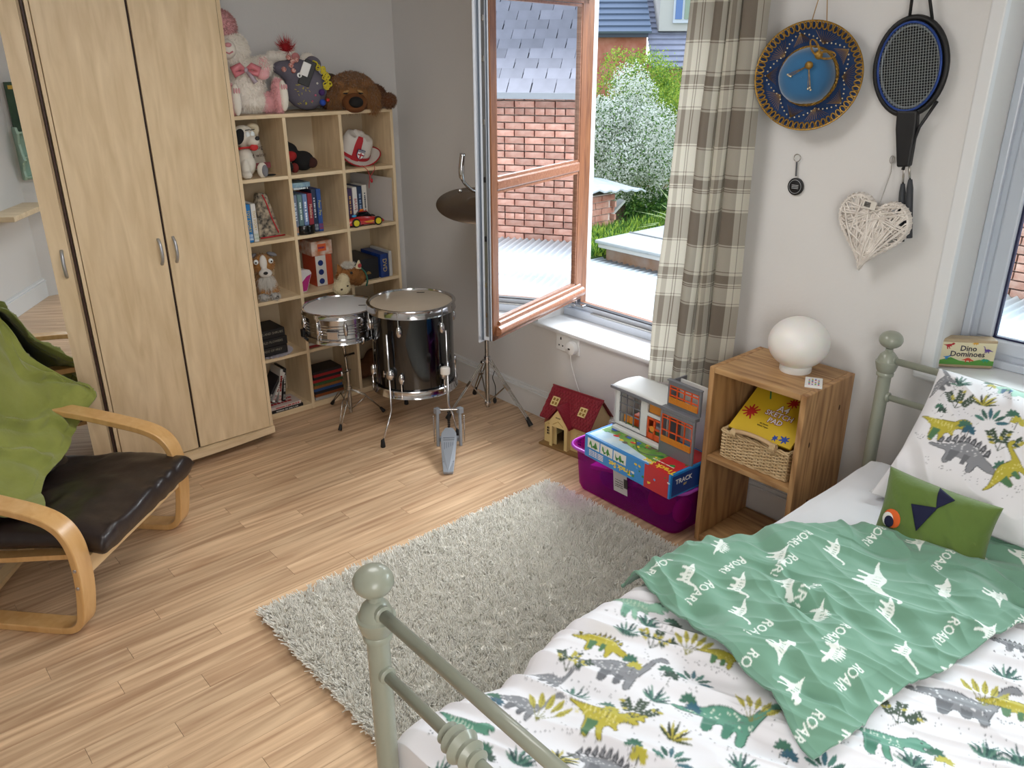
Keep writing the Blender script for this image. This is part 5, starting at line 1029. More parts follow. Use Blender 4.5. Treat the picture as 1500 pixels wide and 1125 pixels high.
# ================================================================ pine crate with lamp
M_PINE = wood('waxed pine', '8A5F38', 'BE9464', 'z', 1.6, .5, coat=.1, ring=.7, stretch=9); M_PINEX = wood('waxed pine across', '8A6038', 'C09868', 'y', 1.6, .5, coat=.1, ring=.6, stretch=9)
CX0, CX1, CY0, CY1, CZ = 2.63, 2.992, 1.357, 1.79, .82
cr_ = thing('pine_crate', 'upright pine crate used as a bedside table', 'crate', (2.81, 1.57, 0))
for y0 in (CY0, CY1-.024): MB().box(CX0, CX1, y0, y0+.024, 0, CZ).build('side_panel', M_PINE, cr_, bev=.003)
MB().box(CX0, CX1, CY0+.024, CY1-.024, CZ-.024, CZ).build('top_board', M_PINEX, cr_, bev=.003)
MB().box(CX0+.004, CX1, CY0+.024, CY1-.024, .400, .424).build('middle_shelf', M_PINEX, cr_, bev=.003); MB().box(CX0+.004, CX1, CY0+.024, CY1-.024, .004, .03).build('bottom_board', M_PINEX, cr_, bev=.003)
for z, x, y_ in ((.60, 2.70, CY0-.0005), (.33, 2.75, CY0-.0005), (.70, 2.9, CY0-.0005)):
    b = MB(); b.lathe([(0, .0006), (.007, .0006), (.008, 0)], (x, y_, z), (0, -1, 0), 14, sx=.7, sy=1.5); b.build('knot', mat('dark knot', '4A2E1A', .6), cr_)
gl = thing('globe_lamp', 'white frosted glass globe lamp on the pine crate', 'lamp', (2.845, 1.535, CZ))
M_OPAL = mat('frosted opal glass', 'F0EEEA', .35, sub=.4); b = MB(); pr = [(.062, .018)]+[(.118*cos(a), .118+.103*sin(a)) for a in [radians(-60+150*i/22) for i in range(23)]]; b.lathe(pr, (2.845, 1.535, CZ), n=40); b.build('shade', M_OPAL, gl, smooth='auto')
b = MB(); b.lathe([(.060, 0), (.062, .004), (.062, .020), (.058, .024)], (2.845, 1.535, CZ), n=40); b.build('base', M_WHITE, gl, smooth='auto')
rm = thing('lamp_remote', 'small white remote card with coloured buttons on the crate', 'remote', (2.768, 1.41, CZ), (0, 0, radians(28))); RM = wm(rm)
b = MB(RM); b.box(-.050, .050, -.032, .032, 0, .008); b.build('body', M_WHITE, rm, bev=.002)
for i in range(6):
    for j in range(4):
        b = MB(RM); c = ['C03A3A', '3A62B8', '3A9A58', 'D8A83A', '8A4AA8', 'D8D8D8'][(i+j*2) % 6]; b.lathe([(.0036, 0), (.0032, .0012), (0, .0012)], (-.030+i*.0115, -.018+j*.0115, .008), n=8); b.build('button', mat('button '+c, c, .5), rm)
# wicker basket
M_WIC = mat('natural wicker', 'DCC298', .6, noise_=(30, .7, 'BE9F72'))
bk = thing('wicker_basket', 'natural wicker basket on the middle shelf of the crate', 'basket', (2.80, 1.565, .425))
b0 = dict(x0=2.655, x1=2.965, y0=1.405, y1=1.735); BZ0, BZ1 = .428, .545
def rect(t, ins=0., grow=0.):
    x0, x1, y0, y1 = b0['x0']+ins-grow*.0, b0['x1']-ins, b0['y0']+ins, b0['y1']-ins; L = [(x0, y0), (x0, y1), (x1, y1), (x1, y0)]; per = 2*((x1-x0)+(y1-y0)); d_ = (t % 1)*per; k = 0
    seg = [y1-y0, x1-x0, y1-y0, x1-x0]
    while d_ > seg[k]: d_ -= seg[k]; k = (k+1) % 4
    a, c = L[k], L[(k+1) % 4]; f = d_/seg[k]; return Vector((a[0]+(c[0]-a[0])*f, a[1]+(c[1]-a[1])*f, 0)), Vector((c[1]-a[1], a[0]-c[0], 0)).normalized()
NS = 44; b = MB()
for i in range(NS):
    p, nn = rect(i/NS, .012); b.tube([p+Vector((0, 0, BZ0)), p-nn*.012+Vector((0, 0, BZ1-.004))] if False else [p+Vector((0, 0, BZ0)), p+Vector((0, 0, BZ1-.004))], .0035, 5)
b.build('stakes', M_WIC, bk, kind='stuff'); b = MB(); rows_ = 15
for r in range(rows_):
    z = BZ0+.006+(BZ1-BZ0-.018)*r/(rows_-1); pts = []; ph = (r % 2)*pi
    for i in range(NS*4): p, nn = rect(i/(NS*4), .012); pts.append(p+nn*(.0052*cos(pi*i/4+ph))*-1+Vector((0, 0, z+.0008*sin(i*1.7+r))))
    b.tube(pts, .0034, 5, closed=True)
b.build('woven_strands', M_WIC, bk, kind='stuff'); b = MB()
for q in range(3):
    pts = []
    for i in range(120): p, nn = rect(i/120, .012); a = i*.55+q*2.1; pts.append(p+nn*.006*cos(a)*-1+Vector((0, 0, BZ1+.005*sin(a))))
    b.tube(pts, .0045, 6, closed=True)
for q in range(2):
    pts = []
    for i in range(120): p, nn = rect(i/120, .012); a = i*.55+q*pi; pts.append(p+nn*.004*cos(a)*-1+Vector((0, 0, BZ0+.002+.003*sin(a))))
    b.tube(pts, .0035, 5, closed=True)
b.build('braided_rim', M_WIC, bk, smooth=True, kind='stuff')
MB().box(b0['x0']+.014, b0['x1']-.014, b0['y0']+.014, b0['y1']-.014, .425, .432).build('base', M_WIC, bk)
b = MB(); b.tube(smoothpath([(2.664, 1.665, .542), (2.655, 1.655, .565), (2.648, 1.60, .578), (2.648, 1.54, .578), (2.655, 1.485, .565), (2.664, 1.475, .542)], 6), .009, 10); b.build('handle', mat('pale cane', 'C9A982', .5), bk, smooth=True)
for yy in (1.66, 1.48):
    b = MB()
    for k in range(5): b.tube([Vector((2.655+.013*cos(a), yy-.010+k*.005, .556+.018*sin(a))) for a in [i*pi/5 for i in range(10)]], .0026, 5, closed=True)
    b.build('handle_binding', M_WIC, bk, kind='stuff')
# sketch pad
M_YEL = mat('yellow card', 'D8B62A', .45); pd_ = thing('sketch_pad', 'yellow A4 sketch pad with paint splats in the basket', 'pad', (2.70, 1.57, .555))
pu = Vector((0, -1, 0)); pv = Vector((.255, 0, .165)).normalized(); pn = pu.cross(pv).normalized(); po = Vector((2.690, 1.71, .553))
if pn.z < 0: pn = -pn
def pq(a, c, k=0): return po+pu*a+pv*c+pn*k
b = MB(); vs = [pq(a, c, k) for k in (0, .010) for a, c in ((0, 0), (.285, 0), (.285, .29), (0, .29))]; b.add(vs, [(3, 2, 1, 0), (4, 5, 6, 7), (0, 1, 5, 4), (1, 2, 6, 5), (2, 3, 7, 6), (3, 0, 4, 7)]); b.build('cover', M_YEL, pd_)
def splat(a, c, r, col, seed, nm='paint_splat', n_=11):
    rg = random.Random(seed); P = []
    for i in range(n_*2): q = r*(rg.uniform(.8, 1.15) if i % 2 == 0 else rg.uniform(.42, .6)); an = pi*i/n_; P += [(q*cos(an-.07), q*sin(an-.07)), (q*cos(an+.07), q*sin(an+.07))]
    b = MB(); b.prism(P, pq(a, c, .0115), pu, pv, .001); b.build(nm, mat('print '+col, col, .5), pd_)
splat(.045, .105, .036, 'B3241F', 1); splat(.10, .275, .040, '1E2C63', 2); splat(.185, .205, .026, 'B3241F', 3, n_=9); splat(.245, .03, .022, '2148A8', 4, n_=7); splat(.205, .022, .014, '2148A8', 5, n_=6); splat(.278, .20, .022, '1F4A3A', 6, n_=6)
b = MB(); b.bar(pq(.055, .245, .0115), pq(.085, .19, .0115), .006, .001, pn); b.build('printed_brush', mat('print green', '3E7A4A', .5), pd_)
for s, c, z in (('A4', .158, .042), ('SKETCH', .125, .034), ('PAD', .092, .034)):
    text(s, pq(.165, c, .012), pu, pv, z, mat('lettering red edge', '9C3A30', .5), pd_, bold=.0024); text(s, pq(.165, c, .0128), pu, pv, z, M_WHITE, pd_, bold=.0004)
text('60 Sheets', pq(.13, .066, .012), pu, pv, .010, M_BLACK, pd_); text('White Paper', pq(.13, .054, .012), pu, pv, .010, M_BLACK, pd_)
# ================================================================ things on the wall
hat = thing('sombrero', 'blue sombrero with gold braid and sequins hanging on the wall', 'hat', (WX-.03, 1.705, 1.922)); HC = Vector((WX-.078, 1.690, 1.918)); ax = Vector((-.96, -.28, .0)).normalized(); M_HB = mat('navy felt brim', '0D315E', .85, sheen=.4); M_HC = mat('blue velvet crown', '1F6290', .8, sheen=.7, noise_=(10, .4, '17507C'))
M_GOLD = mat('gold braid', 'B0883C', .45, .55, noise_=(90, .8, '7A5A22')); M_SEQ = mat('pearl sequin', 'D9CDB4', .25, .5)
hy, hz = Vector((.28, -.96, 0)).normalized(), Vector((0, 0, 1))
def hP(r, a, h): return HC+hy*r*.95*cos(a)+hz*r*.93*sin(a)+ax*h
b = MB(); prf = [(.075, .006), (.11, .0), (.15, .004), (.185, .016), (.198, .030)]; vs = []; fs = []; n0 = 64
for k, (r, h) in enumerate(prf+[(r, h-.005) for r, h in reversed(prf)]):
    for i in range(n0): vs.append(hP(r, 2*pi*i/n0, h))
L_ = len(prf)*2
for k in range(L_): 
    for i in range(n0): fs.append((k*n0+i, k*n0+(i+1) % n0, ((k+1) % L_)*n0+(i+1) % n0, ((k+1) % L_)*n0+i))
b.add(vs, fs); b.build('brim', M_HB, hat, smooth='auto')
b = MB(); vs = []; fs = []; cp = [(.110, 0), (.113, .015), (.110, .035), (.104, .055), (.090, .075), (.06, .086), (.03, .088), (.001, .087)]
for r, h in cp:
    for i in range(40): a = 2*pi*i/40; q = 1+.06*noise.noise(Vector((cos(a)*1.5, sin(a)*1.5, h*9))); vs.append(hP(r*q*.93, a, h)+Vector((0, .012, -.004))*h/.13)
for k in range(len(cp)-1):
    for i in range(40): fs.append((k*40+i, k*40+(i+1) % 40, (k+1)*40+(i+1) % 40, (k+1)*40+i))
b.add(vs, fs); b.build('crown', M_HC, hat, smooth=True)
b = MB()
for q in range(3): b.tube([hP(.108+.003*cos(i*.9+q*2.1), 2*pi*i/110, .014+.006*sin(i*.9+q*2.1)+q*.002) for i in range(110)], .0032, 5, closed=True)
b.build('braided_band', M_GOLD, hat, kind='stuff')
b = MB()
for i in range(56):
    a = 2*pi*i/56; b.tube([hP(.188+.014*cos(t)*1.0, a+.045*sin(t), .028+.004*cos(t)) for t in [k*2*pi/9 for k in range(9)]], .0028, 5, closed=True)
b.tube([hP(.202, 2*pi*i/80, .032) for i in range(80)], .003, 6, closed=True); b.build('looped_gold_edging', M_GOLD, hat, kind='stuff')
b = MB(); sq = MB(); tri = 10
for k in range(tri):
    a0 = 2*pi*k/tri; inn = k % 2 == 0; apex = .122 if inn else .168
    for j in range(11): aa = a0+(j-5)*.055; b.tube([hP(apex, a0, .009), hP(.168 if inn else .128, aa, .013 if inn else .006)], .0007, 3)
    for j in range(7):
        t = j/6; r = .126+(.166-.126)*(t if inn else 1-t); sq.ball(hP(r, a0+2*pi/tri*(t-.0)+.0, .011+.01*(r-.12)/.05), .0036, 6)
        
b.build('fan_stitching', mat('bronze thread', '8A6A3A', .5, .4), hat, kind='stuff'); sq.build('sequins', M_SEQ, hat, smooth=True, kind='stuff')
b = MB(); kn = hP(.088, radians(62), .070); kn2 = hP(.045, radians(68), .094)
for s1, s2 in (((-.030, .052)), ((.058, -.002))): pass
for dd_ in (hy*-.030+hz*.052, hy*.060+hz*.0):
    pd2 = dd_.normalized(); pe2 = ax.cross(pd2).normalized()
    for rad in (.010, .014): b.tube([kn+dd_*(.5-.5*cos(t))+pe2*rad*sin(t)+ax*.006 for t in [i*2*pi/18 for i in range(18)]], .0018, 5, closed=True)
b.ball(kn, (.012, .016, .016), 10); b.ball(kn2, (.009, .016, .014), 10)
b.build('gold_bow', M_GOLD, hat, smooth=True)
b = MB(); sq = MB()
for ex2, ez2 in ((-.072, -.032), (-.066, -.036), (-.060, -.038), (.012, -.075), (.006, -.080), (.016, -.083)):
    e_ = kn2+hy*ex2*1.0+hz*ez2+ax*-.002; b.tube([kn2, e_], .0009, 4); sq.ball(e_, .004, 6)
b.build('tassel_threads', M_GOLD, hat, kind='stuff'); sq.build('tassel_beads', M_SEQ, hat, smooth=True, kind='stuff')
b = MB(); b.tube([hP(.19, radians(96), .0), Vector((WX-.006, 1.712, 2.28))], .002, 5); b.tube([hP(.19, radians(78), .0), Vector((WX-.006, 1.712, 2.28))], .002, 5); b.build('hanging_cord', mat('tan cord', 'A98A62', .8), hat)
# badminton rackets in a clear-fronted cover
rk = thing('badminton_rackets', 'pair of badminton rackets in a black clear-fronted cover on the wall', 'racket', (WX-.03, 1.34, 1.95)); RC = Vector((WX-.035, 1.343, 1.952)); rd = Vector((0, -.13, -1)).normalized(); rs = Vector((0, -1, .13)).normalized()
def rP(s, d_, k=0): return RC+rs*s+rd*d_-Vector((1, 0, 0))*k
def ell(a, c, n_=48, k=0, off=0): return [rP(a*cos(2*pi*i/n_), c*sin(2*pi*i/n_)+off*0, k) for i in range(n_)]
b = MB(); b.tube(ell(.120, .156, k=.0), .010, 8, closed=True); b.build('cover_rim', M_BLACK, rk, smooth=True)
b = MB(); P0_ = ell(.122, .156, 40, -.012); b.add(P0_, [tuple(range(40))]); b.build('cover_back', mat('black nylon', '1B1B1E', .7), rk, solid=.004)
b = MB(); b.tube(ell(.106, .142, k=.012), .0045, 8, closed=True); b.build('racket_frame', mat('blue racket frame', '2A4C9C', .3, .3), rk, smooth=True)
b = MB(); b.tube(ell(.098, .132, k=.004), .0045, 8, closed=True); b.build('racket_frame', mat('grey racket frame', '8E9298', .3, .5), rk, smooth=True)
b = MB()
for i in range(-11, 12):
    s = i*.0092; q = .139*sqrt(max(0, 1-(s/.104)**2)); b.tube([rP(s, -q, .012), rP(s, q, .012)], .0007, 3)
for i in range(-14, 15):
    d_ = i*.0092; q = .103*sqrt(max(0, 1-(d_/.140)**2)); b.tube([rP(-q, d_, .0125), rP(q, d_, .0125)], .0007, 3)
b.build('strings', mat('white string', 'C9CAC6', .5), rk, kind='stuff')
b = MB(); b.add(ell(.112, .148, 40, .020), [tuple(range(40))]); cv = b.build('clear_cover', glass_mat('clear vinyl', 'E8ECEE', .08, 1.35), rk)
b = MB(); pr2 = [(-.030, .140), (.040, .145), (.040, .185), (.034, .235), (.022, .33), (-.022, .33), (-.028, .25), (-.032, .20)]; b.prism([(s, -d_) for s, d_ in pr2], rP(0, 0, .024), rs, -rd, .030); b.build('handle_sleeve', M_BLACK, rk, bev=.006)
for s, d0, k in ((-.008, .40, -.004), (.020, .385, .002)):
    b = MB(); b.tube([rP(s*.6, .30, k), rP(s, d0, k)], .0038, 8); b.build('shaft', M_CHROME2, rk, smooth=True)
    b = MB(); b.tube([rP(s, d0-.01, k), rP(s, d0+.02, k), rP(s*1.1, d0+.17, k), rP(s*1.1, d0+.195, k)], [.007, .0115, .014, .0155], 10); b.build('grip', mat('dark grey grip', '34373C', .6), rk, smooth='auto')
for q in ([rP(.10, .12, .01), rP(.045, .20, .01), rP(.0, .34, .02)], [rP(-.01, -.160, .0), rP(.005, -.33, 0)], [rP(.065, -.140, .0), rP(.03, -.33, 0)]): MB().tube(q, .0055, 6).build('strap', M_BLACK, rk, smooth=True)
# wicker heart
ht = thing('wicker_heart', 'white-washed wicker heart hanging on the wall below the rackets', 'decoration', (WX-.03, 1.38, 1.41)); HTC = Vector((WX-.062, 1.372, 1.400)); M_HT = mat('white-washed willow', 'EAE3DB', .7, noise_=(25, .6, 'C9BFB6'))
def heart(t, s=1.): x = 16*sin(t)**3; z = 13*cos(t)-5*cos(2*t)-2*cos(3*t)-cos(4*t); return x/16*.132*s, z/16*.148*s
tl = radians(-8)
def htP(x, z, k): return HTC+Vector((-k, -(x*cos(tl)-z*sin(tl)), x*sin(tl)+z*cos(tl)))
HP = [heart(2*pi*i/120) for i in range(120)]
def inside(x, z):
    c = False
    for i in range(120):
        x1, z1 = HP[i]; x2, z2 = HP[(i+1) % 120]
        if (z1 > z) != (z2 > z) and x < (x2-x1)*(z-z1)/(z2-z1)+x1: c = not c
    return c
b = MB()
for k in (-.012, .0, .012): b.tube([htP(x*.97, z*.97, k) for x, z in HP], .005, 6, closed=True)
rg = random.Random(9)
for n_ in range(170):
    i = rg.randrange(120); j = (i+rg.randrange(25, 95)) % 120; p, q = HP[i], HP[j]; k = rg.uniform(.008, .026)
    if not all(inside(p[0]+(q[0]-p[0])*t, p[1]+(q[1]-p[1])*t) for t in (.15, .3, .5, .7, .85)): continue
    P = [htP(p[0]+(q[0]-p[0])*t, p[1]+(q[1]-p[1])*t, k*(1-.8*abs(2*t-1)**3)) for t in (0, .1, .35, .65, .9, 1)]; b.tube(P, rg.uniform(.0024, .0042), 5)
for i in range(0, 120, 2):
    p = HP[i]; b.tube([htP(p[0]*s, p[1]*s, k) for s, k in ((.90, .014), (1.0, .016), (1.03, 0), (1.0, -.014))], .0032, 5)
b.build('willow_strands', M_HT, ht, kind='stuff')
b = MB(); b.tube([htP(0, .055, .0), (WX-.012, 1.358, 1.60), (WX-.006, 1.365, 1.652)], .002, 5); b.tube([(WX-.006, 1.365+.008*sin(t), 1.640+.014*cos(t)) for t in [i*pi/5 for i in range(10)]], .0015, 5, closed=True); b.build('string', mat('grey string', 'A8A49E', .8), ht)
b = MB(); o_ = htP(-.02, .085, .032); b.prism(rr(.05, .030, .002), o_, (0, -1, -.15), (0, -.15, 1), .001); b.build('paper_tag', mat('paper tag', 'D8D2C8', .7), ht)
b = MB(); 
for i in range(9): b.prism([(0, -.009), (.0014, -.009), (.0014, .009), (0, .009)], htP(-.038+i*.0026, .085, .0335), (0, -1, -.15), (0, -.15, 1), .0004)
b.build('barcode', M_BLACK, ht, kind='stuff')
# key ring
kr = thing('keyring', 'round black keyring hanging on the wall below the sombrero', 'keyring', (WX-.01, 1.735, 1.50))
b = MB(); b.tube([(WX-.010, 1.737+.014*cos(t), 1.615+.014*sin(t)) for t in [i*pi/10 for i in range(20)]], .0018, 6, closed=True); b.build('ring', M_CHROME2, kr, smooth=True)
b = MB(); b.bar((WX-.010, 1.737, 1.602), (WX-.010, 1.733, 1.545), .006, .003, (1, 0, 0)); b.build('strap', mat('grey strap', '55565A', .5), kr)
b = MB(); b.lathe([(0, .008), (.030, .008), (.034, .006), (.034, 0), (0, 0)], (WX-.004, 1.730, 1.505), (-1, 0, 0), 32); b.build('disc', M_BLACK, kr, smooth='auto')
b = MB(); b.tube([(WX-.0135, 1.730+.026*cos(t), 1.505+.026*sin(t)) for t in [i*pi/16 for i in range(32)]], .0008, 4, closed=True)
for dz in (-.006, 0, .006): b.box(WX-.0135, WX-.012, 1.730-.014, 1.730+.014, 1.5035+dz, 1.5055+dz)
b.build('emblem', mat('light grey print', 'B9BBBE', .5), kr, kind='stuff')
# ================================================================ what stands in and on the bookcase
XR, XF, XU = Vector((1, 0, 0)), Vector((0, -1, 0)), Vector((0, 0, 1))
def m_(c, r=.5, **k): return mat('plain '+c, c, r, **k)
TOP = 1.7075
def strand_mat(n_, c): return mat(n_, c, .8, sheen=.4)
def scribble(o, u, w, L, h, m, parent, seed=1, name='tiny_print'):
    """a printed line too small to read: short dashes"""
    u = Vector(u).normalized(); w = Vector(w).normalized(); rg_2 = random.Random(seed); b = MB(); x = -L/2
    while x < L/2-h*.5:
        q = min(rg_2.uniform(.35, .8)*h, L/2-x); b.prism([(x, -h*.32), (x+q, -h*.32), (x+q, h*rg_2.uniform(.2, .35)), (x, h*.32)], Vector(o), u, w, .0004); x += q+h*rg_2.choice((.12, .12, .5))
    return b.build(name, m, parent, kind='stuff')
# --- pink and white bear
t = thing('pink_white_bear', 'large white and pink plush bear with a pink bow on the bookcase top', 'soft toy', (1.92, 4.36, TOP))
WF, PF = strand_mat('white fur', 'F8F1E6'), strand_mat('pink fur', 'F0B4B8')
o = blob('body', [((1.935, 4.37, 1.85), (.105, .10, .14)), ((1.875, 4.37, 2.02), (.105, .09, .10)), ((1.83, 4.37, 1.80), (.07, .09, .08)), ((1.96, 4.36, 1.77), (.10, .10, .055)), ((1.95, 4.36, 1.93), (2.03, 4.31, 1.945), .04, .048)], WF, t, .009); fur(o, 9000, .020, WF, droop=.5)
o = blob('head_tuft', [((1.855, 4.37, 2.135), (.075, .075, .075)), ((1.82, 4.38, 2.10), (.07, .06, .06))], PF, t, .009); fur(o, 3500, .016, strand_mat('dusty pink fur', 'C98E8C'), droop=.3)
o = blob('muzzle', [((1.853, 4.272, 2.025), (.045, .040, .048))], mat('cream plush', 'EFE8DC', .9), t, .006)
b = MB(); b.ball((1.852, 4.231, 2.045), (.017, .010, .011), 12); b.build('nose', m_('E2A0A6', .6), t, smooth=True)
b = MB(); b.tube([(1.835, 4.234, 2.012), (1.852, 4.229, 2.004), (1.872, 4.235, 2.014)], .004, 6); b.build('mouth', m_('D98F96', .6), t, smooth=True)
for (c, r, fc) in (((2.09, 4.285, 1.797), (.030, .050, .088), 1), ((1.835, 4.235, 1.785), (.030, .045, .080), 0)):
    o = blob('foot', [(c, r), ((c[0]-.045, c[1]+.04, c[2]-.035), (.05, .05, .05))], PF, t, .008); fur(o, 2500, .016, PF)
    b = MB(); b.ball((c[0]+.018, c[1]-.030, c[2]), (.026, .028, .078), 16); s_ = b.build('sole', mat('cream plush', 'EFE8DC', .9), t, smooth=True)
    for k in (-1, 0, 1): b = MB(); b.ball((c[0]+.020+k*.012, c[1]-.057, c[2]+.045), (.005, .003, .014), 8); b.build('paw_pad', m_('D9A0A4', .7), t, smooth=True)
o = blob('paw', [((2.03, 4.30, 1.945), (.042, .038, .048)), ((2.02, 4.29, 1.905), (.038, .036, .03))], PF, t, .008); fur(o, 1200, .014, WF, mask=lambda p: (p[:, 2] > 1.935)+.02)
for s in (-1, 1): b = MB(); b.tube([Vector((1.925, 4.245, 1.925)), Vector((1.925+s*.03, 4.225, 1.945)), Vector((1.925+s*.062, 4.235, 1.93)), Vector((1.925+s*.055, 4.235, 1.905)), Vector((1.925+s*.01, 4.235, 1.92))], [.008, .018, .020, .016, .008], 10); b.build('bow_loop', mat('pink ribbon', 'D9808A', .4), t, smooth=True)
b = MB(); b.tube([(1.93, 4.235, 1.92), (1.95, 4.225, 1.89), (1.965, 4.225, 1.865)], [.008, .011, .013], 8); b.ball((1.925, 4.232, 1.927), .012, 8); b.build('bow_tail', m_('B9A9B4', .4), t, smooth=True)
t.rotation_euler = (0, 0, radians(-12))
# --- white plush behind
t = thing('white_plush', 'small white plush with a red feather tuft peeping from behind the grey felt creature', 'soft toy', (2.24, 4.45, TOP))
o = blob('body', [((2.25, 4.46, 1.86), (.11, .05, .13)), ((2.16, 4.46, 1.985), (.045, .035, .035)), ((2.37, 4.46, 1.955), (.055, .035, .055)), ((2.24, 4.45, 1.99), (.06, .045, .045))], WF, t, .009); fur(o, 2500, .012, WF)
b = MB(); b.ball((2.225, 4.42, 2.035), (.022, .02, .022), 10); o = b.build('red_tuft', m_('B8232A', .8), t, smooth=True); fur(o, 260, .045, m_('B8232A', .8), droop=-.4, seed=4)
b = MB(); b.ball((2.27, 4.405, 1.985), (.026, .014, .024), 10); b.build('inner_ear', m_('D98E8E', .8), t, smooth=True)
# --- grey felt creature
t = thing('grey_felt_creature', 'handmade grey felt creature with yellow yarn, pocket and button eye', 'soft toy', (2.27, 4.33, TOP)); MF = mat('grey felt', '6B6774', .95, bump=(120, .2))
o = blob('body', [((2.275, 4.345, 1.825), (.118, .06, .115)), ((2.23, 4.345, 1.915), (.095, .045, .065)), ((2.17, 4.345, 1.93), (.065, .04, .04)), ((2.33, 4.345, 1.955), (.045, .03, .035), (0, .5, 0))], MF, t, .007)
MB().obox((2.285, 4.288, 1.905), (.062, .012, .135), Matrix.Rotation(radians(24), 3, 'Y')).build('black_pocket', M_BLACK, t, bev=.003)
MB().obox((2.277, 4.280, 1.925), (.044, .008, .070), Matrix.Rotation(radians(24), 3, 'Y')).build('white_pocket_card', M_WHITE, t, bev=.002)
b = MB(); b.lathe([(0, 0), (.013, 0), (.013, .004), (0, .004)], (2.243, 4.285, 1.895), (0, -1, 0), 16); o = b.build('button_eye', M_WHITE, t); b = MB(); b.ball((2.243, 4.279, 1.893), (.004, .002, .007), 8); b.build('pupil', M_BLACK, t)
for x, z in ((2.195, 1.985), (2.215, 1.965), (2.205, 1.945), (2.235, 1.972), (2.165, 1.925), (2.215, 1.918)): b = MB(); b.ball((x, 4.30, z), .014, 10); b.build('spotted_ball', mat('red spotted', 'C1453C', .8, noise_=(160, 1, 'E8C9BE')), t, smooth=True)
rg = random.Random(3)
for k in range(26): b = MB(); 
b = MB()
for k in range(26):
    q = k/25; p = Vector((2.335+.055*sin(q*2.2)+rg.uniform(-.016, .016), 4.298, 1.955-q*.135+rg.uniform(-.01, .01))); b.tube([p+Vector((.011*cos(a), .004*sin(2*a), .011*sin(a))) for a in [i*2*pi/7 for i in range(7)]], .0035, 5, closed=True)
b.build('yellow_yarn', mat('yellow yarn', 'D6C53A', .9), t, smooth=True, kind='stuff')
b = MB()
for k in range(26): p = Vector((rg.uniform(2.215, 2.30), 4.286, rg.uniform(1.74, 1.86))); a = rg.uniform(0, 3); b.tube([p, p+Vector((.011*cos(a), 0, .011*sin(a)))], .0013, 4)
b.build('yellow_stitches', mat('yellow yarn', 'D6C53A', .9), t, kind='stuff')
for x, z, c, r in ((2.355, 1.805, '4A2F6E', .018), (2.355, 1.752, '2C4FB0', .018), (2.385, 1.765, 'C13A2C', .010), (2.335, 1.852, 'E8E4DC', .006), (2.32, 1.79, 'C76A86', .006), (2.30, 1.76, 'C76A86', .005)): b = MB(); b.ball((x, 4.292, z), r, 10); b.build('pompom', mat('pompom '+c, c, .9), t, smooth=True)
t.rotation_euler = (0, 0, radians(-22))
# --- brown dog
t = thing('shaggy_brown_dog', 'shaggy brown plush dog with a big black nose drooping over the bookcase edge', 'soft toy', (2.6, 4.33, TOP)); BF, DF = strand_mat('ginger brown fur', '8E5F2F'), mat('dark brown plush', '5A3418', .9)
o = blob('body', [((2.49, 4.40, 1.79), (.09, .09, .08)), ((2.70, 4.40, 1.775), (.10, .09, .07)), ((2.45, 4.30, 1.76), (.05, .06, .05))], DF, t, .01); fur(o, 2000, .012, DF)
o = blob('head', [((2.595, 4.30, 1.80), (.13, .11, .105)), ((2.49, 4.27, 1.765), (.035, .05, .07)), ((2.71, 4.27, 1.765), (.035, .05, .07))], BF, t, .009); fur(o, 9000, .026, BF, droop=.9, mask=lambda p: ((p[:, 2] > 1.83) | (np.abs(p[:, 0]-2.60) > .075))+.05, width=.0016)
o = blob('muzzle', [((2.605, 4.20, 1.748), (.072, .055, .052)), ((2.605, 4.185, 1.722), (.060, .045, .030))], mat('brown plush', '70431F', .9), t, .008)
b = MB(); b.ball((2.612, 4.137, 1.752), (.040, .018, .030), 16); b.build('nose', mat('black plush nose', '100D0C', .8), t, smooth=True)
for s in (-1, 1):
    o = blob('brow', [((2.60+s*.068, 4.205, 1.845), (.036, .022, .020), (0, -s*.3, 0))], BF, t, .007); fur(o, 500, .016, BF, droop=.2)
    b = MB(); b.ball((2.60+s*.040, 4.188, 1.805), (.020, .008, .008), 10, Euler((0, s*.35, 0)).to_matrix()); b.build('eyelid', mat('tan felt', 'B08A55', .9), t, smooth=True)
    b = MB(); b.ball((2.60+s*.042, 4.185, 1.797), (.014, .006, .005), 10); b.build('eye', M_BLACK, t, smooth=True)
o = blob('paw', [((2.80, 4.27, 1.752), (.045, .055, .043)), ((2.76, 4.31, 1.755), (.05, .05, .04))], DF, t, .008); fur(o, 1400, .010, strand_mat('mid brown fur', '6E4620'))
b = MB(); b.ball((2.47, 4.36, 1.865), (.055, .045, .035), 14); b.build('green_scarf', mat('green tartan scarf', '17402C', .9, noise_=(30, .5, '8A1F22')), t, smooth=True)
t.location = (2.57, 4.33, TOP); t.rotation_euler = (0, 0, radians(-30))
# --- row one: puppy, little cushion, dark plush, cowboy hat
t = thing('white_puppy', 'white plush puppy with one black eye patch and a red collar', 'soft toy', (1.87, 4.28, 1.387)); WP = mat('white short plush', 'DCD5C8', .95, bump=(140, .2))
o = blob('body', [((1.862, 4.29, 1.455), (.052, .05, .062)), ((1.86, 4.28, 1.505), (.038, .036, .04)), ((1.862, 4.285, 1.602), (.062, .055, .056)), ((1.888, 4.235, 1.578), (.036, .040, .028)), ((1.835, 4.235, 1.408), (.028, .036, .022)), ((1.84, 4.25, 1.44), (.024, .024, .045))], WP, t, .006)
o = blob('raised_foot', [((1.925, 4.235, 1.425), (.030, .022, .043))], WP, t, .006); b = MB(); b.ball((1.931, 4.216, 1.423), (.018, .008, .032), 12); b.build('sole', mat('grey plush', '77777B', .9), o, smooth=True)
b = MB(); b.ball((1.90, 4.198, 1.593), (.013, .009, .011), 12); b.build('nose', M_BLACK, t, smooth=True)
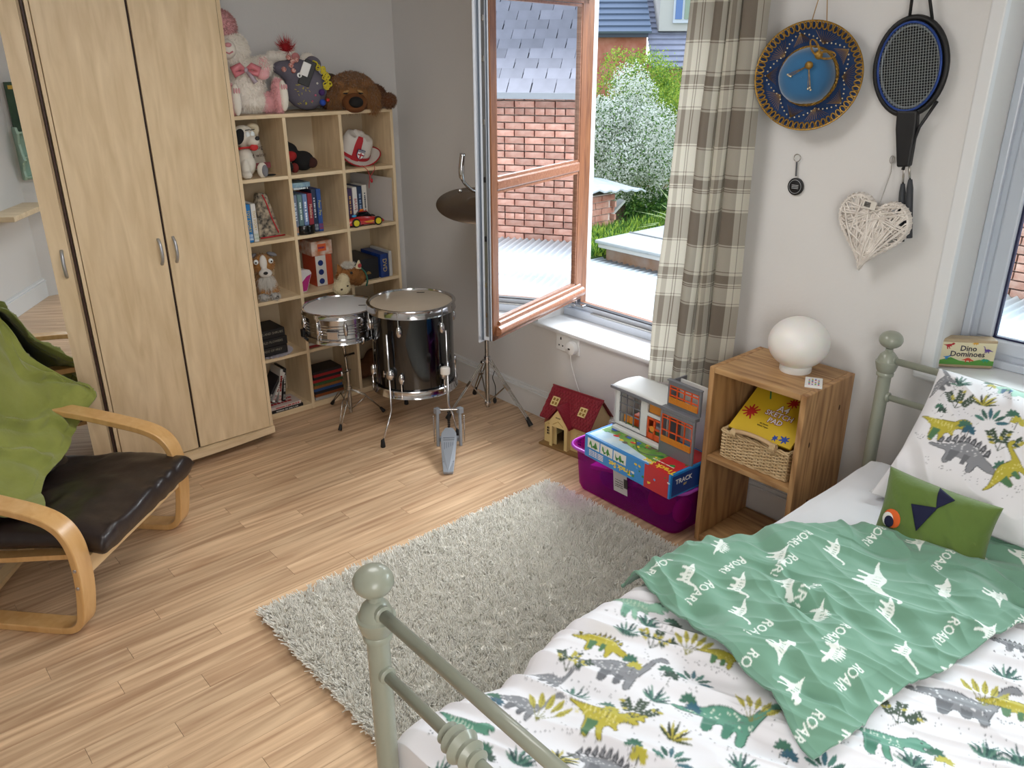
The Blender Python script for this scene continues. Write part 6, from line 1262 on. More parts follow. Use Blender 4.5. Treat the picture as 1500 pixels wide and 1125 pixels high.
b = MB(); b.ball((1.822, 4.243, 1.603), (.028, .016, .042), 12, Euler((0, .4, 0)).to_matrix()); b.build('black_eye_patch', mat('black plush', '151415', .95), t, smooth=True)
o = blob('ear', [((1.925, 4.27, 1.628), (.020, .028, .034), (0, .3, 0)), ((1.915, 4.28, 1.652), (.026, .028, .014))], mat('cream ear plush', 'C9BBA0', .95), t, .005)
for x in (1.865, 1.892): b = MB(); b.ball((x, 4.232, 1.612), (.012, .006, .016), 10); b.build('eye', mat('glassy eye', 'E8ECEC', .2), t, smooth=True); b = MB(); b.tube([(x-.013, 4.228, 1.634), (x+.011, 4.226, 1.637)], .0022, 5); b.build('eyebrow', M_BLACK, t)
b = MB(); b.ball((1.882, 4.212, 1.548), (.024, .012, .018), 12); b.build('tongue', m_('C22A2A', .6), t, smooth=True); b = MB(); b.tube([Vector((1.86+.040*cos(a), 4.28+.038*sin(a), 1.54-.006*sin(a))) for a in [i*2*pi/20 for i in range(20)]], .006, 6, closed=True); b.build('collar', m_('C22A2A', .6), t, smooth=True)
tc_ = mat('off white linen', 'BDB5A8', .9)
o = pillow('lettered_cushion', tc_, (1.895, 4.42, 1.40), (1, -.10, 0), (-.12, .10, 1), .145, .235, .05, seed=4, res=30, wr=.001)
tag(o, 'small off-white cushion with brown lettering behind the white puppy', 'cushion')
for s, z in (('our dog', 1.526), ('good wine', 1.485)): text(s, (1.968-.01, 4.384, z), (1, -.10, .06), (0, .05, 1), .030, mat('brown embroidery', '4A3530', .8), o)
b = MB(); b.box(1.915, 2.045, 4.385, 4.389, 1.415, 1.445); b.build('pink_band', m_('8E4A50', .9), o)
b = MB(); b.ball((1.985, 4.27, 1.392), (.032, .016, .005), 10); tag(b.build('dark_pebble_case', M_BLACK, smooth=True), 'small flat black case beside the puppy foot', 'case')
t = thing('black_red_plush', 'black plush toy in a red top slumped in the top middle cell', 'soft toy', (2.14, 4.36, 1.387)); BP = mat('black plush', '151415', .95)
o = blob('body', [((2.11, 4.38, 1.56), (.045, .045, .07)), ((2.13, 4.37, 1.50), (.075, .06, .05)), ((2.23, 4.36, 1.44), (.065, .06, .055)), ((2.10, 4.30, 1.42), (.035, .04, .035))], BP, t, .008)
b = MB(); b.ball((2.125, 4.335, 1.475), (.055, .04, .035), 14); b.build('red_top', m_('9E1A1A', .9), t, smooth=True)
b = MB(); b.ball((2.145, 4.30, 1.412), (.022, .03, .028), 12); b.build('red_paw', m_('6E1C18', .9), t, smooth=True); b = MB(); b.ball((2.265, 4.315, 1.43), (.03, .025, .03), 12); b.build('brown_paw', m_('3A1A14', .9), t, smooth=True)
t = thing('red_cross_cowboy_hat', 'white cowboy hat with a red cross and a lion shield badge', 'hat', (2.58, 4.33, 1.39)); HCn = Vector((2.575, 4.345, 1.482)); M_WH = mat('white felt hat', 'D9D3CC', .7); M_RD = mat('red trim', 'B3202A', .6)
HR = Euler((radians(28), radians(18), radians(-12))).to_matrix()
def hq(x, y_, z): return HCn+HR @ Vector((x, y_, z))
b = MB(); vs = []; fs = []; n0 = 48
for side_ in (0, 1):
    for k, r in enumerate((.55, .75, .9, 1.0)):
        for i in range(n0): a = 2*pi*i/n0; rx, ry = .150*r, .112*r; up = .052*abs(cos(a))**2.2*max(0, (r-.55)/.45)**1.5; vs.append(hq(rx*cos(a)*(1-.20*max(0, r-.6)), ry*sin(a), -.045+up-side_*.004))
for side_ in (0, 1):
    for k in range(3):
        for i in range(n0): q = side_*4*n0+k*n0; f = (q+i, q+(i+1) % n0, q+n0+(i+1) % n0, q+n0+i); fs.append(f if not side_ else f[::-1])
b.add(vs, fs); b.build('brim', M_WH, t, smooth=True); b = MB(); b.tube([vs[3*n0+i] for i in range(n0)], .0035, 6, closed=True); b.build('brim_trim', M_RD, t, smooth=True)
b = MB(); vs = []; fs = []; lv = [(1, -.045), (1.0, -.01), (.94, .03), (.82, .062), (.6, .075), (.3, .068), (.02, .060)]
def crw(i, k, gr=0): a = 2*pi*i/40; s, z = lv[k]; pin = 1-.22*abs(sin(a))**4*(z > 0); return hq((.088+gr)*s*cos(a), (.068+gr)*s*sin(a)*pin, z-(.014*(abs(cos(a)) > .5)*(s < .7)))
for k in range(len(lv)):
    for i in range(40): vs.append(crw(i, k))
for k in range(len(lv)-1):
    for i in range(40): fs.append((k*40+i, k*40+(i+1) % 40, (k+1)*40+(i+1) % 40, (k+1)*40+i))
b.add(vs, fs); b.build('crown', M_WH, t, smooth=True)
b = MB()
for i0 in (28, 8):
    vs = []; fs = []
    for k in range(len(lv)):
        for j in range(4): vs.append(crw(i0+j, k, .0025))
    for k in range(len(lv)-1):
        for j in range(3): fs.append((k*4+j, k*4+j+1, k*4+4+j+1, k*4+4+j))
    b.add(vs, fs)
b.build('red_cross_stripe', M_RD, t, smooth=True, kind='stuff'); b = MB(); vs = []; fs = []
for k in (0, 1):
    for i in range(40): vs.append(crw(i, k, .0028)+HR @ Vector((0, 0, .004 if k == 0 else -.012)))
for i in range(40): fs.append((i, (i+1) % 40, 40+(i+1) % 40, 40+i))
b.add(vs, fs); b.build('hat_band', M_RD, t, smooth=True)
t.scale = (1.12, 1.0, 1.15); bo = hq(.005, -.075, .012); bu = (HR @ Vector((1, 0, 0))); bw = (HR @ Vector((0, .25, 1))).normalized(); bn = bu.cross(bw)
shd = [(-.020, .024), (.020, .024), (.020, -.005), (.012, -.020), (0, -.027), (-.012, -.020), (-.020, -.005)]
b = MB(); b.prism([(x*1.15, z*1.15) for x, z in shd], bo+bn*.008, bu, bw, .004); b.build('badge_border', mat('navy badge', '1E2A5A', .6), t); b = MB(); b.prism(shd, bo+bn*.010, bu, bw, .003); sd_ = b.build('badge', M_WHITE, t)
b = MB(); b.prism([(-.004, -.024), (.004, -.024), (.004, .010), (-.004, .010)], bo+bn*.0115, bu, bw, .001); b.prism([(-.018, -.006), (.018, -.006), (.018, .002), (-.018, .002)], bo+bn*.0116, bu, bw, .001); b.build('badge_cross', M_RD, sd_, kind='stuff')
b = MB(); b.prism([(-.020, .013), (.020, .013), (.020, .023), (-.020, .023)], bo+bn*.0114, bu, bw, .001); b.build('badge_band', mat('navy badge', '1E2A5A', .6), sd_); text('ENGLAND', bo+bn*.012+bw*.018, bu, bw, .009, M_WHITE, sd_)
b = MB(); b.tube(smoothpath([(2.526, 4.215, 1.400), (2.55, 4.198, 1.375), (2.562, 4.196, 1.335), (2.556, 4.196, 1.30), (2.553, 4.196, 1.27)]), .002, 5); b.tube(smoothpath([(2.605, 4.215, 1.400), (2.60, 4.198, 1.375), (2.566, 4.196, 1.335), (2.578, 4.196, 1.305)]), .002, 5); b.ball((2.573, 4.196, 1.312), (.009, .006, .013), 8); b.build('chin_cord', M_RD, t, smooth=True)
# --- film cases
def case(x, y_, z, th, h, dp, col, label, ttl=None, tcol='E8E6E0', tilt=0, ts=.016, disc=None, name='film_case'):
    """upright case, spine to the front at (x..x+th, y_, z)"""
    c = thing(name, label, 'film case', (x, y_, z), (0, tilt, 0)); M = wm(c)
    b = MB(M); b.box(.0006, th-.0006, 0, dp, 0, h); b.build('case_body', m_(col, .35), c, bev=.0015)
    b = MB(M); b.box(.0012, th-.0012, -.0008, 0, .012, .045); b.build('spine_picture', mat('spine pic '+(disc or tcol), disc or tcol, .5, noise_=(90, .8, col)), c)
    if ttl == '~': scribble(M @ Vector((th/2, -.0012, h*.56)), M.to_3x3() @ Vector((0, 0, -1)), M.to_3x3() @ Vector((1, 0, 0)), h*.5, ts, m_(tcol, .5), c, int(x*1e4))
    elif ttl: text(ttl, M @ Vector((th/2, -.0012, h*.56)), M.to_3x3() @ Vector((0, 0, -1)), M.to_3x3() @ Vector((1, 0, 0)), ts, m_(tcol, .5), c)
    return c
G = 'film cases in the bookcase'
case(1.795, 4.225, 1.052, .030, .205, .15, '2A78B8', 'bright blue film case with yellow title next to the wardrobe', 'TOY STORY', 'E8C838', 0, .022, 'C9D8E8')
case(1.828, 4.225, 1.052, .028, .205, .15, 'D8D6D2', 'white film case with yellow title beside the bright blue one', 'TOY STORY', 'C9A838', 0, .020, 'A8B8A0')
t = thing('patterned_zip_bag', 'dark floral patterned zip bag with red edging leaning in the cell', 'bag', (1.93, 4.34, 1.052)); b = MB(); b.prism([(-.07, 0), (.068, 0), (.060, .05), (.018, .235), (-.035, .245), (-.060, .12)], (1.955, 4.285, 1.054), (1, 0, 0), (0, .12, 1), .07)
b.build('body', mat('dark floral cloth', '33302C', .8, noise_=(38, 1, 'B8A890')), t, bev=.014); b = MB(); b.tube(smoothpath([(1.938, 4.305, 1.285), (1.945, 4.278, 1.24), (1.965, 4.275, 1.16), (1.995, 4.272, 1.075)]), .004, 6); b.tube([(1.885, 4.27, 1.058), (2.03, 4.27, 1.058)], .004, 6); b.build('red_piping', M_RD, t, smooth=True)
x = 2.078
for k, (c, lb, tt, tc2, dc, sz) in enumerate((('6A7488', 'grey-blue film case at the left end of the middle cell row', '~', 'C9D4E0', 'C98E60', .014), ('5F7A7C', 'grey-green film case second in the middle cell row', '~', 'D8E4E0', 'DDE4E8', .014), ('6E84AE', 'periwinkle blue film case with white title in the middle cell', '~', 'E8ECF4', 'E4E8EC', .016), ('8E2230', 'dark red film case with pale title in the middle cell', 'Madeline', 'D8C8A8', '7A2A30', .022), ('1F2A44', 'black film case with a white outlined title in the middle cell', '~', 'C8CCD4', '8E949C', .013), ('24488A', 'royal blue film case with yellow title at the right end of the middle cell row', 'Peter Pan', 'C8C060', '8A2A34', .022))):
    case(x, 4.235+(.0 if k < 4 else .01), 1.052, .0285, .222 if k < 4 else .24, .14, c, lb, tt, tc2, 0, sz, dc); x += .031
c = thing('flat_film_case', 'pale teal film case lying flat on top of the upright ones', 'film case', (2.08, 4.24, 1.276)); MB().box(2.079, 2.198, 4.238, 4.37, 1.294, 1.320).build('case_body', mat('teal print', '8FA9B0', .4, noise_=(40, .8, '5A7A9A')), c, bev=.0015)
c.location = (2.08, 4.24, 1.294)
scribble((2.14, 4.237, 1.307), XR, XU, .09, .015, m_('D4E0E4'), c)
b = MB(); b.lathe([(0, 0), (.062, 0), (.064, .003), (.064, .045), (.061, .05), (0, .05)], (2.150, 4.272, 1.052), n=36); o = b.build('round_black_tin', mat('gloss black tin', '0B0B0D', .15), smooth='auto'); tag(o, 'round glossy black tin in front of the film cases', 'tin')
case(2.425, 4.235, 1.052, .034, .222, .14, '3E2A4E', 'dark purple film case at the left of the right-hand cell', '~', 'C89A5A', .0, .015, 'B05A3A')
case(2.461, 4.235, 1.052, .031, .228, .14, 'DCD9D4', 'white film case with a red title behind the toy car', 'BRAVE', '9E2A2E', .0, .024, 'B8B4AE')
case(2.494, 4.235, 1.052, .030, .230, .14, '1E3050', 'navy film case between the two white ones', '~', '8098B8', .0, .018, 'A04A5A')
case(2.527, 4.235, 1.052, .031, .234, .14, 'CFCBC2', 'white film case with black animal picture beside the red ribbon', '~', '3A4450', .0, .014, '2A2A2C')
b = MB(); b.add([(2.595, 4.50, 1.053), (2.722, 4.222, 1.053), (2.728, 4.222, 1.31), (2.612, 4.50, 1.33), (2.600, 4.503, 1.053), (2.727, 4.225, 1.053), (2.732, 4.225, 1.31), (2.617, 4.503, 1.33)], [(0, 1, 2, 3), (7, 6, 5, 4), (0, 4, 5, 1), (1, 5, 6, 2), (2, 6, 7, 3), (3, 7, 4, 0)])
tag(b.build('white_board_panel', mat('white board', 'B9B2AC', .5)), 'plain white board leaning inside the right-hand cell', 'board')
# toy car
t = thing('red_toy_car', 'red toy sports car with yellow wheels in front of the film cases', 'toy car', (2.526, 4.235, 1.0515), (0, 0, radians(-6))); CM = wm(t); M_CR = mat('red car paint', 'B01E1C', .2, coat=.6)
b = MB(CM); sec = [(-.118, .018, .030, .034), (-.105, .012, .052, .040), (-.06, .012, .060, .042), (-.02, .012, .060, .042), (.03, .012, .055, .042), (.08, .012, .045, .040), (.112, .014, .032, .034), (.120, .018, .024, .028)]
vs = []; fs = []
for x, z0, z1, hw in sec:
    for yy, zz in ((-hw, z0), (-hw, (z0+z1)/2+.004), (-hw*.82, z1), (hw*.82, z1), (hw, (z0+z1)/2+.004), (hw, z0)): vs.append((x, yy, zz))
for k in range(len(sec)-1):
    for i in range(6): fs.append((k*6+i, k*6+(i+1) % 6, k*6+6+(i+1) % 6, k*6+6+i))
fs += [tuple(reversed(range(6))), tuple(range(len(vs)-6, len(vs)))]; b.add(vs, fs); b.build('car_body', M_CR, t, bev=.004, smooth='auto')
b = MB(CM); b.add([(-.07, -.031, .056), (.045, -.033, .050), (.015, -.024, .084), (-.04, -.024, .086), (-.07, .031, .056), (.045, .033, .050), (.015, .024, .084), (-.04, .024, .086)], [(0, 1, 2, 3), (7, 6, 5, 4), (0, 4, 5, 1), (1, 5, 6, 2), (3, 2, 6, 7), (0, 3, 7, 4)]); b.build('cabin', mat('black glazing', '0D0D10', .1), t, bev=.003)
b = MB(CM); b.box(-.04, .015, -.024, .024, .084, .088); b.build('roof', M_CR, t, bev=.002); b = MB(CM); b.ball((-.012, 0, .092), (.016, .012, .006), 10); b.build('siren', m_('E07A20', .3), t, smooth=True); b = MB(CM); b.ball((-.075, -.030, .066), (.016, .008, .008), 10); b.build('blue_flash', m_('3A9AD0', .3), t, smooth=True)
b = MB(CM); b.box(-.122, -.104, -.040, .040, .064, .069); b.box(-.118, -.110, -.030, -.026, .050, .066); b.box(-.118, -.110, .026, .030, .050, .066); b.build('spoiler', M_BLACK, t)
b = MB(CM); b.prism([(-.02, .030), (.03, .034), (.062, .028), (.03, .024), (.04, .020), (.0, .022)], (0, -.0435, 0), (1, 0, 0), (0, 0, 1), .001); b.build('flame_decal', m_('E09A2A', .4), t)
for x in (-.070, .072):
    for s in (-1, 1):
        b = MB(CM); b.lathe([(.024, -.008), (.026, -.006), (.026, .006), (.024, .008)], (x, s*.040, .026), (0, s, 0), 20); w_ = b.build('wheel', M_BLACKRUB, t, smooth='auto'); b = MB(CM); b.lathe([(0, .0095), (.018, .0095), (.019, .006)], (x, s*.040, .026), (0, s, 0), 16); b.build('hub_cap', m_('D9C92A', .4), w_)
# --- row three
t = thing('spaniel_plush', 'tan and white plush spaniel with bulging eyes sitting in the bookcase', 'soft toy', (1.89, 4.29, .7145)); TF = strand_mat('tan fur', 'A87436'); WP2 = mat('white muzzle plush', 'DAD4CC', .95)
o = blob('body', [((1.89, 4.31, .80), (.055, .05, .065)), ((1.888, 4.30, .905), (.062, .05, .058)), ((1.87, 4.25, .755), (.028, .035, .03)), ((1.925, 4.25, .76), (.028, .035, .03))], TF, t, .007); fur(o, 1800, .014, TF)
o = blob('face_blaze', [((1.885, 4.252, .925), (.022, .016, .045)), ((1.888, 4.236, .868), (.038, .030, .026))], WP2, t, .005)
b = MB(); b.ball((1.885, 4.203, .876), (.013, .008, .009), 10); b.build('nose', M_BLACK, t, smooth=True)
for s in (-1, 1):
    b = MB(); b.ball((1.886+s*.040, 4.247, .932), (.014, .012, .015), 12); e_ = b.build('eye', mat('glassy eye', 'E8ECEC', .2), t, smooth=True); b = MB(); b.ball((1.886+s*.042, 4.235, .932), .005, 8); b.build('pupil', M_BLACK, e_, smooth=True)
    b = MB(); b.ball((1.888+s*.055, 4.30, .958), (.030, .018, .012), 10, Euler((0, s*.35, 0)).to_matrix()); b.build('ear', mat('grey plush', '9A9894', .9), t, smooth=True)
b = MB(); b.ball((1.892, 4.245, .826), (.030, .02, .028), 12); o = b.build('ruff', WP2, t, smooth=True); fur(o, 900, .040, strand_mat('white ruff', 'D8D2C8'), droop=1.2)
for x in (1.862, 1.925): b = MB(); b.ball((x, 4.222, .737), (.026, .026, .020), 12); o = b.build('paw', mat('grey white plush', 'A9A6A2', .95), t, smooth=True); fur(o, 350, .012, strand_mat('pale fur', 'BDB8B0')); 
b = MB(); b.ball((1.93, 4.200, .734), (.012, .004, .010), 8); b.build('black_paw_pad', M_BLACK, t)
t.rotation_euler = (0, 0, radians(-16))
t = thing('tall_picture_box', 'tall orange and white picture box with blue dials', 'box', (2.255, 4.36, .7145)); b = MB(); b.box(2.215, 2.325, 4.30, 4.46, .715, .900); b.build('carton', m_('B94A2C', .5), t, bev=.001); b = MB(); b.box(2.216, 2.283, 4.298, 4.30, .717, .898); b.build('white_panel', m_('CFCBC4', .5), t)
for z in (.745, .80, .855): b = MB(); b.lathe([(0, .002), (.017, .002), (.017, 0)], (2.247, 4.298, z), (0, -1, 0), 16); b.build('blue_dial', m_('22336E', .4), t)
t = thing('small_orange_box', 'small orange and white picture box standing on the tall picture box', 'box', (2.265, 4.37, .901)); b = MB(); b.box(2.195, 2.330, 4.295, 4.46, .901, .985); b.build('carton', mat('grey orange print', 'B8744A', .5, noise_=(25, .8, 'D8D0C6')), t, bev=.001); b = MB(); b.box(2.235, 2.29, 4.293, 4.295, .925, .968); b.build('orange_label', m_('D05A28', .5), t); scribble((2.262, 4.292, .946), XR, XU, .045, .018, m_('6A2A5A'), t)
t = thing('magenta_pencil_case', 'white pouch with magenta lining standing open in the cell', 'pouch', (2.115, 4.27, .7145)); b = MB(); b.prism([(-.038, 0), (.004, .0), (.048, .105), (.040, .125), (-.038, .135)], (2.112, 4.235, .715), (1, 0, 0), (0, .1, 1), .10); b.build('pouch', m_('CFC8C8', .8), t, bev=.008); b = MB(); b.prism([(-.030, .008), (.0, .010), (.038, .100), (.010, .090), (-.030, .055)], (2.112, 4.233, .715), (1, 0, 0), (0, .1, 1), .003); b.build('lining', m_('A81E6E', .7), t)
t = thing('brown_pony_head', 'brown plush pony with cream muzzle lying across the snare drum rim', 'soft toy', (2.32, 4.11, .70)); PB = mat('brown pony plush', '8A5A2C', .95); CR = mat('cream pony muzzle', 'CDBE9C', .95)
o = blob('head', [((2.345, 4.135, .795), (.070, .055, .052)), ((2.40, 4.15, .775), (.055, .045, .055)), ((2.30, 4.12, .80), (.05, .05, .045))], PB, t, .007); fur(o, 1800, .008, PB)
o = blob('muzzle', [((2.255, 4.085, .752), (.052, .046, .046)), ((2.275, 4.09, .79), (.032, .036, .038))], CR, t, .006); fur(o, 1400, .007, CR)
for x, z in ((2.272, .762), (2.232, .748)): b = MB(); b.ball((x, 4.043, z), (.008, .004, .006), 8); b.build('nostril', mat('dark nostril', '3A2418', .8), t, smooth=True)
b = MB(); b.ball((2.325, 4.082, .822), (.010, .006, .009), 10); b.build('eye', M_BLACK, t, smooth=True)
for x, c in ((2.275, 0), (2.392, 1)):
    b = MB(); b.lathe([(.020, 0), (.018, .022), (.003, .052)], (x, 4.115, .830), (.15 if c else -.35, 0, 1), 12, sy=.5); e_ = b.build('ear', CR if c else PB, t, smooth='auto')
b = MB(); b.lathe([(0, .002), (.012, .002), (.013, 0)], (2.396, 4.103, .850), (0, -1, 0), 14); b.build('round_ear_tag', m_('A83A3A', .5), t)
b = MB(); b.ball((2.335, 4.13, .852), (.035, .02, .012), 10); o = b.build('mane', mat('white mane', 'CFC8BC', .9), t, smooth=True); fur(o, 700, .022, strand_mat('white mane hair', 'D8D2C6'), droop=-.2)
b = MB(); b.tube(smoothpath([(2.42, 4.14, .83), (2.435, 4.11, .80), (2.44, 4.10, .755), (2.435, 4.11, .72)]), .005, 6); b.build('green_bridle', m_('1E5A48', .6), t, smooth=True)
t = thing('large_black_game_box', 'large black box lying in the right-hand cell of the third row', 'box', (2.52, 4.37, .7145)); b = MB(); b.box(2.425, 2.605, 4.235, 4.50, .715, .845); b.build('carton', mat('black carton', '14161C', .4), t, bev=.001); b = MB(); b.prism([(0, 0), (.05, .0), (.045, .012), (.03, .02)], (2.50, 4.234, .75), XR, XU, .001); b.build('gold_print', m_('8A6A34', .5), t)
t = thing('blue_dvd_box', 'upright royal blue box set with yellow sideways lettering', 'box', (2.655, 4.37, .7145)); b = MB(); b.box(2.615, 2.672, 4.225, 4.45, .715, .860); b.build('carton', mat('royal blue print', '1E3F86', .4, noise_=(22, .7, '16264E')), t, bev=.001); text('DVD', (2.643, 4.2235, .79), Vector((0, 0, -1)), XR, .040, m_('C9B26A'), t)
t = thing('thin_white_book', 'thin white-edged book beside the royal blue box set', 'book', (2.685, 4.37, .7145)); b = MB(); b.box(2.678, 2.698, 4.225, 4.44, .715, .872); b.build('cover', m_('B8B6B2', .6), t, bev=.001)
# --- row four
t = thing('patterned_paper_mat', 'round pleated paper mat under three black field guides', 'mat', (1.87, 4.31, .375)); b = MB(); P_ = []; n0 = 60
vs = [(1.885, 4.33, .3765)]+[(1.885+(.128+.004*(i % 2))*cos(2*pi*i/n0), 4.33+(.128+.004*(i % 2))*sin(2*pi*i/n0), .3765+.006*(i % 2)) for i in range(n0)]; b.add(vs, [(0, 1+i, 1+(i+1) % n0) for i in range(n0)]); b.build('paper', mat('grey lilac paper', 'B4AEB6', .8), t, solid=.002)
for k, (tt, lb) in enumerate((('BIRDS OF PREY', 'lowest of three thick black field guides'), ('WILD FLOWERS', 'middle one of three thick black field guides'), ('TREES AND SHRUBS', 'topmost of three thick black field guides'))):
    z = .384+k*.052; dx = (.0, .004, -.006)[k]; c = thing('field_guide', lb, 'book', (1.85, 4.33, z)); b = MB(); b.box(1.760+dx, 1.952+dx, 4.235, 4.42, z, z+.0505); b.build('cover', mat('black cloth cover', '17171A', .5), c, bev=.003); b = MB(); b.box(1.765+dx, 1.955+dx, 4.242, 4.421, z+.004, z+.0465); b.build('pages', m_('8A7458', .8), c); text(tt, (1.855+dx, 4.234, z+.029), XR, XU, .019, m_('8E8878'), c)
for k, (c_, lb) in enumerate((('8A2A2A', 'flat red book under the pale magazine in the fourth row'), ('B9B4AC', 'flat pale magazine on the red book in the fourth row'))):
    MB().box(2.08, 2.26, 4.225, 4.43, .375+k*.016, .390+k*.016).build('cover', m_(c_, .5), thing('flat_book', lb, 'book', (2.17, 4.33, .375+k*.016)), bev=.001)
# --- bottom row
c = case(1.80, 4.26, .105, .016, .19, .13, '202024', 'black film case leaning left in the bottom corner cell', None, 'B8B4AC', radians(34), name='leaning_film_case')
c = case(1.825, 4.25, .095, .017, .19, .13, 'C9C5BE', 'white-spined film case leaning at an angle in the bottom corner cell', '~', '7A2A2A', radians(28), .012, name='leaning_film_case')
c = case(1.862, 4.25, .080, .018, .205, .13, 'BDB9B2', 'tall pale film case with a red title leaning in the bottom corner cell', '~', '8A2020', radians(10), .018, name='leaning_film_case')
c = case(1.890, 4.25, .078, .018, .205, .13, '18181A', 'black film case with white title leaning in the bottom corner cell', '~', 'A8A6A0', radians(8), .016, name='leaning_film_case')
for k, (c_, lb, tt, tc2) in enumerate((('17171A', 'lower flat black film case in the bottom corner cell', 'MORE MONTY', 'BDBAB4'), ('C4B4AE', 'upper flat film case with red title in the bottom corner cell', 'RED DWARF', 'A8242A'))):
    z = .0345+k*.020; cc = thing('flat_film_case', lb, 'film case', (1.90, 4.28, z)); b = MB(); b.box(1.80+k*-.01, 2.0+k*-.012, 4.212, 4.35, z, z+.0185); b.build('case_body', m_(c_, .4), cc, bev=.001); scribble((1.90, 4.2112, z+.009), XR, XU, .15, .012, m_(tc2), cc, k)
    if k: [scribble((1.89, 4.30-q*.045, z+.0192), XR, Vector((0, 1, 0)), .15, .036, m_('A8242A'), cc, q) for q in (0, 1)]
cols = ['A8A6A4', '8A4A24', '1C1E26', '2A4A7A', '8E5A2A', '3A5A34', 'A01E24', '1A1A1E', '9A2024', '1E1E22']
nm_ = ['pale', 'rust brown', 'black', 'blue', 'ochre', 'green', 'bright red', 'glossy black', 'crimson', 'charcoal']
for k in range(10):
    z = .0345+k*.0185; dx = RNG.uniform(-.006, .006); b = MB(); b.box(2.09+dx, 2.285+dx, 4.222+abs(dx), 4.36, z, z+.0175); tag(b.build('stacked_film_case', m_(cols[k], .4), bev=.001), f'{nm_[k]} film case in the flat stack behind the snare stand, {"at its bottom" if k == 0 else "at its top" if k == 9 else "between its neighbours"}', 'film case', 'flat stack of film cases in the bottom row')
t = thing('dark_brown_plush', 'dark brown plush heap in the bottom right cell behind the tom', 'soft toy', (2.56, 4.36, .0345)); blob('body', [((2.50, 4.36, .10), (.08, .07, .065)), ((2.60, 4.36, .13), (.07, .07, .09)), ((2.58, 4.28, .065), (.05, .05, .03))], mat('dark brown plush', '5A3418', .9), t, .01)
t = thing('red_canvas_bag', 'dark patterned bag in the fourth row cell behind the tom', 'bag', (2.56, 4.36, .375)); blob('body', [((2.52, 4.37, .46), (.09, .07, .085)), ((2.62, 4.36, .45), (.08, .07, .075))], mat('dark floral cloth', '33302C', .8), t, .01)
# ================================================================ toys by the window
# doll's house
M_CRM = mat('cream plastic', 'D9C288', .4); M_RF = mat('dark red plastic roof', '7E1C2A', .35); M_BB = mat('brown plastic base', '8A6A40', .5)
hA = Vector((2.792, 2.93, 0)); hd = Vector((.035, -.31, 0)); hl = hd.length; hd.normalize(); hb_ = Vector((-hd.y, hd.x, 0)); 
if hb_.x < 0: hb_ = -hb_
dh = thing('dolls_house', 'cream plastic dolls house with dark red tiled roof', 'toy house', hA)
def hp_(a, d_, z): return hA+hd*a+hb_*d_+Vector((0, 0, z))
def hbox(b, a0, a1, d0, d1, z0, z1):
    P = [hp_(a, d_, z) for z in (z0, z1) for d_ in (d0, d1) for a in (a0, a1)]
    return b.add(P, [(0, 2, 3, 1), (4, 5, 7, 6), (0, 1, 5, 4), (2, 6, 7, 3), (0, 4, 6, 2), (1, 3, 7, 5)])
HL, HD, EZ, RZ = .30, .195, .175, .305
b = MB(); hbox(b, -.012, HL+.012, -.035, HD, 0, .014); b.build('base', M_BB, dh, bev=.003)
b = MB(); hbox(b, 0, .085, 0, .006, .014, EZ); hbox(b, .155, HL, 0, .006, .014, EZ); hbox(b, .085, .155, 0, .006, .145, EZ); b.build('front_wall', M_CRM, dh)
for a in (0, HL-.006):
    b = MB(); P = [hp_(a+k, d_, z) for k in (0, .006) for d_, z in ((0, .014), (HD, .014), (HD, EZ), (HD/2, RZ-.004), (0, EZ))]; b.add(P, [(0, 1, 2, 3, 4), (9, 8, 7, 6, 5), (0, 5, 6, 1), (1, 6, 7, 2), (2, 7, 8, 3), (3, 8, 9, 4), (4, 9, 5, 0)]); b.build('gable_wall', M_CRM, dh)
def roofp(b, a0, a1, f):     # slope, front f=0 / back f=1
    o1 = (-.018, EZ-.016) if f == 0 else (HD+.018, EZ-.016); r = (HD/2, RZ)
    P = [hp_(a, d_, z+k) for k in (0, .006) for a, (d_, z) in ((a0, o1), (a1, o1), (a1, r), (a0, r))]; return b.add(P, [(0, 1, 2, 3), (7, 6, 5, 4), (0, 4, 5, 1), (1, 5, 6, 2), (2, 6, 7, 3), (3, 7, 4, 0)])
for f in (0, 1): b = MB(); roofp(b, -.02, HL+.02, f); b.build('roof_slope', M_RF, dh)
b = MB(); rfv = Vector((0, 0, 0)); fa = hp_(0, -.018, EZ-.016); rv = (hp_(0, HD/2, RZ)-fa); SLn = rv.length; rv.normalize(); rn = hd.cross(rv).normalized()
if rn.z < 0: rn = -rn
for r in range(9):
    for q in range(17):
        a0 = -.018+q*.0198+(r % 2)*.0095; 
        if a0+.018 > HL+.02: continue
        p = fa+hd*(a0+.009)+rv*(.010+r*(SLn-.014)/9+.006)+rn*.0075; b.obox(p, (.0180, (SLn-.014)/9-.0012, .0022), Matrix((hd, rv, rn)).transposed())
b.build('roof_tiles', M_RF, dh, kind='stuff')
b = MB(); b.tube([hp_(-.022, HD/2, RZ+.006), hp_(HL+.022, HD/2, RZ+.006)], .005, 6); b.build('ridge', M_RF, dh)
def roofwin(a, t_):
    o_ = fa+hd*a+rv*t_+rn*.010; b = MB()
    for u0, u1, v0, v1 in ((-.024, .024, -.026, -.019), (-.024, .024, .019, .026), (-.024, -.018, -.026, .026), (.018, .024, -.026, .026), (-.003, .003, -.02, .02), (-.02, .02, -.003, .003)): b.obox(o_+hd*(u0+u1)/2+rv*(v0+v1)/2, (u1-u0, v1-v0, .005), Matrix((hd, rv, rn)).transposed())
    w_ = b.build('roof_window', M_CRM, dh); b = MB(); b.obox(o_-rn*.001, (.04, .045, .003), Matrix((hd, rv, rn)).transposed()); b.build('window_pane', m_('8A6A2A', .3), w_)
roofwin(.042, .105); roofwin(.235, .095)
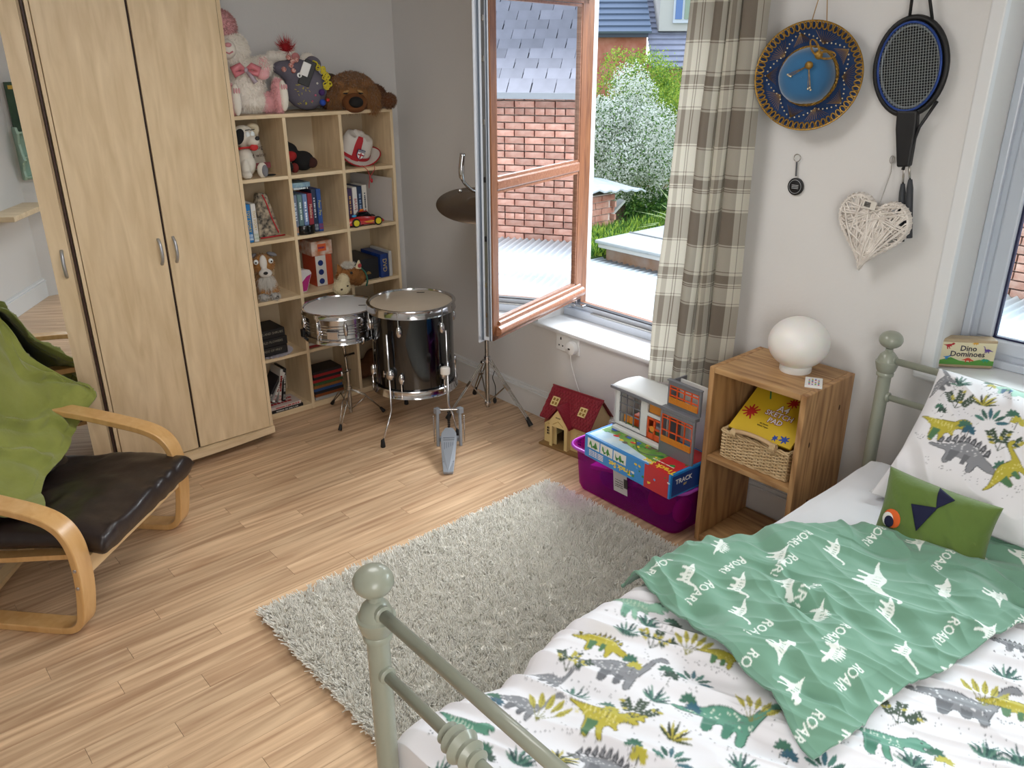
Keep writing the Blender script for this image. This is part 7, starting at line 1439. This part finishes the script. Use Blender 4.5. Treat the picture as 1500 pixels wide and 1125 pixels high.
# porch gable
GZ = .255; gc = .12; b = MB(); P = [hp_(a, d_, z) for d_ in (-.030, -.024) for a, z in ((.060, .014), (.078, .014), (.078, .135), (.162, .135), (.162, .014), (.182, .014), (.182, .165), (gc, GZ-.01), (.060, .165))]
b.add(P, [tuple(range(9)), tuple(reversed(range(9, 18)))]+[(i, 9+i, 9+(i+1) % 9, (i+1) % 9) for i in range(9)]); b.build('porch_front', M_CRM, dh)
b = MB(); hbox(b, .060, .066, -.024, 0, .014, .165); hbox(b, .176, .182, -.024, 0, .014, .165); b.build('porch_sides', M_CRM, dh, kind='stuff')
for s in (-1, 1):
    b = MB(); lo = .148; P = [hp_(gc, -.045, GZ), hp_(gc+s*.085, -.045, lo), hp_(gc+s*.085, .004, lo), hp_(gc, .075, GZ)]; up_ = Vector((0, 0, .006)); b.add(P+[p+up_ for p in P], [(0, 1, 2, 3), (7, 6, 5, 4), (0, 4, 5, 1), (1, 5, 6, 2), (2, 6, 7, 3), (3, 7, 4, 0)]); o = b.build('porch_roof', M_RF, dh)
    b = MB(); e1_ = (P[1]-P[0]).normalized(); e2_ = (P[3]-P[0]); e2_ = (e2_-e1_*e2_.dot(e1_)).normalized(); n3 = e1_.cross(e2_).normalized(); n3 = n3 if n3.z > 0 else -n3
    for r in range(7):
        for q in range(3+(6-r)//2): b.obox(P[0]+e1_*(.009+r*.018)+e2_*(.010+q*.0185+(r % 2)*.006)+n3*.0075, (.0165, .0170, .002), Matrix((e1_, e2_, n3)).transposed())
    b.build('porch_tiles', M_RF, o, kind='stuff')
b = MB(); b.tube([hp_(.085, -.031, .148), hp_(gc, -.031, .172), hp_(.155, -.031, .148)], .0022, 5); b.build('door_hood', m_('B89A5A', .5), dh)
b = MB(); hbox(b, .080, .160, .06, .062, .014, .16); b.build('doorway_shade', m_('3A1A14', .8), dh)  # dark sheet set inside, standing in for the shade behind the doorway
scribble(hp_(gc, -.0305, .192), hd, XU, .035, .011, m_('6A5A34'), dh)
for a in (.030, .245):
    for i in range(2):
        for j in range(3): b = MB(); hbox(b, a-.010+i*.012, a-.001+i*.012, -.002, .001, .062+j*.016, .073+j*.016); b.build('window_light', m_('2A1810', .5), dh)
    b = MB(); b.tube([hp_(a-.020, -.001, .055), hp_(a-.020, -.001, .115), hp_(a-.010, -.001, .125), hp_(a+.005, -.001, .128), hp_(a+.017, -.001, .122), hp_(a+.023, -.001, .112), hp_(a+.023, -.001, .055)], .0012, 4); b.build('window_arch', m_('B89A5A', .5), dh)
# purple storage tub
tb = thing('purple_storage_tub', 'translucent purple plastic tub full of toys on the floor', 'storage box', (2.73, 2.15, 0)); m = mat('translucent purple plastic', 'B92AAE', .25, coat=.2); t_ = m.node_tree; pb = t_.nodes['Principled BSDF']; trn = t_.nodes.new('ShaderNodeBsdfTransparent'); trn.inputs[0].default_value = lin('E85CE0'); mxs = t_.nodes.new('ShaderNodeMixShader'); mxs.inputs[0].default_value = .78
t_.links.new(pb.outputs[0], mxs.inputs[1]); t_.links.new(trn.outputs[0], mxs.inputs[2]); t_.links.new(mxs.outputs[0], t_.nodes['Material Output'].inputs[0])
tcx, tcy = 2.735, 2.155
def ring(w_, l_, z, r): return [Vector((tcx+x, tcy+y_, z)) for x, y_ in rr(w_, l_, r, 5)]
rings = [ring(.325, .60, .006, .05), ring(.345, .625, .03, .055), ring(.365, .655, .222, .06), ring(.402, .690, .226, .07), ring(.406, .694, .244, .07), ring(.370, .660, .244, .06), ring(.358, .648, .22, .058), ring(.335, .612, .03, .05), ring(.315, .59, .012, .045)]
n0 = len(rings[0]); vs = [p for r in rings for p in r]; fs = [tuple(reversed(range(n0)))]+[(k*n0+i, k*n0+(i+1) % n0, (k+1)*n0+(i+1) % n0, (k+1)*n0+i) for k in range(len(rings)-1) for i in range(n0)]+[tuple(range(8*n0, 9*n0))]
MB().add(vs, fs).build('tub', m, tb, smooth='auto')
b = MB(); b.tube([p+Vector((0, 0, 0)) for p in ring(.403, .691, .236, .07)], .009, 8, closed=True); b.build('rim', mat('purple rim plastic', 'B04CBC', .3, coat=.3), tb, smooth=True)
b = MB(); b.prism([(-.042, -.055), (.042, -.055), (.042, .055), (-.042, .055)], (2.553, 2.165, .150), (0, -1, 0), (-.10, 0, 1), .001); lb_ = b.build('paper_label', mat('label paper', 'D6D2D2', .6), tb)
for z in (.028, .012, .0, -.012, -.022): scribble((2.5515, 2.17, .150+z), (0, -1, 0), (-.10, 0, 1), .05, .012 if z > .02 else .006, M_BLACK, lb_, int(z*1000))
b = MB()
for i in range(10): b.prism([(0, 0), (.0016, 0), (.0016, .05), (0, .05)], (2.5512, 2.140-i*.0024, .135), (0, -1, 0), (-.10, 0, 1), .0004)
b.build('barcode', M_BLACK, lb_, kind='stuff')
for k, (c, r, col, lb) in enumerate((((2.66, 2.00, .09), (.06, .07, .07), 'D0342A', 'red ball among the toys inside the purple tub'), ((2.68, 2.30, .075), (.07, .09, .055), '5A4AA8', 'violet toy lump inside the purple tub near its left end'), ((2.68, 1.90, .075), (.06, .03, .06), 'E04AA0', 'pink toy inside the purple tub near its right end'), ((2.80, 2.15, .08), (.07, .1, .06), '3A3A9A', 'blue toy deep inside the purple tub'), ((2.64, 2.15, .06), (.04, .06, .04), '2A2A4A', 'dark toy behind the tub label'))):
    b = MB(); b.ball(c, r, 14); tag(b.build('stored_toy', m_(col, .5), smooth=True), lb, 'toy')
b = MB(); b.bar((2.62, 2.40, .13), (2.66, 2.10, .17), .05, .02); tag(b.build('toy_plank', m_('D8A8C8', .5), bev=.004), 'pale toy bar slanting across the top of the purple tub', 'toy')
# track-set box
e1 = Vector((-.06, -.998, 0)); e2 = Vector((.998, -.06, 0)); BO = Vector((2.497, 2.345, .248)); BLn, BD, BHt = .528, .285, .112
ts_ = thing('track_set_box', 'blue and red toy track set box lying on the purple tub', 'box', BO); M_BLU = mat('bright blue card', '1F86D0', .35, coat=.3)
def bP(a, d_, z): return BO+e1*a+e2*d_+Vector((0, 0, z))
def bbox(b, a0, a1, d0, d1, z0, z1):
    P = [bP(a, d_, z) for z in (z0, z1) for d_ in (d0, d1) for a in (a0, a1)]
    return b.add(P, [(0, 2, 3, 1), (4, 5, 7, 6), (0, 1, 5, 4), (2, 6, 7, 3), (0, 4, 6, 2), (1, 3, 7, 5)])
b = MB(); bbox(b, 0, BLn, 0, BD, 0, BHt); b.build('carton', M_BLU, ts_, bev=.001)
M_SKY = mat('printed sky', '9CC8E4', .35, noise_=(9, .9, 'D8E8EC')); M_GRN = mat('printed meadow', '8FB548', .4, noise_=(16, .9, '4E8F3E')); M_RED2 = mat('printed red', 'C4242C', .35)
b = MB(); bbox(b, .014, .40, .012, BD-.012, BHt, BHt+.0006); b.build('printed_sky', M_SKY, ts_)
b = MB(); b.prism([(.03, .10), (.10, .09), (.20, .115), (.32, .085), (.40, .09), (.40, .20), (.25, .27), (.03, .27), (.03, .16)], bP(0, 0, BHt+.0010), e1, e2, .0006) if False else b.add([bP(a, d_, BHt+.0009) for a, d_ in ((.02, .085), (.10, .100), (.20, .070), (.30, .050), (.40, .035), (.40, .20), (.25, .27), (.02, .27))], [tuple(range(8))]); b.build('printed_meadow', M_GRN, ts_)
b = MB(); bbox(b, .40, BLn-.012, .0, BD-.012, BHt, BHt+.0008); b.build('red_panel', M_RED2, ts_)
rg = random.Random(12)
def blobs(n_, a0, a1, d0, d1, cols_, r0, r1, nm, z=None, face='top'):
    for k in range(n_):
        a, d_ = rg.uniform(a0, a1), rg.uniform(d0, d1); r = rg.uniform(r0, r1); c = cols_[k % len(cols_)]; P = []
        for i in range(9): q = r*rg.uniform(.6, 1.2); an = 2*pi*i/9; P.append((a+q*cos(an), d_+q*.7*sin(an)))
        vs_ = [bP(x, y_, BHt+.0013+k*.00002) if face == 'top' else bP(x, -.0008-k*.00002, y_) for x, y_ in P]
        b = MB(); b.add(vs_, [tuple(range(9)) if face == 'top' else tuple(range(9))]); b.build(nm, m_(c, .4), ts_)
blobs(44, .04, .52, .07, .17, ['2F7A34', 'D0342A', '2C5FC0', 'E8C838', '3E8F3E', '6A5A4A'], .006, .017, 'printed_piece')
b = MB(); b.tube([bP(.06+.46*t, .11+.05*sin(t*9), BHt+.001) for t in [i/40 for i in range(41)]], .003, 4); b.build('printed_track', m_('4A5A3A', .5), ts_)
text('Track Set', bP(.44, .028, BHt+.0016), -e1*.97+e2*.0, -e2, .046, m_('F0D23A', .4), ts_, bold=.0012); scribble(bP(.43, .062, BHt+.0016), -e1, -e2, .12, .009, m_('F4F0E8'), ts_)
b = MB(); bbox(b, .38, BLn-.010, -.0008, 0, .0, BHt); b.build('red_front_panel', M_RED2, ts_)
for k in range(3):
    a = .02+k*.085; b = MB(); bbox(b, a, a+.078, -.0008, 0, .052, .100); o = b.build('photo_panel', m_('E4E4E0', .4), ts_); b = MB(); b.add([bP(a+.012+.054*i/8, -.0014, .075+.018*sin(i*1.3+k)) for i in range(9)]+[bP(a+.012+.054*i/8, -.0014, .062+.010*sin(i*1.9+k)) for i in reversed(range(9))], [tuple(range(18))]); b.build('green_track_print', m_('3E8F3E', .5), o)
text('Track Set', bP(.235, -.0014, .030), -e1, -XU, .036, m_('F0D23A', .4), ts_, bold=.001)
for k, z in enumerate((.040, .032, .024, .016)): scribble(bP(.075, -.0014, z), -e1, -XU, .10, .007, m_('F4F0E8'), ts_)
blobs(14, .27, .52, .02, .09, ['2F7A34', 'E8C838', 'E4E4E0', '3E8F3E', 'D0342A', '5AA0D8'], .005, .011, 'printed_piece', face='front')
b = MB(); bbox(b, BLn, BLn+.0006, .012, BD-.012, .008, BHt-.010); b.build('navy_end_panel', m_('1A3F86', .4), ts_); text('TRACK', bP(BLn+.001, .085, .070), e2, XU, .032, M_WHITE, ts_, bold=.0004); text('SET', bP(BLn+.001, .095, .046), e2, XU, .014, m_('F0D23A'), ts_)
# toy garage / house front
gg = thing('toy_villa', 'white and grey toy building with orange window frames on the track set box', 'toy house', BO+Vector((0, 0, BHt))); M_GW = mat('off white plastic', 'D8DAD8', .4); M_GG = mat('grey plastic', '707278', .45); M_GO = mat('orange plastic', 'D9541E', .4); M_GY = mat('amber plastic', 'D98A28', .4)
GZ0 = BHt
def gP(a, d_, z): return bP(a, d_, GZ0+z)
def gbox(b, a0, a1, d0, d1, z0, z1): return bbox(b, a0, a1, d0, d1, GZ0+z0, GZ0+z1)
FD = .165
b = MB(); gbox(b, .035, .36, FD-.03, FD+.005, .001, .018); b.build('front_step', M_GW, gg, bev=.004)
b = MB(); gbox(b, .02, .05, FD, FD+.01, .018, .205); gbox(b, .185, .225, FD, FD+.01, .018, .205); gbox(b, .32, .345, FD, FD+.01, .018, .205); gbox(b, .05, .185, FD, FD+.01, .018, .035); gbox(b, .05, .185, FD, FD+.01, .190, .205); gbox(b, .225, .32, FD, FD+.01, .125, .140); gbox(b, .225, .32, FD, FD+.01, .19, .205); b.build('front_wall', M_GW, gg, bev=.002)
b = MB(); gbox(b, .015, .345, FD-.004, FD+.012, .0, .018); b.build('grey_sill', M_GG, gg)
b = MB()
for a in (.055, .095, .14, .18): gbox(b, a-.002, a+.002, FD+.002, FD+.007, .035, .19)
for z in (.085, .13, .165, .185): gbox(b, .05, .185, FD+.002, FD+.007, z-.002, z+.002)
b.build('grey_window_bars', M_GG, gg, kind='stuff')
b = MB()
for a in (.065, .10): gbox(b, a, a+.03, FD+.02, FD+.024, .036, .07)
b.build('amber_railing', M_GY, gg); b = MB(); gbox(b, .10, .19, FD+.04, FD+.09, .02, .075); b.build('orange_furniture', M_GO, gg, bev=.004)
b = MB()
for a0, a1, z0, z1 in ((.228, .236, .018, .122), (.308, .316, .018, .122), (.228, .316, .018, .045), (.228, .316, .112, .122), (.266, .276, .018, .122), (.228, .316, .068, .076)): gbox(b, a0, a1, FD+.001, FD+.008, z0, z1)
b.build('orange_door', M_GO, gg, kind='stuff'); b = MB(); b.lathe([(0, .004), (.014, .004), (.014, 0)], gP(.262, FD, .072), -e2, 14); b.build('door_knob', M_GY, gg)
b = MB(); gbox(b, .228, .316, FD+.012, FD+.016, .142, .188); b.build('fanlight_panel', M_GY, gg)
b = MB()
def rf(u, v): a = .01+.345*u; d_ = FD-.018+.185*v; return gP(a, d_, .209+.016*sin(pi*u)*.5+.010*sin(pi*v))
b.grid(rf, 16, 8); b.build('white_roof', M_GW, gg, smooth=True, solid=.012); b = MB(); gbox(b, .008, .355, FD-.022, FD-.012, .198, .212); b.build('roof_edge', M_GG, gg, bev=.002)
b = MB(); gbox(b, .02, .028, FD, FD+.15, .0, .205); gbox(b, .02, .345, FD+.15, FD+.156, .0, .10); b.build('side_wall', M_GW, gg, kind='stuff')
def tower(z0, z1, d0, a0, a1, sill):
    b = MB(); w_ = .012
    gbox(b, a0, a0+w_, d0, d0+.012, z0, z1); gbox(b, a1-w_, a1, d0, d0+.012, z0, z1); gbox(b, a0+w_, a1-w_, d0, d0+.012, z0, z0+sill); gbox(b, a0+w_, a1-w_, d0, d0+.012, z1-.016, z1); b.build('grey_wall_panel', M_GG, gg, bev=.002, kind=None)
    b = MB(); n_ = 4
    for i in range(n_+1): a = a0+w_+(a1-a0-2*w_)*i/n_; gbox(b, a-.0018, a+.0018, d0-.001, d0+.006, z0+sill, z1-.016)
    for z in (z0+sill, z0+sill+(z1-z0-sill-.016)*.42, z1-.032, z1-.018): gbox(b, a0+w_, a1-w_, d0-.001, d0+.006, z-.0018, z+.0018)
    b.build('orange_window_grid', M_GO, gg, kind='stuff'); b = MB()
    for i in range(22): a = a0+w_+.003+(a1-a0-2*w_-.006)*i/21; gbox(b, a-.0012, a+.0012, d0-.005, d0-.002, z0+sill, z0+sill+.026)
    for k in range(7): z = z0+sill+k*.0043; gbox(b, a0+w_, a1-w_, d0-.005, d0-.002, z-.0012, z+.0012)
    b.build('amber_grille', M_GY, gg, kind='stuff')
tower(.0, .205, FD-.035, .335, .526, .062); tower(.222, .335, FD-.010, .345, .526, .018)
b = MB(); gbox(b, .335, .526, FD-.035, FD-.005, .205, .222); gbox(b, .34, .526, FD-.014, FD+.006, .335, .343); b.build('tower_ledge', M_GG, gg, bev=.002, kind='stuff')
b = MB(); gbox(b, .345, .353, FD-.0, FD+.10, .222, .335); gbox(b, .335, .343, FD-.02, FD+.10, 0, .205); b.build('tower_side', M_GG, gg, kind='stuff')
b = MB(); gbox(b, .352, .54, FD+.06, FD+.066, .23, .33); b.build('tower_backdrop', M_GW, gg)
# dominoes box on the side window sill
d0_ = Vector((3.072, 1.100, .901)); de = (Vector((3.204, .942, 0))-Vector((3.072, 1.097, 0))).normalized(); dn = Vector((-de.y, de.x, 0)); dn = dn if dn.x > 0 else -dn
dm = thing('domino_box', 'wooden Dino Dominoes box on the side window sill', 'box', d0_); M_LW = mat('pale wood box', 'BBA585', .5, noise_=(20, .4, 'A58F70'))
def dP(a, d_, z): return d0_+de*a+dn*d_+Vector((0, 0, z))
DL, DH = .205, .113; b = MB(); P = [dP(a, d_, z) for z in (0, DH) for d_ in (0, .055) for a in (0, DL)]; b.add(P, [(0, 2, 3, 1), (4, 5, 7, 6), (0, 1, 5, 4), (2, 6, 7, 3), (0, 4, 6, 2), (1, 3, 7, 5)]); b.build('box_body', M_LW, dm, bev=.008)
b = MB(); b.prism([(.012, .014), (DL-.004, .014), (DL-.004, DH-.012), (.012, DH-.012)], dP(0, -.0012, 0), de, XU, .001); b.build('label_panel', m_('E2D8B4', .5), dm)
b = MB(); b.prism([(.012, .014), (DL-.004, .014), (DL-.004, .032), (.15, .036), (.115, .026), (.08, .030), (.05, .042), (.012, .030)], dP(0, -.0018, 0), de, XU, .0005); b.build('printed_hills', m_('5A9A3E', .5), dm)
text('Dino', dP(.105, -.0022, .078), de, XU, .029, m_('3A3440'), dm, bold=.0005); text('Dominoes', dP(.105, -.0022, .056), de, XU, .029, m_('3A3440'), dm, bold=.0005)
for k, (kind, a, z, s, c, fl_) in enumerate((('trex', .035, .085, .042, 'B8242E', 1), ('sauro', .172, .070, .042, '5A3A8E', -1), ('stego', .110, .034, .046, 'D0482E', 1), ('trike', .172, .034, .036, '2E9A78', -1), ('trex', .035, .040, .030, '2A86C8', 1), ('trike', .125, .098, .026, 'E0A83A', 1))):
    b = MB(); P = chaikin(DINOS[kind], 1); b.prism([(a+p[0]*s/2*fl_, z+p[1]*s/2) for p in (P if fl_ > 0 else P[::-1])], dP(0, -.0024, 0), de, XU, .0005); b.build('printed_dinosaur', m_(c, .5), dm)
